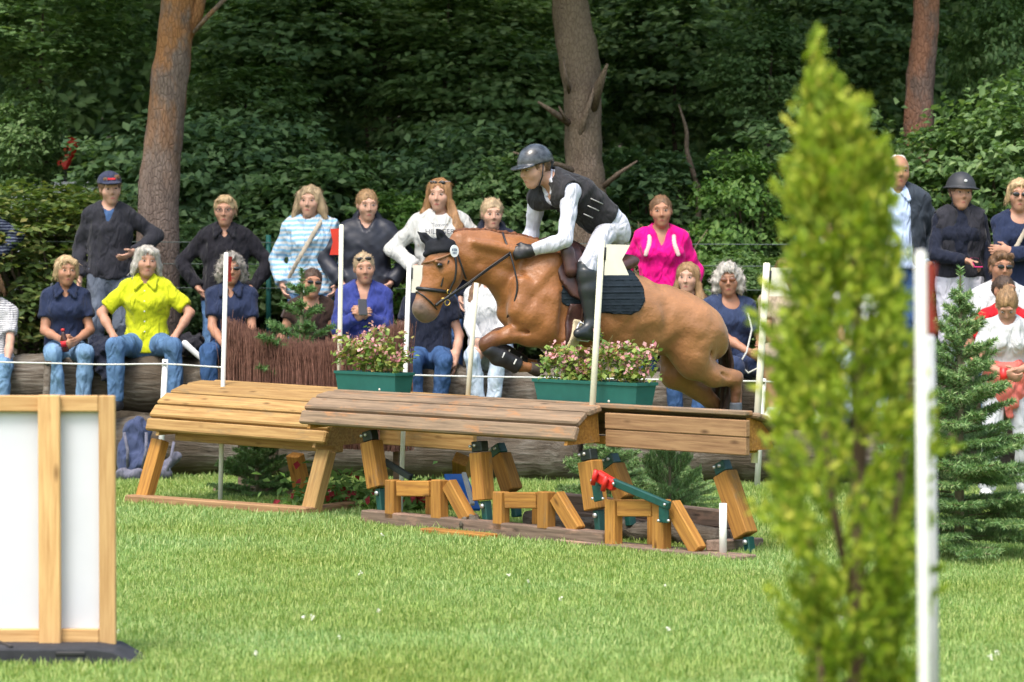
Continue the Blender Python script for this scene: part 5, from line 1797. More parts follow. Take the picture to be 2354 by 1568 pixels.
F.noise(.014, 26, 5.0); put('tied_jacket', F, .009, cloth('coral', (.70, .17, .14)))
crowd['can'] = (g.wr['L'] + g.wr['R']) / 2 + g.hd['L'] * .07
# 26, 27 glimpsed through the foreground conifer
g = standing(1905, 468, s=1.08, hands=LAP)
person('standing person in a white shirt glimpsed through the foreground conifer', g, WHT, GREYB, ('short', 'brown'), 'mid', SH_D, sleeves=.7, **SKINNED)
g = seated(1972, 590, s=1.03, hands=LAP)
person('seated person in pale clothes glimpsed through the foreground conifer', g, WHT, J4, ('pulled', 'brown'), 'mid', SH_D, sleeves=.7, **SKINNED)
# ------------------------------------------------------------------ foliage
def leaves_mesh(name, C0, N, size, aspect=.55, fold=.25, jit=.35, tip=None):
    """kite-shaped folded leaves at points C0 with normals N"""
    n = len(C0)
    r = rng.normal(size=(n, 3))
    T = np.cross(N, r); T /= np.linalg.norm(T, axis=1)[:, None] + 1e-9
    if tip is not None:
        T = T * .6 + tip; T /= np.linalg.norm(T, axis=1)[:, None] + 1e-9
    B = np.cross(N, T); B /= np.linalg.norm(B, axis=1)[:, None] + 1e-9
    L = (size * (1 + jit * rng.uniform(-1, 1, n)))[:, None]
    Nn = N / (np.linalg.norm(N, axis=1)[:, None] + 1e-9)
    a = C0 - T * L * .5
    c = C0 + T * L * .5 - Nn * L * .12
    b = C0 + B * L * aspect * .5 + Nn * L * fold * .3 + T * L * .04
    d = C0 - B * L * aspect * .5 + Nn * L * fold * .3 + T * L * .04
    V = np.stack([a, b, c, d], 1).reshape(-1, 3)
    i = np.arange(n) * 4
    Fc = np.concatenate([np.stack([i, i + 1, i + 2], 1), np.stack([i, i + 2, i + 3], 1)])
    return np_mesh(name, V, Fc, False)
def clump_points(n_clump, per, rx, ry, rz, cr, bottom=-1.0, shell_p=.45):
    """leaf points gathered in sprays through an ellipsoid volume"""
    pts, nrm = [], []
    for i in range(n_clump):
        d = rng.normal(size=3); d /= np.linalg.norm(d)
        r = rng.uniform(.25, 1) ** shell_p
        c = d * r * np.array([rx, ry, rz])
        if c[2] < bottom * rz: continue
        k = int(per * rng.uniform(.6, 1.4)); q = cr * rng.uniform(.6, 1.3)
        o = rng.normal(size=(k, 3)) * q * np.array([1, 1, .42])
        p = c + o
        nn = np.tile(np.array([0, -.25, 1.0]), (k, 1)) + d * .7 + rng.normal(size=(k, 3)) * .55
        pts.append(p); nrm.append(nn)
    return np.concatenate(pts), np.concatenate(nrm)
L_DARK = leafmat('dark_green', [(0.046, 0.092, 0.050), (0.091, 0.171, 0.072), (0.155, 0.257, 0.104), (0.248, 0.356, 0.153)])
L_MID = leafmat('mid_green', [(0.052, 0.103, 0.036), (0.093, 0.172, 0.055), (0.149, 0.248, 0.088), (0.256, 0.345, 0.153)])
L_OLIVE = leafmat('olive', [(0.042, 0.082, 0.022), (0.085, 0.136, 0.037), (0.141, 0.201, 0.054), (0.240, 0.201, 0.065)])
L_BRIGHT = leafmat('bright_green', [(0.047, 0.115, 0.022), (0.081, 0.176, 0.032), (0.135, 0.243, 0.054), (0.203, 0.311, 0.081)])
BARK_G = None
# six crown shapes, shared between shrubs and trees
crowns = []
for k in range(5):
    p, nn = clump_points(210, 46, 1.0, .75, 1.0, .105)
    crowns.append(leaves_mesh('crown', p, nn, .088 if k < 3 else .078, .6))
def stem_mesh(seed, n=7, hgt=1.0, r0=.03, spread=.55):
    rr = random.Random(seed); vs, fs = [], []
    for i in range(n):
        a = rr.uniform(0, 6.28); sp = rr.uniform(.2, 1) * spread
        pts = [(rr.uniform(-.08, .08), rr.uniform(-.08, .08), -1.0)]
        for t in (.3, .6, 1):
            pts.append((math.cos(a) * sp * t + rr.gauss(0, .05), math.sin(a) * sp * t + rr.gauss(0, .05), -1 + 1.7 * hgt * t))
        v, f = tube_data(pts, [r0, r0 * .75, r0 * .5, r0 * .2], 6, False)
        b = len(vs); vs += v; fs += [tuple(j + b for j in q) for q in f]
    me = bpy.data.meshes.new('stems'); me.from_pydata([tuple(v) for v in vs], [], fs); me.update()
    me.shade_smooth(); me.materials.append(mat('shrub_stem', (.09, .07, .05), .9, .3, 20, .4, 60))
    return me
STEMS = [stem_mesh(i) for i in range(3)]
def bark(name, c1, c2, c3, scale=1.0, zlo=None):
    m, nt, bs = _base('bark_' + name)
    tc = _n(nt, 'ShaderNodeTexCoord').outputs['Object']
    vo = _n(nt, 'ShaderNodeTexVoronoi'); vo.inputs['Scale'].default_value = 1; vo.feature = 'DISTANCE_TO_EDGE'
    nt.links.new(_mapping(nt, tc, (34 * scale, 34 * scale, 13 * scale)), vo.inputs['Vector'])
    f = _noise(nt, _mapping(nt, tc, (9, 9, 3)), 1.6, 6, .7)
    patch = _ramp(nt, _noise(nt, _mapping(nt, tc, (2.5, 2.5, 1.1)), 1.5, 5, .6), [(.44, (0, 0, 0)), (.56, (1, 1, 1))])
    if zlo is not None:
        sp = _n(nt, 'ShaderNodeSeparateXYZ'); nt.links.new(tc, sp.inputs[0])
        patch = _math(nt, 'MULTIPLY', patch, _ramp(nt, _math(nt, 'MULTIPLY', sp.outputs[2], .2), [(zlo * .2, (0, 0, 0)), (zlo * .2 + .25, (1, 1, 1))]))
    col = _ramp(nt, f, [(.3, c1), (.65, c2)])
    col = _mix(nt, patch, col, c3)
    crack = _ramp(nt, vo.outputs['Distance'], [(.0, (.72, .7, .69)), (.14, (1, 1, 1))])
    nt.links.new(_mix(nt, 1.0, col, crack, 'MULTIPLY'), bs.inputs['Base Color'])
    bs.inputs['Roughness'].default_value = .95; bs.inputs['Specular IOR Level'].default_value = .1
    b = _math(nt, 'ADD', _math(nt, 'MINIMUM', _math(nt, 'MULTIPLY', vo.outputs['Distance'], 2.4), .36), _math(nt, 'MULTIPLY', f, .6))
    _bump(nt, bs, b, .8, .02)
    return m
B_PINE = bark('pine', (.13, .095, .08), (.25, .19, .16), (.34, .165, .075), zlo=1.5)
B_PINE2 = bark('pine_reddish', (.12, .08, .068), (.22, .155, .13), (.26, .13, .085))
B_GREY = bark('grey', (.13, .095, .07), (.23, .175, .135), (.19, .145, .105), 1.3)
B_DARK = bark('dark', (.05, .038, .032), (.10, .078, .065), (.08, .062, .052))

def place_crown(parent, nm, k, m, loc, scl, rz):
    me = crowns[k]
    o = bpy.data.objects.new(nm, me); C.objects.link(o)
    if not me.materials: me.materials.append(m)
    o.material_slots[0].link = 'OBJECT'; o.material_slots[0].material = m
    o.parent = parent; o.location = loc; o.scale = scl; o.rotation_euler = (0, 0, rz)
    return o
def shrub(label, px, d, ztop, w, m, k=0, hz=None, group=None, nm='shrub'):
    p = W(px, 600, d); gz = float(ground_z(np.array(p.x), np.array(p.y)))
    hgt = ztop - gz
    root = empty(nm, (p.x, p.y, gz)); tag(root, label, 'shrub', group)
    rz = random.uniform(0, 6.28)
    st = link('stems', STEMS[k % 3], None, root, (0, 0, hgt * .5), (0, 0, rz)); st.scale = (w * .8, w * .8, hgt * .5)
    place_crown(root, 'crown', k, m, (0, 0, hgt * .52), (w, w * .9, hgt * .52), rz)
    return root
def tree(label, pts, rad, m, crown_m, px=None, nm='tree', limbs=(), crown=None, knots=()):
    """pts: trunk centre line (world); limbs: list of (pts, radii)"""
    base = Vector(pts[0]); gz = float(ground_z(np.array(base.x), np.array(base.y)))
    base = Vector((base.x, base.y, gz - .05))
    root = empty(nm, base); tag(root, label, 'tree')
    P = [base] + [Vector(p) for p in pts[1:]]
    S = spline([list(p) + [r] for p, r in zip(P, rad)], 40)
    n = 20
    vs, fs = tube_data([Vector(q[:3]) - base for q in S], [q[3] * (1 + .03 * math.sin(i * 1.7)) for i, q in enumerate(S)], n)
    vs = [Vector(v) for v in vs]
    for i in range(len(S)):
        cx = Vector(S[i][:3]) - base
        for j in range(n):
            v = vs[i * n + j]; a = j / n * 6.283
            vs[i * n + j] = cx + (v - cx) * (1 + .05 * math.sin(a * 3 + i * .35) + .035 * math.sin(a * 7 - i * .6))
    for (kp, kr) in knots:
        kp = Vector(kp) - base
        for i, v in enumerate(vs):
            dd = (v - kp).length
            if dd < kr * 1.6: vs[i] = v + (v - Vector((S[i // n][:3])) + base).normalized() * kr * .5 * max(0, 1 - dd / (kr * 1.6))
    me = bpy.data.meshes.new('trunk'); me.from_pydata([tuple(v) for v in vs], [], fs); me.update(); me.shade_smooth()
    tr = link('trunk', me, m, root)
    for (lp, lr) in limbs:
        tube('limb', [Vector(q) - base for q in lp], lr, m, tr, 8)
    if crown:
        for (c, sx, sz, k) in crown:
            place_crown(root, 'crown', k, crown_m, Vector(c) - base, (sx, sx, sz), random.uniform(0, 6))
    return root

# three trunks that stand out, with limbs; their crowns are above the picture
d = 30.95
tree('tall pine with orange brown flaking bark behind the youth in the cap', [W(362, 700, d), W(366, 480, d), W(378, 300, d), W(395, 150, d), W(412, 0, d), W(440, -220, d), W(455, -700, d)], [.20, .185, .165, .155, .15, .13, .07], B_PINE, L_DARK, nm='pine_tree',
     limbs=[([W(420, 95, d), W(450, 30, d), W(470, -60, d), W(500, -260, d)], [.075, .07, .06, .03]), ([W(445, 75, d - .1), W(480, 35, d - .2), W(520, -5, d - .3), W(600, -80, d - .4)], [.02, .022, .02, .01])],
     crown=[(W(440, -650, d), 2.6, 1.6, 0), (W(300, -520, d + .5), 1.8, 1.2, 1)], knots=[(W(352, 180, d - .15), .12)])
d = 31.6
tree('grey trunk with broken branch stubs rising behind the rider', [W(1348, 640, d), W(1346, 470, d), W(1342, 350, d), W(1338, 220, d), W(1326, 110, d), W(1312, 0, d), W(1290, -250, d), W(1280, -700, d)], [.26, .20, .168, .17, .185, .16, .14, .07], B_GREY, L_MID, nm='tree',
     limbs=[([W(1362, 250, d - .1), W(1380, 190, d - .25), W(1396, 148, d - .4)], [.05, .04, .012]), ([W(1330, 330, d - .1), W(1345, 270, d - .22), W(1372, 185, d - .2)], [.03, .028, .01]), ([W(1318, 290, d), W(1275, 260, d - .3), W(1238, 235, d - .5)], [.035, .028, .012]), ([W(1300, 275, d - .2), W(1285, 245, d - .3)], [.018, .008]),
            ([W(1325, 395, d - .1), W(1290, 380, d - .2), W(1250, 372, d - .4), W(1180, 350, d - .6)], [.03, .024, .02, .008]), ([W(1310, 215, d - .1), W(1300, 175, d - .3), W(1295, 130, d - .2)], [.02, .018, .006]), ([W(1375, 440, d), W(1420, 400, d - .3), W(1465, 370, d - .4)], [.03, .02, .008])],
     crown=[(W(1290, -560, d), 2.4, 1.6, 1), (W(1450, -420, d + 1), 1.6, 1.0, 2)])
d = 32.3
tree('straight reddish pine trunk above the riding helmet woman', [W(2105, 600, d), W(2112, 290, d), W(2122, 120, d), W(2130, 0, d), W(2140, -250, d), W(2150, -700, d)], [.15, .135, .125, .12, .11, .06], B_PINE2, L_DARK, nm='pine_tree', crown=[(W(2150, -620, d), 2.2, 1.4, 0)])
# trunks deeper in the wood
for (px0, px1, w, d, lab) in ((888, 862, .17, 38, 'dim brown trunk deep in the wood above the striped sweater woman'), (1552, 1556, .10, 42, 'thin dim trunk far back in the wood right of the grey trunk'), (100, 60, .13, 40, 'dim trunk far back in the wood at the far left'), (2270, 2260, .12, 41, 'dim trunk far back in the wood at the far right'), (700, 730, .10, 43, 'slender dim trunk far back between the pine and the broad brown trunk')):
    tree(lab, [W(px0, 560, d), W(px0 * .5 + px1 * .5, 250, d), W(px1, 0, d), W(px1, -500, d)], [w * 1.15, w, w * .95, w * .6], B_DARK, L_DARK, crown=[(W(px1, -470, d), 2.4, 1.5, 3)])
# a crooked dead sapling right of the rider
d = 32.6
dead = tree('thin crooked dead stem right of the grey trunk', [W(1604, 560, d), W(1606, 470, d), W(1600, 420, d), W(1580, 350, d), W(1578, 300, d), W(1560, 240, d)], [.028, .026, .024, .022, .018, .008], B_GREY, L_MID, nm='dead_tree',
            limbs=[([W(1604, 480, d), W(1630, 455, d - .1), W(1650, 450, d - .1)], [.012, .01, .004])])

# dead twigs tangled at the foot of the grey trunk
dt = empty('dead_branches', (W(1430, 500, 31.4).x, 31.4, 1.0)); tag(dt, 'tangle of dry brown branches right of the grey trunk foot', 'branches')
rr = random.Random(4)
for i in range(34):
    a = rr.uniform(-.2, 1); p0 = Vector((rr.uniform(-.35, .45), rr.uniform(-.3, .2), rr.uniform(0, .5)))
    dv = Vector((rr.uniform(-1, 1), rr.uniform(-.4, .3), rr.uniform(.1, 1))).normalized() * rr.uniform(.3, .85)
    tube('twig', [p0, p0 + dv * .4 + Vector((rr.gauss(0, .05), 0, rr.gauss(0, .04))), p0 + dv * .75 + Vector((rr.gauss(0, .07), 0, rr.gauss(0, .06))), p0 + dv], [rr.uniform(.007, .016), .008, .006, .003], mat('dry_twig', (.22, .16, .11), .9, .3, 20, .3, 50), dt, 5)
# shrubs: (label, px, distance, top height, half width, material, crown)
SH = [
 ('olive autumn tinted shrub at the left edge behind the seated people', 60, 31.2, 2.45, 1.25, L_OLIVE, 3),
 ('yellowing shrub left of the youth in the navy cap', 175, 31.6, 2.35, .95, L_OLIVE, 4),
 ('dark green shrub behind the pine trunk', 400, 32.6, 3.1, 1.2, L_DARK, 1),
 ('leafy shrub between pine trunk and the black sweater person', 470, 31.9, 2.15, .8, L_MID, 3),
 ('dense shrub rising behind the black sweater person', 600, 32.4, 3.0, 1.1, L_DARK, 2),
 ('broad green shrub behind the blue striped sweater woman', 760, 32.2, 2.75, 1.1, L_MID, 0),
 ('shrub with orange tinted leaves behind the puffer jacket woman', 905, 31.7, 2.35, .8, L_BRIGHT, 4),
 ('dark shrub behind the ginger haired woman', 1050, 32.6, 3.0, 1.1, L_DARK, 1),
 ('grey green shrub at the left foot of the grey trunk', 1195, 32.0, 2.7, .9, L_MID, 2),
 ('low tangle of leaves at the right foot of the grey trunk', 1440, 32.3, 2.1, .7, L_OLIVE, 3),
 ('dark shrub between the dead stem and the magenta blouse', 1530, 33.0, 2.8, 1.1, L_DARK, 0),
 ('bright leafed young oak right of the magenta blouse', 1720, 31.6, 2.7, .75, L_BRIGHT, 4),
 ('low bright shrub behind the curly grey haired seated woman', 1680, 30.9, 1.85, .8, L_MID, 3),
 ('tall leafy shrub behind the foreground conifer', 1890, 32.2, 3.2, 1.1, L_MID, 1),
 ('glossy shrub behind the balding man', 2050, 32.9, 2.75, .9, L_DARK, 2),
 ('bright glossy shrub behind the riding helmet woman', 2200, 31.4, 3.0, 1.0, L_MID, 4),
 ('tall bright shrub at the right edge', 2345, 31.2, 3.4, 1.1, L_MID, 3),
]
for a in SH: shrub(*a)
# overhanging oak branches seen against the dark wood, each the lower bough of a tree behind
for (lab, px, py, d, w, hz, m, k) in (
  ('leafy oak bough hanging at the top left corner', 90, 60, 33.5, 1.5, .55, L_MID, 3),
  ('pale leafed sapling crown at the left edge above the seated people', 40, 330, 33.0, .75, .55, L_MID, 4),
  ('spreading leafy bough right of the pine trunk', 560, 300, 33.6, 1.1, .65, L_MID, 2),
  ('dark leafy bough left of the broad brown trunk', 640, 110, 35.0, 1.6, .75, L_DARK, 0),
  ('drooping leafy bough between broad brown trunk and grey trunk', 1080, 250, 34.2, 1.3, .85, L_MID, 1),
  ('leafy bough at the top centre left of the grey trunk', 1030, 40, 35.0, 1.5, .5, L_MID, 3),
  ('dark leafy bough right of the grey trunk', 1560, 150, 35.5, 1.4, .8, L_DARK, 2),
  ('leafy oak bough left of the conifer tip', 1780, 170, 33.5, .85, .6, L_MID, 4),
  ('dark bough at the top behind the conifer tip', 1940, 60, 35.0, 1.3, .8, L_DARK, 0),
  ('leafy bough at the top right corner', 2320, 150, 33.0, .75, 1.0, L_MID, 3)):
    p = W(px, py, d); gz = float(ground_z(np.array(p.x), np.array(p.y)))
    root = empty('oak_sapling', (p.x, p.y + .3, gz)); tag(root, lab, 'tree')
    hgt = p.z - gz
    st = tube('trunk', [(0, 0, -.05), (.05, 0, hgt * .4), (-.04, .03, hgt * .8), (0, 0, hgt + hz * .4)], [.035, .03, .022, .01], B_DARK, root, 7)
    place_crown(root, 'crown', k, m, (0, 0, hgt), (w, w * .8, hz), random.uniform(0, 6))
# the wood behind, one mass of foliage and an unseen canopy added to shade it
def mass(name, n, x0, x1, y0, y1, z0, z1, size, clump=26, cr=.42):
    k = n // clump
    c = np.stack([rng.uniform(x0, x1, k), rng.uniform(y0, y1, k), rng.uniform(z0, z1, k)], 1)
    c[:, 2] += ground_z(c[:, 0], c[:, 1])
    p = np.repeat(c, clump, 0) + rng.normal(size=(k * clump, 3)) * np.array([cr, cr, cr * .45])
    nn = np.tile(np.array([0, -.5, 1.0]), (len(p), 1)) + rng.normal(size=(len(p), 3)) * .6
    return leaves_mesh(name, p, nn, size, .6)
wood_o = link('background_wood', mass('background_wood', 120000, -11, 11, 37.0, 47, -.3, 5.0, .15), L_DARK)
tag(wood_o, 'dark mass of foliage in the depth of the wood', None, None, 'stuff')
far = link('far_wood', mass('far_wood', 60000, -16, 16, 47, 58, -.5, 8.5, .34, 26, .9), L_DARK)
tag(far, 'far mass of dark foliage closing off the view', None, None, 'stuff')
cn = link('wood_canopy', mass('wood_canopy', 34000, -16, 16, 33.0, 58, 5.2, 7.5, .42, 26, .9), L_DARK)
tag(cn, 'closed canopy of the wood above the picture', None, None, 'stuff')

# ------------------------------------------------------------------ firs
NEEDLE = leafmat('fir_needles', [(0.078, 0.155, 0.056), (0.128, 0.242, 0.083), (0.212, 0.341, 0.124), (0.427, 0.497, 0.232)], .5, .15)
NEEDLE_L = leafmat('young_fir_needles', [(0.048, 0.110, 0.034), (0.083, 0.172, 0.055), (0.124, 0.235, 0.076), (0.207, 0.331, 0.124)], .5, .2)
FIRWOOD = mat('fir_stem', (.17, .15, .09), .9, .3, 20, .4, 60)
def fir_meshes(name, hgt, rad, whorls, per, droop, seed, nd=110, base_gap=.05, top_len=.25, nl=.030, irregular=True, nw=.0038, up0=.35):
    """needles mesh and stem mesh of a fir: whorls of branches, each with side twigs clothed in needles"""
    r = np.random.default_rng(seed)
    seg = []
    for w in range(whorls):
        for b in range(per):
            t = min(.97, max(.02, (w + .4 + r.uniform(-.5, .5) * (1 if irregular else .2)) / whorls))
            z = hgt * (base_gap + (1 - base_gap) * t * .92)
            L = rad * (1 - t) ** .85 * 1.0 + rad * top_len * .35
            a = 2 * math.pi * (b + r.uniform(-.3, .3)) / per + w * 1.1
            up = (up0 + .5 * t) - droop * (1 - t) + r.uniform(-.15, .15)
            dv = np.array([math.cos(a), math.sin(a), up]); dv /= np.linalg.norm(dv)
            l = L * r.uniform(.75, 1.1)
            p0 = np.array([0, 0, z]); p1 = p0 + dv * l
            p1[2] += .0
            seg.append((p0 + dv * l * .1, p1, 1.0))
            side = np.cross(dv, [0, 0, 1]); side /= np.linalg.norm(side)
            ns = max(1, int(l / .09))
            for s_ in range(ns):
                q = p0 + dv * l * (.25 + .65 * (s_ + .5) / ns)
                for sg in (-1, 1):
                    d2 = dv * .75 + side * sg * .75 + np.array([0, 0, r.uniform(-.1, .15)]); d2 /= np.linalg.norm(d2)
                    seg.append((q, q + d2 * l * .42 * (1 - .6 * (s_ + .5) / ns), .9))
    seg.append((np.array([0, 0, hgt * .9]), np.array([0, 0, hgt]), 1.0))
    P, D, S = [], [], []
    for p0, p1, k in seg:
        L = np.linalg.norm(p1 - p0); n = max(8, int(L * nd * 10 / 3))
        t = r.uniform(0, 1.0, n)[:, None]
        c = p0 + (p1 - p0) * t
        dv = (p1 - p0) / (L + 1e-9)
        o = r.normal(size=(n, 3)); o[:, 2] += .35; o -= (o @ dv)[:, None] * dv; o /= np.linalg.norm(o, axis=1)[:, None] + 1e-9
        nd_ = o * .85 + dv * .55; nd_ /= np.linalg.norm(nd_, axis=1)[:, None]
        P.append(c); D.append(nd_); S.append(o)
    P = np.concatenate(P); D = np.concatenate(D); S = np.concatenate(S)
    n = len(P); L = nl * r.uniform(.7, 1.2, n)[:, None]
    Wd = np.cross(D, r.normal(size=(n, 3))); Wd /= np.linalg.norm(Wd, axis=1)[:, None]
    V = np.stack([P + Wd * nw, P - Wd * nw, P + D * L + Wd * .001], 1).reshape(-1, 3)
    i = np.arange(n) * 3
    me = np_mesh(name, V, np.stack([i, i + 1, i + 2], 1), False)
    vs, fs = tube_data([(0, 0, -.05), (0, 0, hgt * .5), (0, 0, hgt * .97)], [rad * .045 + .008, rad * .03 + .006, .005], 8, False)
    for p0, p1, k in seg:
        v, f = tube_data([p0, p1], [.006, .002], 4, False)
        b = len(vs); vs += v; fs += [tuple(j + b for j in q) for q in f]
    st = bpy.data.meshes.new('branches'); st.from_pydata([tuple(v) for v in vs], [], fs); st.update()
    return me, st
FIR_A = fir_meshes('needles', 1.75, .54, 16, 8, .35, 3, 230, nl=.036)
FIR_S = fir_meshes('needles', 1.3, .50, 6, 5, .0, 5, 300, nl=.036, base_gap=.12, irregular=False, up0=.45)
FIR_L = fir_meshes('needles', .62, .55, 6, 9, .25, 8, 200, nl=.034, base_gap=.02)
def fir(label, loc, ms, m, scl=1.0, rz=0, nm='fir_tree', tilt=(0, 0), cat='tree'):
    root = empty(nm, loc, (tilt[0], tilt[1], rz)); tag(root, label, cat)
    root.scale = (scl, scl, scl) if not hasattr(scl, '__len__') else scl
    a = link('branches', ms[1], FIRWOOD, root)
    b = link('crown', ms[0], m, root)
    b.material_slots[0].link = 'OBJECT'; b.material_slots[0].material = m
    return root
p = Gd(2205, 1285)
fir('blue green fir standing on the lawn behind the white pole at right', p, FIR_A, NEEDLE, (1.1, 1.1, 1.03), 1.0)
p = FL.root.matrix_basis @ Vector((.9, 1.55, .38))
p = W(694, 800, 26.9); p.z = .40
fir('sparse young fir rising behind the brush fence', p, FIR_S, NEEDLE_L, (1.3, 1.3, 1.03), .4)
q = Gd(585, 1150)
fir('low bushy fir on the grass under the yellow roll-top table', (q.x, q.y + .25, 0), FIR_L, NEEDLE_L, (.8, .7, .8), 2.0, 'fir_bush', cat='shrub')
fir('low spreading fir behind the hinged posts of the brown table', (W(1400, 1100, 25.6).x, 25.6, 0), FIR_L, NEEDLE, (1.05, .8, .85), .7, 'fir_bush', cat='shrub')
fir('small fir bush behind the right leg of the brown table', (W(1560, 1100, 25.3).x, 25.3, 0), FIR_L, NEEDLE, (.7, .6, .55), 3.1, 'fir_bush', cat='shrub')
fir('fir sprig behind the right end of the long green flower box', (W(1540, 940, 24.6).x, 24.6, 0), FIR_L, NEEDLE, (.45, .45, 1.25), 1.9, 'fir_bush', cat='shrub')

# ------------------------------------------------------------------ foreground conifer
THUJA = leafmat('thuja', [(0.081, 0.130, 0.013), (0.169, 0.253, 0.025), (0.281, 0.368, 0.036), (0.428, 0.492, 0.062), (0.531, 0.451, 0.082)], .6, .35, .2)
td = 9.3
tb = W(1958, 2000, td); tb.z = 0
th = empty('conifer', (tb.x, tb.y, 0)); tag(th, 'tall blurred yellow green conifer in the right foreground', 'tree')
pp, nnv, tipv = [], [], []
prof = [(0, .08), (.4, .09), (.8, .10), (1.0, .13), (1.15, .165), (1.30, .185), (1.45, .15), (1.7, .115), (1.95, .095), (2.12, .075), (2.28, .04), (2.4, .01)]
pz = [a for a, b in prof]; pr = [b for a, b in prof]
def spray(c, dirv, L, n):
    t = rng.uniform(0, 1, n)[:, None]
    w = .020 * (1 - .75 * t)
    p = c + dirv * L * t + rng.normal(size=(n, 3)) * w
    pp.append(p); tipv.append(np.tile(dirv, (n, 1)) + rng.normal(size=(n, 3)) * .35)
    nnv.append(rng.normal(size=(n, 3)) + np.array([0, -.3, .2]))
for i in range(720):
    z = rng.uniform(.05, 2.3) if rng.random() > .1 else rng.uniform(1.5, 2.3)
    a = rng.uniform(0, 6.283); R0 = np.interp(z, pz, pr) * (1 + .2 * math.sin(a * 2 + z * 5) + .12 * math.sin(a * 5 - z * 9) + .1 * math.sin(z * 23))
    r = R0 * rng.uniform(.45, 1.0) ** .5
    off = .02 * math.sin(z * 3) - .085 * max(0, z - 1.5)
    c = np.array([math.cos(a) * r + off, math.sin(a) * r, z])
    dv = np.array([math.cos(a) * .55, math.sin(a) * .55, .9]) + rng.normal(size=3) * .25; dv /= np.linalg.norm(dv)
    spray(c, dv, rng.uniform(.07, .19) * (1 if z < 1.7 else .75), 30)
for (x, y, z0, z1) in ((-.10, 0, 2.2, 2.57), (-.085, .0, 2.25, 2.46), (-.125, .02, 2.2, 2.42), (.0, .0, 2.05, 2.38), (.085, .02, 1.95, 2.28), (.10, .0, 1.85, 2.22), (.115, .0, 1.7, 2.0), (-.15, 0, 1.95, 2.2), (-.04, 0, 2.1, 2.44)):
    for k in range(7):
        spray(np.array([x * .8 + x * .2 * k / 6, y, z0 + (z1 - z0) * k / 8]), np.array([.05 * math.sin(k), 0, 1.0]), (z1 - z0) / 5, 26)
pp, nnv, tipv = np.concatenate(pp), np.concatenate(nnv), np.concatenate(tipv)
link('foliage', leaves_mesh('foliage', pp, nnv, .036, .40, .1, .4, tipv), THUJA, th)
tube('trunk', [(0, 0, -.05), (.01, 0, .8), (.02, 0, 1.6), (-.02, 0, 2.35)], [.035, .028, .018, .006], mat('conifer_bark', (.13, .08, .055), .9, .3, 20, .4, 60), th, 8)
for (x0, z0, x1, z1) in ((.02, .5, .12, 1.3), (.0, .4, -.12, 1.2), (.02, .9, .17, 1.75), (.0, 1.0, -.1, 1.7)):
    tube('limb', [(x0, 0, z0), (x1 * .7, -.04, (z0 + z1) / 2), (x1, -.03, z1)], [.014, .011, .004], mat('conifer_bark', (.13, .08, .055)), th, 6)

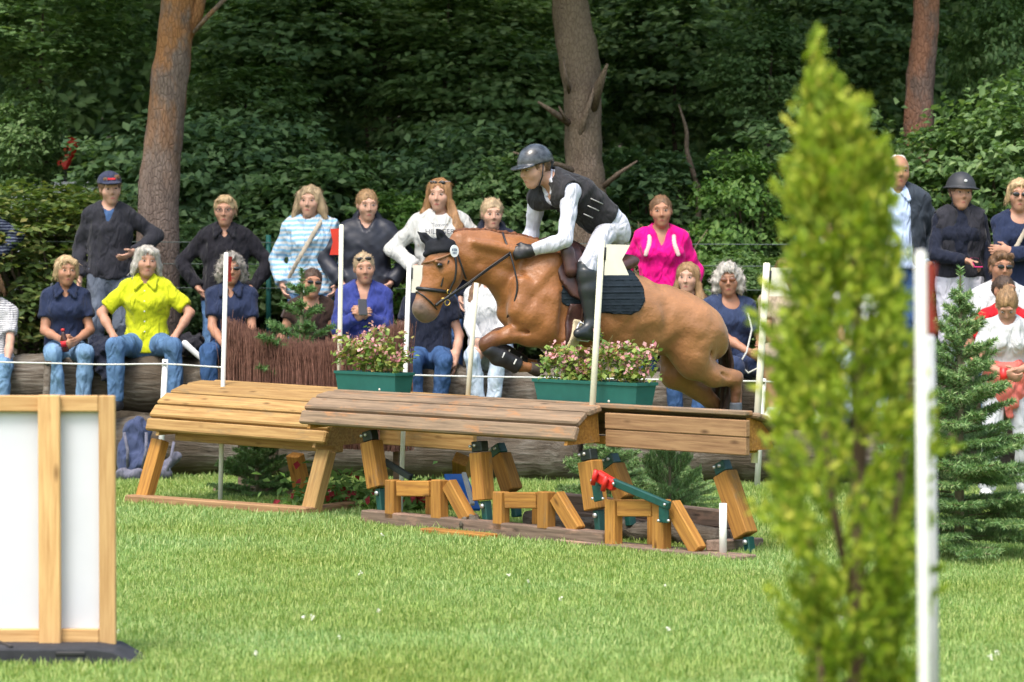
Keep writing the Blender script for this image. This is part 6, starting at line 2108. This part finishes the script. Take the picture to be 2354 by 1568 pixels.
# ------------------------------------------------------------------ flower boxes
BOXG = mat('green_plastic_box', (.016, .115, .095), .5, .12, 8, .1, 60, .35)
FLR = {'leaf': leafmat('begonia_leaf', [(0.085, 0.179, 0.031), (0.170, 0.268, 0.054), (0.272, 0.339, 0.077), (0.340, 0.161, 0.077)], .5, .25), 'pink': leafmat('begonia_flower', [(0.575, 0.184, 0.253), (0.667, 0.287, 0.345), (0.747, 0.437, 0.460), (0.690, 0.345, 0.345)], .6, .3)}
def flower_box(label, F, pxa, pxb, Y, z, hgt, dep, peak, fl_h, seed):
    a, b = F.at(pxa, 900, Y), F.at(pxb, 900, Y)
    L = b.x - a.x
    c = F.root.matrix_basis @ Vector(((a.x + b.x) / 2, Y, z))
    root = empty('flower_box', c, (0, 0, -F.th)); tag(root, label, 'flower box')
    bm = bmesh.new()
    def rect(sx, sy, zz): return [bm.verts.new((x * sx / 2, y * sy / 2, zz)) for x, y in ((-1, -1), (1, -1), (1, 1), (-1, 1))]
    o0, o1, o1b, o2 = rect(L * .93, dep * .8, 0), rect(L * .985, dep * .97, hgt * .88), rect(L * 1.01, dep * 1.06, hgt * .885), rect(L * 1.012, dep * 1.07, hgt)
    i1, i0 = rect(L * .96, dep * .88, hgt), rect(L * .92, dep * .76, hgt * .7)
    bm.faces.new(o0[::-1])
    for A, B in ((o0, o1), (o1, o1b), (o1b, o2), (o2, i1), (i1, i0)):
        for k in range(4): bm.faces.new((A[k], A[(k + 1) % 4], B[(k + 1) % 4], B[k]))
    bm.faces.new(i0)
    bmesh.ops.recalc_face_normals(bm, faces=bm.faces[:])
    link('trough', bm_mesh('trough', bm), BOXG, root)
    link('drain_hole', uv_ell('drain_hole', .012, .004, .010), mat('pale_plug', (.6, .58, .5)), root, (L * .22, -dep * .42, hgt * .28))
    r = np.random.default_rng(seed)
    npl = int(L * 22)
    LP, LN, FP, FN, vs, fs = [], [], [], [], [], []
    for i in range(npl):
        x = r.uniform(-.44, .44) * L; y = r.uniform(-.32, .32) * dep
        hh = fl_h * (.55 + .55 * peak(x / L + .5)) * r.uniform(.7, 1.1)
        for j in range(7):
            t = r.uniform(.15, 1); sp = .055 * t
            q = np.array([x + r.normal() * sp, y + r.normal() * sp, hgt * .8 + hh * t])
            n = 9
            LP.append(q + r.normal(size=(n, 3)) * np.array([.028, .028, .02])); LN.append(r.normal(size=(n, 3)) * .6 + np.array([0, -.3, 1]))
            if t > .35 and r.random() < .85:
                m = 6
                FP.append(q + np.array([0, -.01, .02]) + r.normal(size=(m, 3)) * .013); FN.append(r.normal(size=(m, 3)) + np.array([0, -.8, .5]))
        v, f = tube_data([(x, y, hgt * .6), (x + r.normal() * .02, y, hgt * .8 + hh * .6), (x + r.normal() * .04, y + r.normal() * .03, hgt * .8 + hh)], [.005, .004, .002], 4, False)
        b0 = len(vs); vs += v; fs += [tuple(k + b0 for k in w) for w in f]
    link('leaves', leaves_mesh('leaves', np.concatenate(LP), np.concatenate(LN), .042, .75), FLR['leaf'], root)
    link('blossoms', leaves_mesh('blossoms', np.concatenate(FP), np.concatenate(FN), .027, .9), FLR['pink'], root)
    me = bpy.data.meshes.new('stalks'); me.from_pydata([tuple(v) for v in vs], [], fs); me.update()
    link('stalks', me, mat('begonia_stalk', (.16, .12, .05)), root)
flower_box('shorter green flower box of pink begonias left of the horse', FR, 790, 930, .36, .872, .165, .17, lambda t: max(0, math.sin(math.pi * t)) ** .6, .30, 1)
flower_box('longer green flower box of pink begonias under the horse\'s belly', FR, 1248, 1488, .33, .872, .175, .18, lambda t: .30 + .2 * math.sin(t * 9) + .75 * math.exp(-((t - .66) / .2) ** 2), .30, 2)

# leafy bedding plants under the tables
for (lab, px, py, d, s_, k) in (('leafy yellow green plant with red leaves under the roll-top table', 800, 1110, 25.35, .24, 11), ('low leafy plant with dark red leaves behind the first orange frame', 945, 1130, 25.0, .17, 12)):
    p = W(px, py, d); root = empty('bedding_plant', (p.x, d, 0)); tag(root, lab, 'plant')
    r = np.random.default_rng(k)
    a = r.normal(size=(420, 3)) * np.array([s_, s_ * .5, s_ * .45]); a[:, 2] = np.abs(a[:, 2]) + .03
    link('leaves', leaves_mesh('leaves', a, r.normal(size=(420, 3)) * .6 + np.array([0, -.6, 1]), .075, .45), L_BRIGHT, root)
    b = r.normal(size=(46, 3)) * np.array([s_ * .9, s_ * .4, s_ * .35]); b[:, 2] = np.abs(b[:, 2]) + .05; b[:, 1] -= .08
    link('red_leaves', leaves_mesh('red_leaves', b, r.normal(size=(46, 3)) + np.array([0, -1, .6]), .06, .7), leafmat('red_leaf', [(.16, .01, .02), (.30, .02, .03), (.22, .03, .03)]), root)

# ------------------------------------------------------------------ lawn
GRASS = leafmat('grass_blades', [(0.113, 0.222, 0.047), (0.195, 0.318, 0.074), (0.308, 0.414, 0.114), (0.478, 0.501, 0.202)], .6, .3, .25)
nt = GRASS.node_tree; bs = nt.nodes['Principled BSDF']
ol = _n(nt, 'ShaderNodeObjectInfo')
pn = _noise(nt, ol.outputs['Location'], .55, 4, .6)
hs = _n(nt, 'ShaderNodeHueSaturation')
src = bs.inputs['Base Color'].links[0].from_socket
nt.links.new(src, hs.inputs['Color'])
nt.links.new(_math(nt, 'ADD', _math(nt, 'MULTIPLY', pn, .10), .445), hs.inputs['Hue'])
nt.links.new(_math(nt, 'ADD', _math(nt, 'MULTIPLY', pn, -.5), 1.2), hs.inputs['Saturation'])
nt.links.new(_math(nt, 'ADD', _math(nt, 'MULTIPLY', ol.outputs['Random'], .35), _math(nt, 'ADD', _math(nt, 'MULTIPLY', pn, .7), .5)), hs.inputs['Value'])
nt.links.new(hs.outputs[0], bs.inputs['Base Color'])
def tuft(seed, n, hgt):
    r = np.random.default_rng(seed); V, Fc = [], []
    for i in range(n):
        b = np.array([r.normal() * .045, r.normal() * .045, 0]); a = r.uniform(0, 6.28); h_ = hgt * r.uniform(.45, 1.15); lean = r.uniform(.1, .75) * h_
        w = r.uniform(.0016, .0030); sd = np.array([-math.sin(a), math.cos(a), 0]) * w; dv = np.array([math.cos(a), math.sin(a), 0])
        m_ = b + dv * lean * .35 + np.array([0, 0, h_ * .62]); t = b + dv * lean + np.array([0, 0, h_])
        k = len(V); V += [b - sd, b + sd, m_ + sd * .8, m_ - sd * .8, t]
        Fc += [(k, k + 1, k + 2), (k, k + 2, k + 3), (k + 3, k + 2, k + 4)]
    return np_mesh('grass_tuft', np.array(V), np.array(Fc), False)
tufts = bpy.data.collections.new('grass_tufts')
for i, (n, hg) in enumerate(((50, .026), (42, .034), (56, .021), (32, .042))):
    me = tuft(20 + i, n, hg); me.materials.append(GRASS)
    tufts.objects.link(bpy.data.objects.new('grass_tuft_shape', me))
def scatter(name, x0, x1, y0, y1, dens, seed, smin=.7, smax=1.25):
    bm = bmesh.new(); bmesh.ops.create_grid(bm, x_segments=2, y_segments=2, size=.5)
    for v in bm.verts: v.co = Vector((v.co.x * (x1 - x0) + (x0 + x1) / 2, v.co.y * (y1 - y0) + (y0 + y1) / 2, .003))
    o = link(name, bm_mesh(name, bm), GRASS)
    ng = bpy.data.node_groups.new(name, 'GeometryNodeTree')
    ng.interface.new_socket('Geometry', in_out='INPUT', socket_type='NodeSocketGeometry'); ng.interface.new_socket('Geometry', in_out='OUTPUT', socket_type='NodeSocketGeometry')
    N = ng.nodes; Lk = ng.links
    gi, go = N.new('NodeGroupInput'), N.new('NodeGroupOutput')
    dp = N.new('GeometryNodeDistributePointsOnFaces'); dp.inputs['Density'].default_value = dens; dp.inputs['Seed'].default_value = seed
    ci = N.new('GeometryNodeCollectionInfo'); ci.inputs['Collection'].default_value = tufts; ci.inputs['Separate Children'].default_value = True
    ip = N.new('GeometryNodeInstanceOnPoints'); ip.inputs['Pick Instance'].default_value = True
    rv = N.new('FunctionNodeRandomValue'); rv.data_type = 'FLOAT_VECTOR'; rv.inputs[0].default_value = (-.1, -.1, 0); rv.inputs[1].default_value = (.1, .1, 6.283)
    rs = N.new('FunctionNodeRandomValue'); rs.inputs[2].default_value = smin; rs.inputs[3].default_value = smax
    Lk.new(gi.outputs[0], dp.inputs[0]); Lk.new(dp.outputs[0], ip.inputs[0]); Lk.new(ci.outputs[0], ip.inputs['Instance'])
    Lk.new(rv.outputs[0], ip.inputs['Rotation']); Lk.new(rs.outputs[1], ip.inputs['Scale']); Lk.new(ip.outputs[0], go.inputs[0])
    md = o.modifiers.new('grass', 'NODES'); md.node_group = ng
    return o
ga = scatter('lawn_grass', -6.5, 6.5, 13.5, 28.6, 230, 1); tag(ga, 'short green lawn grass in front of and under the jumps', None, None, 'stuff')
gl = scatter('long_grass', -4.6, 4.6, 22.2, 28.7, 45, 2, 1.0, 1.7); tag(gl, 'longer unmown grass round the jumps', None, None, 'stuff')
# clover and daisy heads
r = np.random.default_rng(7); n = 22
px_ = r.uniform(260, 2300, n); py_ = 1230 + 330 * r.uniform(0, 1, n) ** .7
c = np.array([list(Gd(a, b)) for a, b in zip(px_, py_)]); c[:, 2] = .042
P_, N_ = np.repeat(c, 9, 0) + r.normal(size=(n * 9, 3)) * .006, r.normal(size=(n * 9, 3)) + np.array([0, -.5, 1])
tag(link('clover_flowers', leaves_mesh('clover_flowers', P_, N_, .014, .8), leafmat('clover_white', [(.6, .6, .5), (.7, .7, .62), (.62, .58, .5)], .7, .3)), 'small white clover heads dotted over the lawn', None, None, 'stuff')
# ------------------------------------------------------------------ log bank the spectators sit on
LOGM, nt, bs = _base('weathered_log')
tc = _n(nt, 'ShaderNodeTexCoord').outputs['Object']
f = _noise(nt, _mapping(nt, tc, (1.2, 14, 14)), 2.0, 6, .65)
f2 = _noise(nt, tc, 2.2, 5, .6)
colr = _ramp(nt, f, [(.30, (.03, .024, .018)), (.46, (.12, .10, .08)), (.72, (.27, .25, .215))])
nt.links.new(_mix(nt, _ramp(nt, f2, [(.40, (0, 0, 0)), (.60, (.8, .8, .8))]), colr, (.085, .066, .048)), bs.inputs['Base Color'])
bs.inputs['Roughness'].default_value = .95; bs.inputs['Specular IOR Level'].default_value = .1
_bump(nt, bs, f, .9, .03)
def log(label, pa, pb, r, seed):
    a, b = Vector(pa), Vector(pb)
    rr = random.Random(seed); n = 22
    L = (b - a).length
    pts = [(-L / 2 + L * i / n, rr.gauss(0, .012), rr.gauss(0, .012)) for i in range(n + 1)]
    vs, fs = tube_data(pts, [r * (1 + rr.gauss(0, .035)) for _ in pts], 22)
    vs = [Vector((v.x, v.y * (1 + .04 * math.sin(v.x * 5 + v.z * 9)), v.z * (1 + .03 * math.sin(v.x * 3.1)))) for v in vs]
    me = bpy.data.meshes.new('log'); me.from_pydata([tuple(v) for v in vs], [], fs); me.update(); me.shade_smooth()
    o = link('log', me, LOGM)
    x = (b - a).normalized(); y = Vector((0, 0, 1)).cross(x).normalized(); z = x.cross(y)
    M = Matrix((x, y, z)).transposed().to_4x4(); M.translation = (a + b) / 2; o.matrix_basis = M
    return tag(o, label, 'log', 'grey logs stacked as a bench')
def lp(px, z, dy=0.0):
    d = logd(px) + dy; p = W(px, 600, d); return Vector((p.x, d, z))
log('upper grey seat log under the navy polo and yellow shirt women', lp(-60, .77), lp(560, .745), .24, 1)
log('upper grey seat log behind the brush and small fir', lp(575, .74), lp(1010, .705), .235, 2)
log('upper grey seat log under the jeans behind the horse\'s head', lp(1022, .70), lp(1480, .665), .235, 3)
log('upper grey seat log under the grey curly haired woman', lp(1492, .66), lp(1960, .65), .23, 4)
log('upper grey seat log at the right behind the fir', lp(1972, .65), lp(2480, .68), .23, 5)
log('lower footrest log at the left above the blue rucksack', lp(-60, .27, -.36), lp(640, .25, -.36), .235, 6)
log('lower footrest log in the middle behind the tables', lp(655, .24, -.36), lp(1330, .22, -.36), .23, 7)
log('lower footrest log at the right behind the brown table', lp(1345, .22, -.36), lp(2050, .22, -.36), .22, 8)
log('small loose round log on the grass under the brown table', FR.root.matrix_basis @ Vector((1.2, .42, .075)), FR.root.matrix_basis @ Vector((3.05, .40, .075)), .07, 9)
log('short round log standing out under the blue boards', FR.root.matrix_basis @ Vector((.9, .12, .07)), FR.root.matrix_basis @ Vector((1.12, -.02, .07)), .068, 10)

# ------------------------------------------------------------------ jump poles with flags
FLAGW = mat('cream_flag', (.66, .63, .52), .7, .08, 10)
FLAGR = mat('red_flag', (.55, .035, .02), .6, .1, 10)
CLIP = mat('flag_clip', (.02, .02, .025), .5, .1)
def flag_pole(label, base, top, r, m, flag=None, side=1, yaw=0.0, size=.19, lower=True):
    base, top = Vector(base), Vector(top)
    root = empty('flag_pole', base); tag(root, label, 'flag pole', 'poles marking the jumps')
    ax = top - base
    tube('pole', [(0, 0, 0), ax * .5, ax * .995, ax], [r, r, r, r * .55], m, root, 14)
    if flag:
        h_ = size
        up = ax.normalized(); out = Vector((math.cos(yaw) * side, math.sin(yaw) * side, 0))
        bm = bmesh.new(); th_ = Vector((-math.sin(yaw), math.cos(yaw), 0)) * .003
        o0 = ax - up * .03 + out * (r + .006)
        pts = [o0, o0 + out * h_ * .78 + Vector((0, 0, -.004)), o0 + out * h_ * .55 - up * h_ * .5, o0 + out * h_ * .80 - up * h_ * 1.0, o0 - up * h_ * 1.0]
        A = [bm.verts.new(p - th_) for p in pts]; B = [bm.verts.new(p + th_) for p in pts]
        bm.faces.new((A[0], A[1], A[2])); bm.faces.new((A[0], A[2], A[4])); bm.faces.new((A[2], A[3], A[4]))
        bm.faces.new((B[2], B[1], B[0])); bm.faces.new((B[4], B[2], B[0])); bm.faces.new((B[4], B[3], B[2]))
        for i in range(5): bm.faces.new((A[i], B[i], B[(i + 1) % 5], A[(i + 1) % 5]))
        bmesh.ops.recalc_face_normals(bm, faces=bm.faces[:])
        link('flag', bm_mesh('flag', bm), flag, root)
        tube('clip', [ax - up * (.05) + out * r, ax - up * (.13) + out * r], .012, CLIP, root, 8)
    return root
flag_pole('white pole with a red flag at the left of the brush', W(506, 1158, 25.9), W(520, 580, 25.9), .0175, POLE_W, FLAGR, 1, R(80))
flag_pole('cream pole with a red flag left of the flower box', W(778, 1010, 26.2), W(785, 516, 26.2), .018, POLE_C, FLAGR, -1, R(-60), .2)
flag_pole('white pole with a cream flag at the horse\'s nose', Gd(920, 1186), W(941, 600, 25.0), .0175, POLE_W, FLAGW, 1, R(20), .2)
flag_pole('cream pole without a flag in front of the white seated person', W(1070, 985, 24.75), W(1096, 646, 24.75), .018, POLE_C)
p5 = FR.at(1357, 1026, .13); 
flag_pole('cream pole with a forked white flag in front of the rider\'s boot', FR.root.matrix_basis @ p5, W(1384, 551, (FR.root.matrix_basis @ p5).y), .021, POLE_C, FLAGW, 1, R(0), .20)
flag_pole('cream pole with a forked white flag right of the horse', W(1734, 1064, 21.75), W(1763, 604, 21.75), .022, POLE_C, FLAGW, 1, R(0), .18)
flag_pole('blurred white pole with a red flag in the right foreground', W(2133, 2500, 8.3), W(2116, 576, 8.3), .0128, POLE_W, FLAGR, 1, R(70), .17)
flag_pole('blurred grey pole just behind the foreground white pole', W(2152, 1900, 11.0), W(2138, 770, 11.0), .016, mat('grey_pole', (.4, .4, .42), .5, .05))
pst = Gd(1662, 1283); 
w1 = tube('marker_post', [(0, 0, 0), (0, 0, .34)], .024, POLE_W, None, 14); w1.location = pst; tag(w1, 'short white marker post at the right foot of the brown table', 'post')

# ------------------------------------------------------------------ rope fence in front of the logs
def rp(px, py, d): return W(px, py, d)
RD = lambda px: logd(px) - .85
posts = [(380, 832, 1098), (110, 836, 1110), (1755, 876, 1080)]
for (px, ty, by), lab, m in zip(posts, ('white plastic rope post in front of the yellow shirt woman', 'weathered wooden rope post behind the board', 'rope post behind the foreground conifer'), (POLE_W, LOGM, POLE_W)):
    t = rp(px, ty - 6, RD(px)); b = Vector((t.x - .05, t.y, 0))
    o = empty('rope_post', b); tag(o, lab, 'post')
    tube('shaft', [(0, 0, 0), t - b], .024 if m is POLE_W else .03, m, o, 10)
    tube('rope_clip', [t - b + Vector((0, -.03, -.03)), t - b + Vector((0, .01, -.03))], .012, BLACK, o, 8)
pts = [rp(px, py, RD(px) - .03) for px, py in ((-80, 831), (110, 835), (245, 838), (380, 837), (520, 845), (800, 857), (1010, 864), (1300, 869), (1755, 877), (2100, 882), (2450, 880))]
rope = tube('rope', [Vector(q.tolist()) for q in spline([list(p) for p in pts], 60)], .0075, mat('white_rope', (.6, .6, .56), .8, .1), None, 6)
tag(rope, 'thin white rope stretched along the front of the log bank', 'rope')
# wire fence behind the standing people
WIRE = mat('fence_wire', (.10, .13, .12), .5, .2); FPOST = mat('green_fence_post', (.012, .10, .085), .5, .2)
fr = empty('wire_fence', (0, 31.2, .8)); tag(fr, 'thin wire fence on green posts behind the standing spectators', 'fence')
for px, ty in ((178, 540), (617, 540), (1112, 560), (1480, 560), (1830, 540), (2262, 560), (-60, 540)):
    d = logd(px) + 1.55; t = W(px, ty, d)
    tube('post', [Vector((t.x, t.y, .75)) - fr.location, t - fr.location], .022, FPOST, fr, 8)
for dy in (5, 55, 110):
    ps = [W(px, 550 + dy + (px * .004), logd(px) + 1.52) - fr.location for px in range(-100, 2500, 100)]
    tube('wire', ps, .0035, WIRE, fr, 5)

# ------------------------------------------------------------------ white board in a timber frame, left foreground
bd = 16.9
c = Gd(118, 1516)
def bpnt(px, py, dd=0): return W(px, py, c.y + dd) - Vector((c.x, c.y, 0))
br = empty('advertising_board', (c.x, c.y, 0)); tag(br, 'white panel board in a pale timber frame at the left foreground', 'board')
k = c.y / FPX
WP = mat('white_panel', (.60, .61, .66), .55, .03, 3)
ex, ez0, ez1 = bpnt(265, 1482), bpnt(0, 1482).z, bpnt(0, 909).z
x1 = bpnt(265, 1000).x; x0 = bpnt(-620, 1000).x
link('panel', box_mesh('panel', x1 - x0 - .07, .012, ez1 - ez0 - .03, .001), WP, br, ((x0 + x1) / 2 - .03, .026, (ez0 + ez1) / 2))
beam('frame_rail', (x0, 0, ez1 - .038), (x1 - .078, 0, ez1 - .038), .036, .076, W_PAL, br)
beam('frame_rail', (x0, 0, ez0 + .038), (x1 - .078, 0, ez0 + .038), .036, .076, W_PAL, br)
beam('frame_stile', (x1 - .038, .001, ez0), (x1 - .038, .001, ez1), .036, .078, W_PAL, br, up=(1, 0, 0))
beam('frame_stile', (x0 - .038, .001, ez0), (x0 - .038, .001, ez1), .036, .078, W_PAL, br, up=(1, 0, 0))
xm = bpnt(117, 1200).x
beam('post', (xm, -.042, .04), (xm, -.042, ez1 + .004), .045, .102, W_PAL, br, up=(1, 0, 0))
beam('post', (xm - .95, -.042, .04), (xm - .95, -.042, ez1 + .004), .045, .102, W_PAL, br, up=(1, 0, 0))
RUB = mat('black_rubber', (.035, .036, .042), .8, .25, 12, .4, 40, .25)
for dx, lab in ((0, 'black recycled rubber foot under the visible board post'),):
    fo = empty('board_foot', (c.x + xm - .10, c.y - .05, 0)); tag(fo, lab, 'stand foot')
    bm = bmesh.new()
    prof_ = [(-.62, 0), (-.60, .035), (-.40, .085), (.33, .085), (.42, .07), (.52, .012), (.53, 0)]
    A = [bm.verts.new((x, -.19, z * .9)) for x, z in prof_]; B = [bm.verts.new((x, .19, z)) for x, z in prof_]
    A2 = [bm.verts.new((x, -.12, z)) for x, z in prof_]
    for P_, Q_ in ((A, A2), (A2, B)):
        for i in range(len(prof_) - 1): bm.faces.new((P_[i], P_[i + 1], Q_[i + 1], Q_[i]))
    bm.faces.new(A[::-1]); bm.faces.new(B)
    bmesh.ops.recalc_face_normals(bm, faces=bm.faces[:])
    bmesh.ops.bevel(bm, geom=[e for e in bm.edges], offset=.006, segments=1, affect='EDGES')
    link('foot_body', bm_mesh('foot_body', bm), RUB, fo)
    link('carry_slot', box_mesh('carry_slot', .14, .02, .02, .004), BLACK, fo, (.22, -.185, .055))
    link('groove', box_mesh('groove', .02, .3, .02, .004), BLACK, fo, (-.12, -.03, .082), (0, 0, R(25)))

# ------------------------------------------------------------------ small things
def bottle(label, p):
    root = empty('bottle', p, (R(8), R(-6), 0)); tag(root, label, 'bottle')
    vs, fs = tube_data([(0, 0, -.09), (0, 0, -.08), (0, 0, .02), (0, 0, .06), (0, 0, .085)], [.028, .031, .031, .014, .012], 14)
    me = bpy.data.meshes.new('bottle_body'); me.from_pydata([tuple(v) for v in vs], [], fs); me.update(); me.shade_smooth()
    link('bottle_body', me, mat('cola', (.05, .012, .010), .1, .2, spec=.6), root)
    tube('label_band', [(0, 0, -.045), (0, 0, .005)], .0325, mat('red_label', (.55, .02, .03), .5, .2), root, 14)
    tube('cap', [(0, 0, .085), (0, 0, .105)], .015, REDP, root, 12)
bottle('cola bottle with red cap in the smiling blond woman\'s hands', Vector(crowd['bottle'].tolist()))
def phone(label, p, m, tilt=R(60)):
    o = empty('phone', p, (tilt, 0, R(10))); tag(o, label, 'phone')
    link('case', box_mesh('case', .072, .145, .009, .003), m, o)
    link('screen', box_mesh('screen', .064, .13, .002, 0), LENS, o, (0, 0, .0055))
phone('dark phone in the blue cardigan woman\'s hands', Vector(crowd['phone'].tolist()) + Vector((.01, -.02, .04)), mat('phone_case', (.05, .06, .05), .4, .1), R(65))
phone('pink phone in the riding helmet woman\'s hand', Vector(crowd['phone2'].tolist()), mat('pink_case', (.55, .03, .16), .4, .1), R(30))
can = tube('can', [(0, 0, -.055), (0, 0, .055)], .03, REDP, None, 14); can.location = crowd['can'].tolist(); tag(can, 'red drinks can held by the woman in white trousers', 'can')
# rucksack on the grass by the logs
p = Gd(345, 1106)
rk = empty('rucksack', (p.x, p.y, 0)); tag(rk, 'slumped blue grey rucksack on the grass by the lower log', 'rucksack')
NYL = cloth('rucksack_blue', (.05, .065, .13)); NYG = cloth('rucksack_grey', (.13, .13, .17))
def rput(nm, F, h, m):
    v, f = F.polys(h); return link(nm, np_mesh(nm, relax(v, f), f), m, rk)
F = Form(); F.cap((-.13, .02, .16), (-.11, .05, .40), .15, .12, .05, (V3(0, 1, 0), .6)); F.ell((-.1, -.07, .14), (.11, .07, .10), .03); F.noise(.016, 18, 1); rput('bag_body', F, .012, NYL)
F = Form(); F.cap((-.22, -.10, .06), (-.10, -.12, .06), .055, .06, .02); F.cap((.02, -.10, .06), (.14, -.1, .07), .05, .05, .03); F.cap((.1, -.05, .09), (.22, -.02, .20), .05, .04, .03); F.noise(.012, 24, 2); rput('side_pocket', F, .010, NYG)
for (a, b) in (((-.20, -.09, .40), (-.17, -.12, .12)), ((-.02, -.09, .40), (-.05, -.13, .12)), ((.20, -.06, .32), (.12, -.11, .02))):
    tube('strap', [a, ((a[0] + b[0]) / 2 + .02, -.15, (a[2] + b[2]) / 2), b], .013, NYG, rk, 7)
# jackets and bag left on the logs
def heap(label, px, py, d, rx, rz, m, seed, nm='jacket', cat='jacket', drop=True):
    p = W(px, py, d); root = empty(nm, p); tag(root, label, cat)
    F = Form(); F.ell((0, 0, 0), (rx, .12, rz), .03)
    if drop: F.cap((-.03, -.12, 0), (.03, -.20, -.20), .07, .05, .05); F.cap((.06, -.1, .0), (.09, -.19, -.12), .06, .05, .05)
    F.noise(.035, 22, seed); F.noise(.015, 50, seed + 1)
    v, f = F.polys(.011); link('folded_cloth', np_mesh('folded_cloth', relax(v, f), f), m, root)
heap('crumpled dark blue jacket hanging on the log between polo and yellow shirt women', 240, 800, logd(240) - .12, .13, .10, NAVY2, 1.0)
heap('black bag with a white stripe on the log left of the curly haired woman', 440, 795, logd(440) - .1, .12, .09, BLACKC, 2.0, 'bag', 'bag', False)
ws = Form(); a = np.array(W(425, 790, logd(440) - .24)); b = np.array(W(472, 832, logd(440) - .24)); ws.cap((0, 0, 0), b - a, .03, .022, .02, (V3(0, 1, 0), .6))
v, f = ws.polys(.008); so = link('shoe', np_mesh('shoe', relax(v, f), f), SH_W, None, Vector(a.tolist())); tag(so, 'white soled shoe dangling over the log beside the yellow shirt woman', 'shoe')
# dark crate at the far left
p = Gd(50, 1085); cr = empty('crate', (p.x, p.y + .2, 0)); tag(cr, 'dark grey crate behind the rope at the far left', 'crate')
link('body', box_mesh('body', .44, .3, .46, .01, (0, 0, .70)), mat('dark_crate', (.045, .042, .045), .7, .2), cr)
link('rim', box_mesh('rim', .47, .33, .035, .006, (0, 0, .945)), mat('crate_rim', (.30, .29, .27), .7, .2), cr)
link('plinth', box_mesh('plinth', .42, .28, .46, .01, (0, 0, .235)), LOGM, cr)
# blue boards leaning behind the first frame
for (a, b, m, lab) in (((1046, 1092), (1078, 1172), mat('blue_board', (.015, .12, .42), .5, .1), 'bright blue board leaning under the brown table'), ((1066, 1088), (1086, 1160), mat('pale_board', (.45, .44, .40), .6, .1), 'pale grey board leaning beside the blue board')):
    A, B = FR.root.matrix_basis @ FR.at(*a, .46), FR.root.matrix_basis @ FR.at(*b, .30)
    B.z = max(B.z, .03)
    o = beam('leaning_board', B, A, .03 if 'pale' in lab else .16, .022, m, None, .003, up=(.3, -1, .2)); tag(o, lab, 'board')
# riding whip and lead rope
q = Vector(crowd['lead'].tolist())
ld = tube('lead_rope', [q + Vector((.06, -.02, .02)), q + Vector((.05, -.05, -.10)), q + Vector((-.05, -.06, -.15)), q + Vector((-.12, -.05, -.08)), q + Vector((-.06, -.04, .02)), q + Vector((-.02, -.05, .20)), q + Vector((-.05, -.04, .33))], .008, mat('white_rope', (.6, .6, .56)), None, 6)
tag(ld, 'white looped lead rope in the hands of the grey curly haired woman', 'rope')
# glimpses through the wood at the far left: unidentified red and white shapes, filled by a made-up trailer
vx = W(128, 420, 37.2); vz = float(ground_z(np.array(vx.x), np.array(vx.y)))
stand_in = empty('parked_trailer', (vx.x, vx.y, vz)); tag(stand_in, 'white trailer with a red lamp glimpsed through the leaves above the left spectators', 'trailer')
link('body', box_mesh('body', 1.0, 1.9, 1.35, .08, (0, 1.0, 1.0)), mat('trailer_white', (.55, .57, .62), .4, .05), stand_in)
link('red_lamp', box_mesh('red_lamp', .13, .08, .36, .03, (0, 0, 0)), REDP, stand_in, (.10, .3, 1.98), (0, R(25), 0))
link('lamp_arm', box_mesh('lamp_arm', .03, .05, .4, .005, (0, 0, 0)), BLACK, stand_in, (.06, .34, 1.82))
for sx in (-.46, .46):
    tube('wheel', [(sx - .09, 1.2, .3), (sx + .09, 1.2, .3)], .3, BLACK, stand_in, 18)
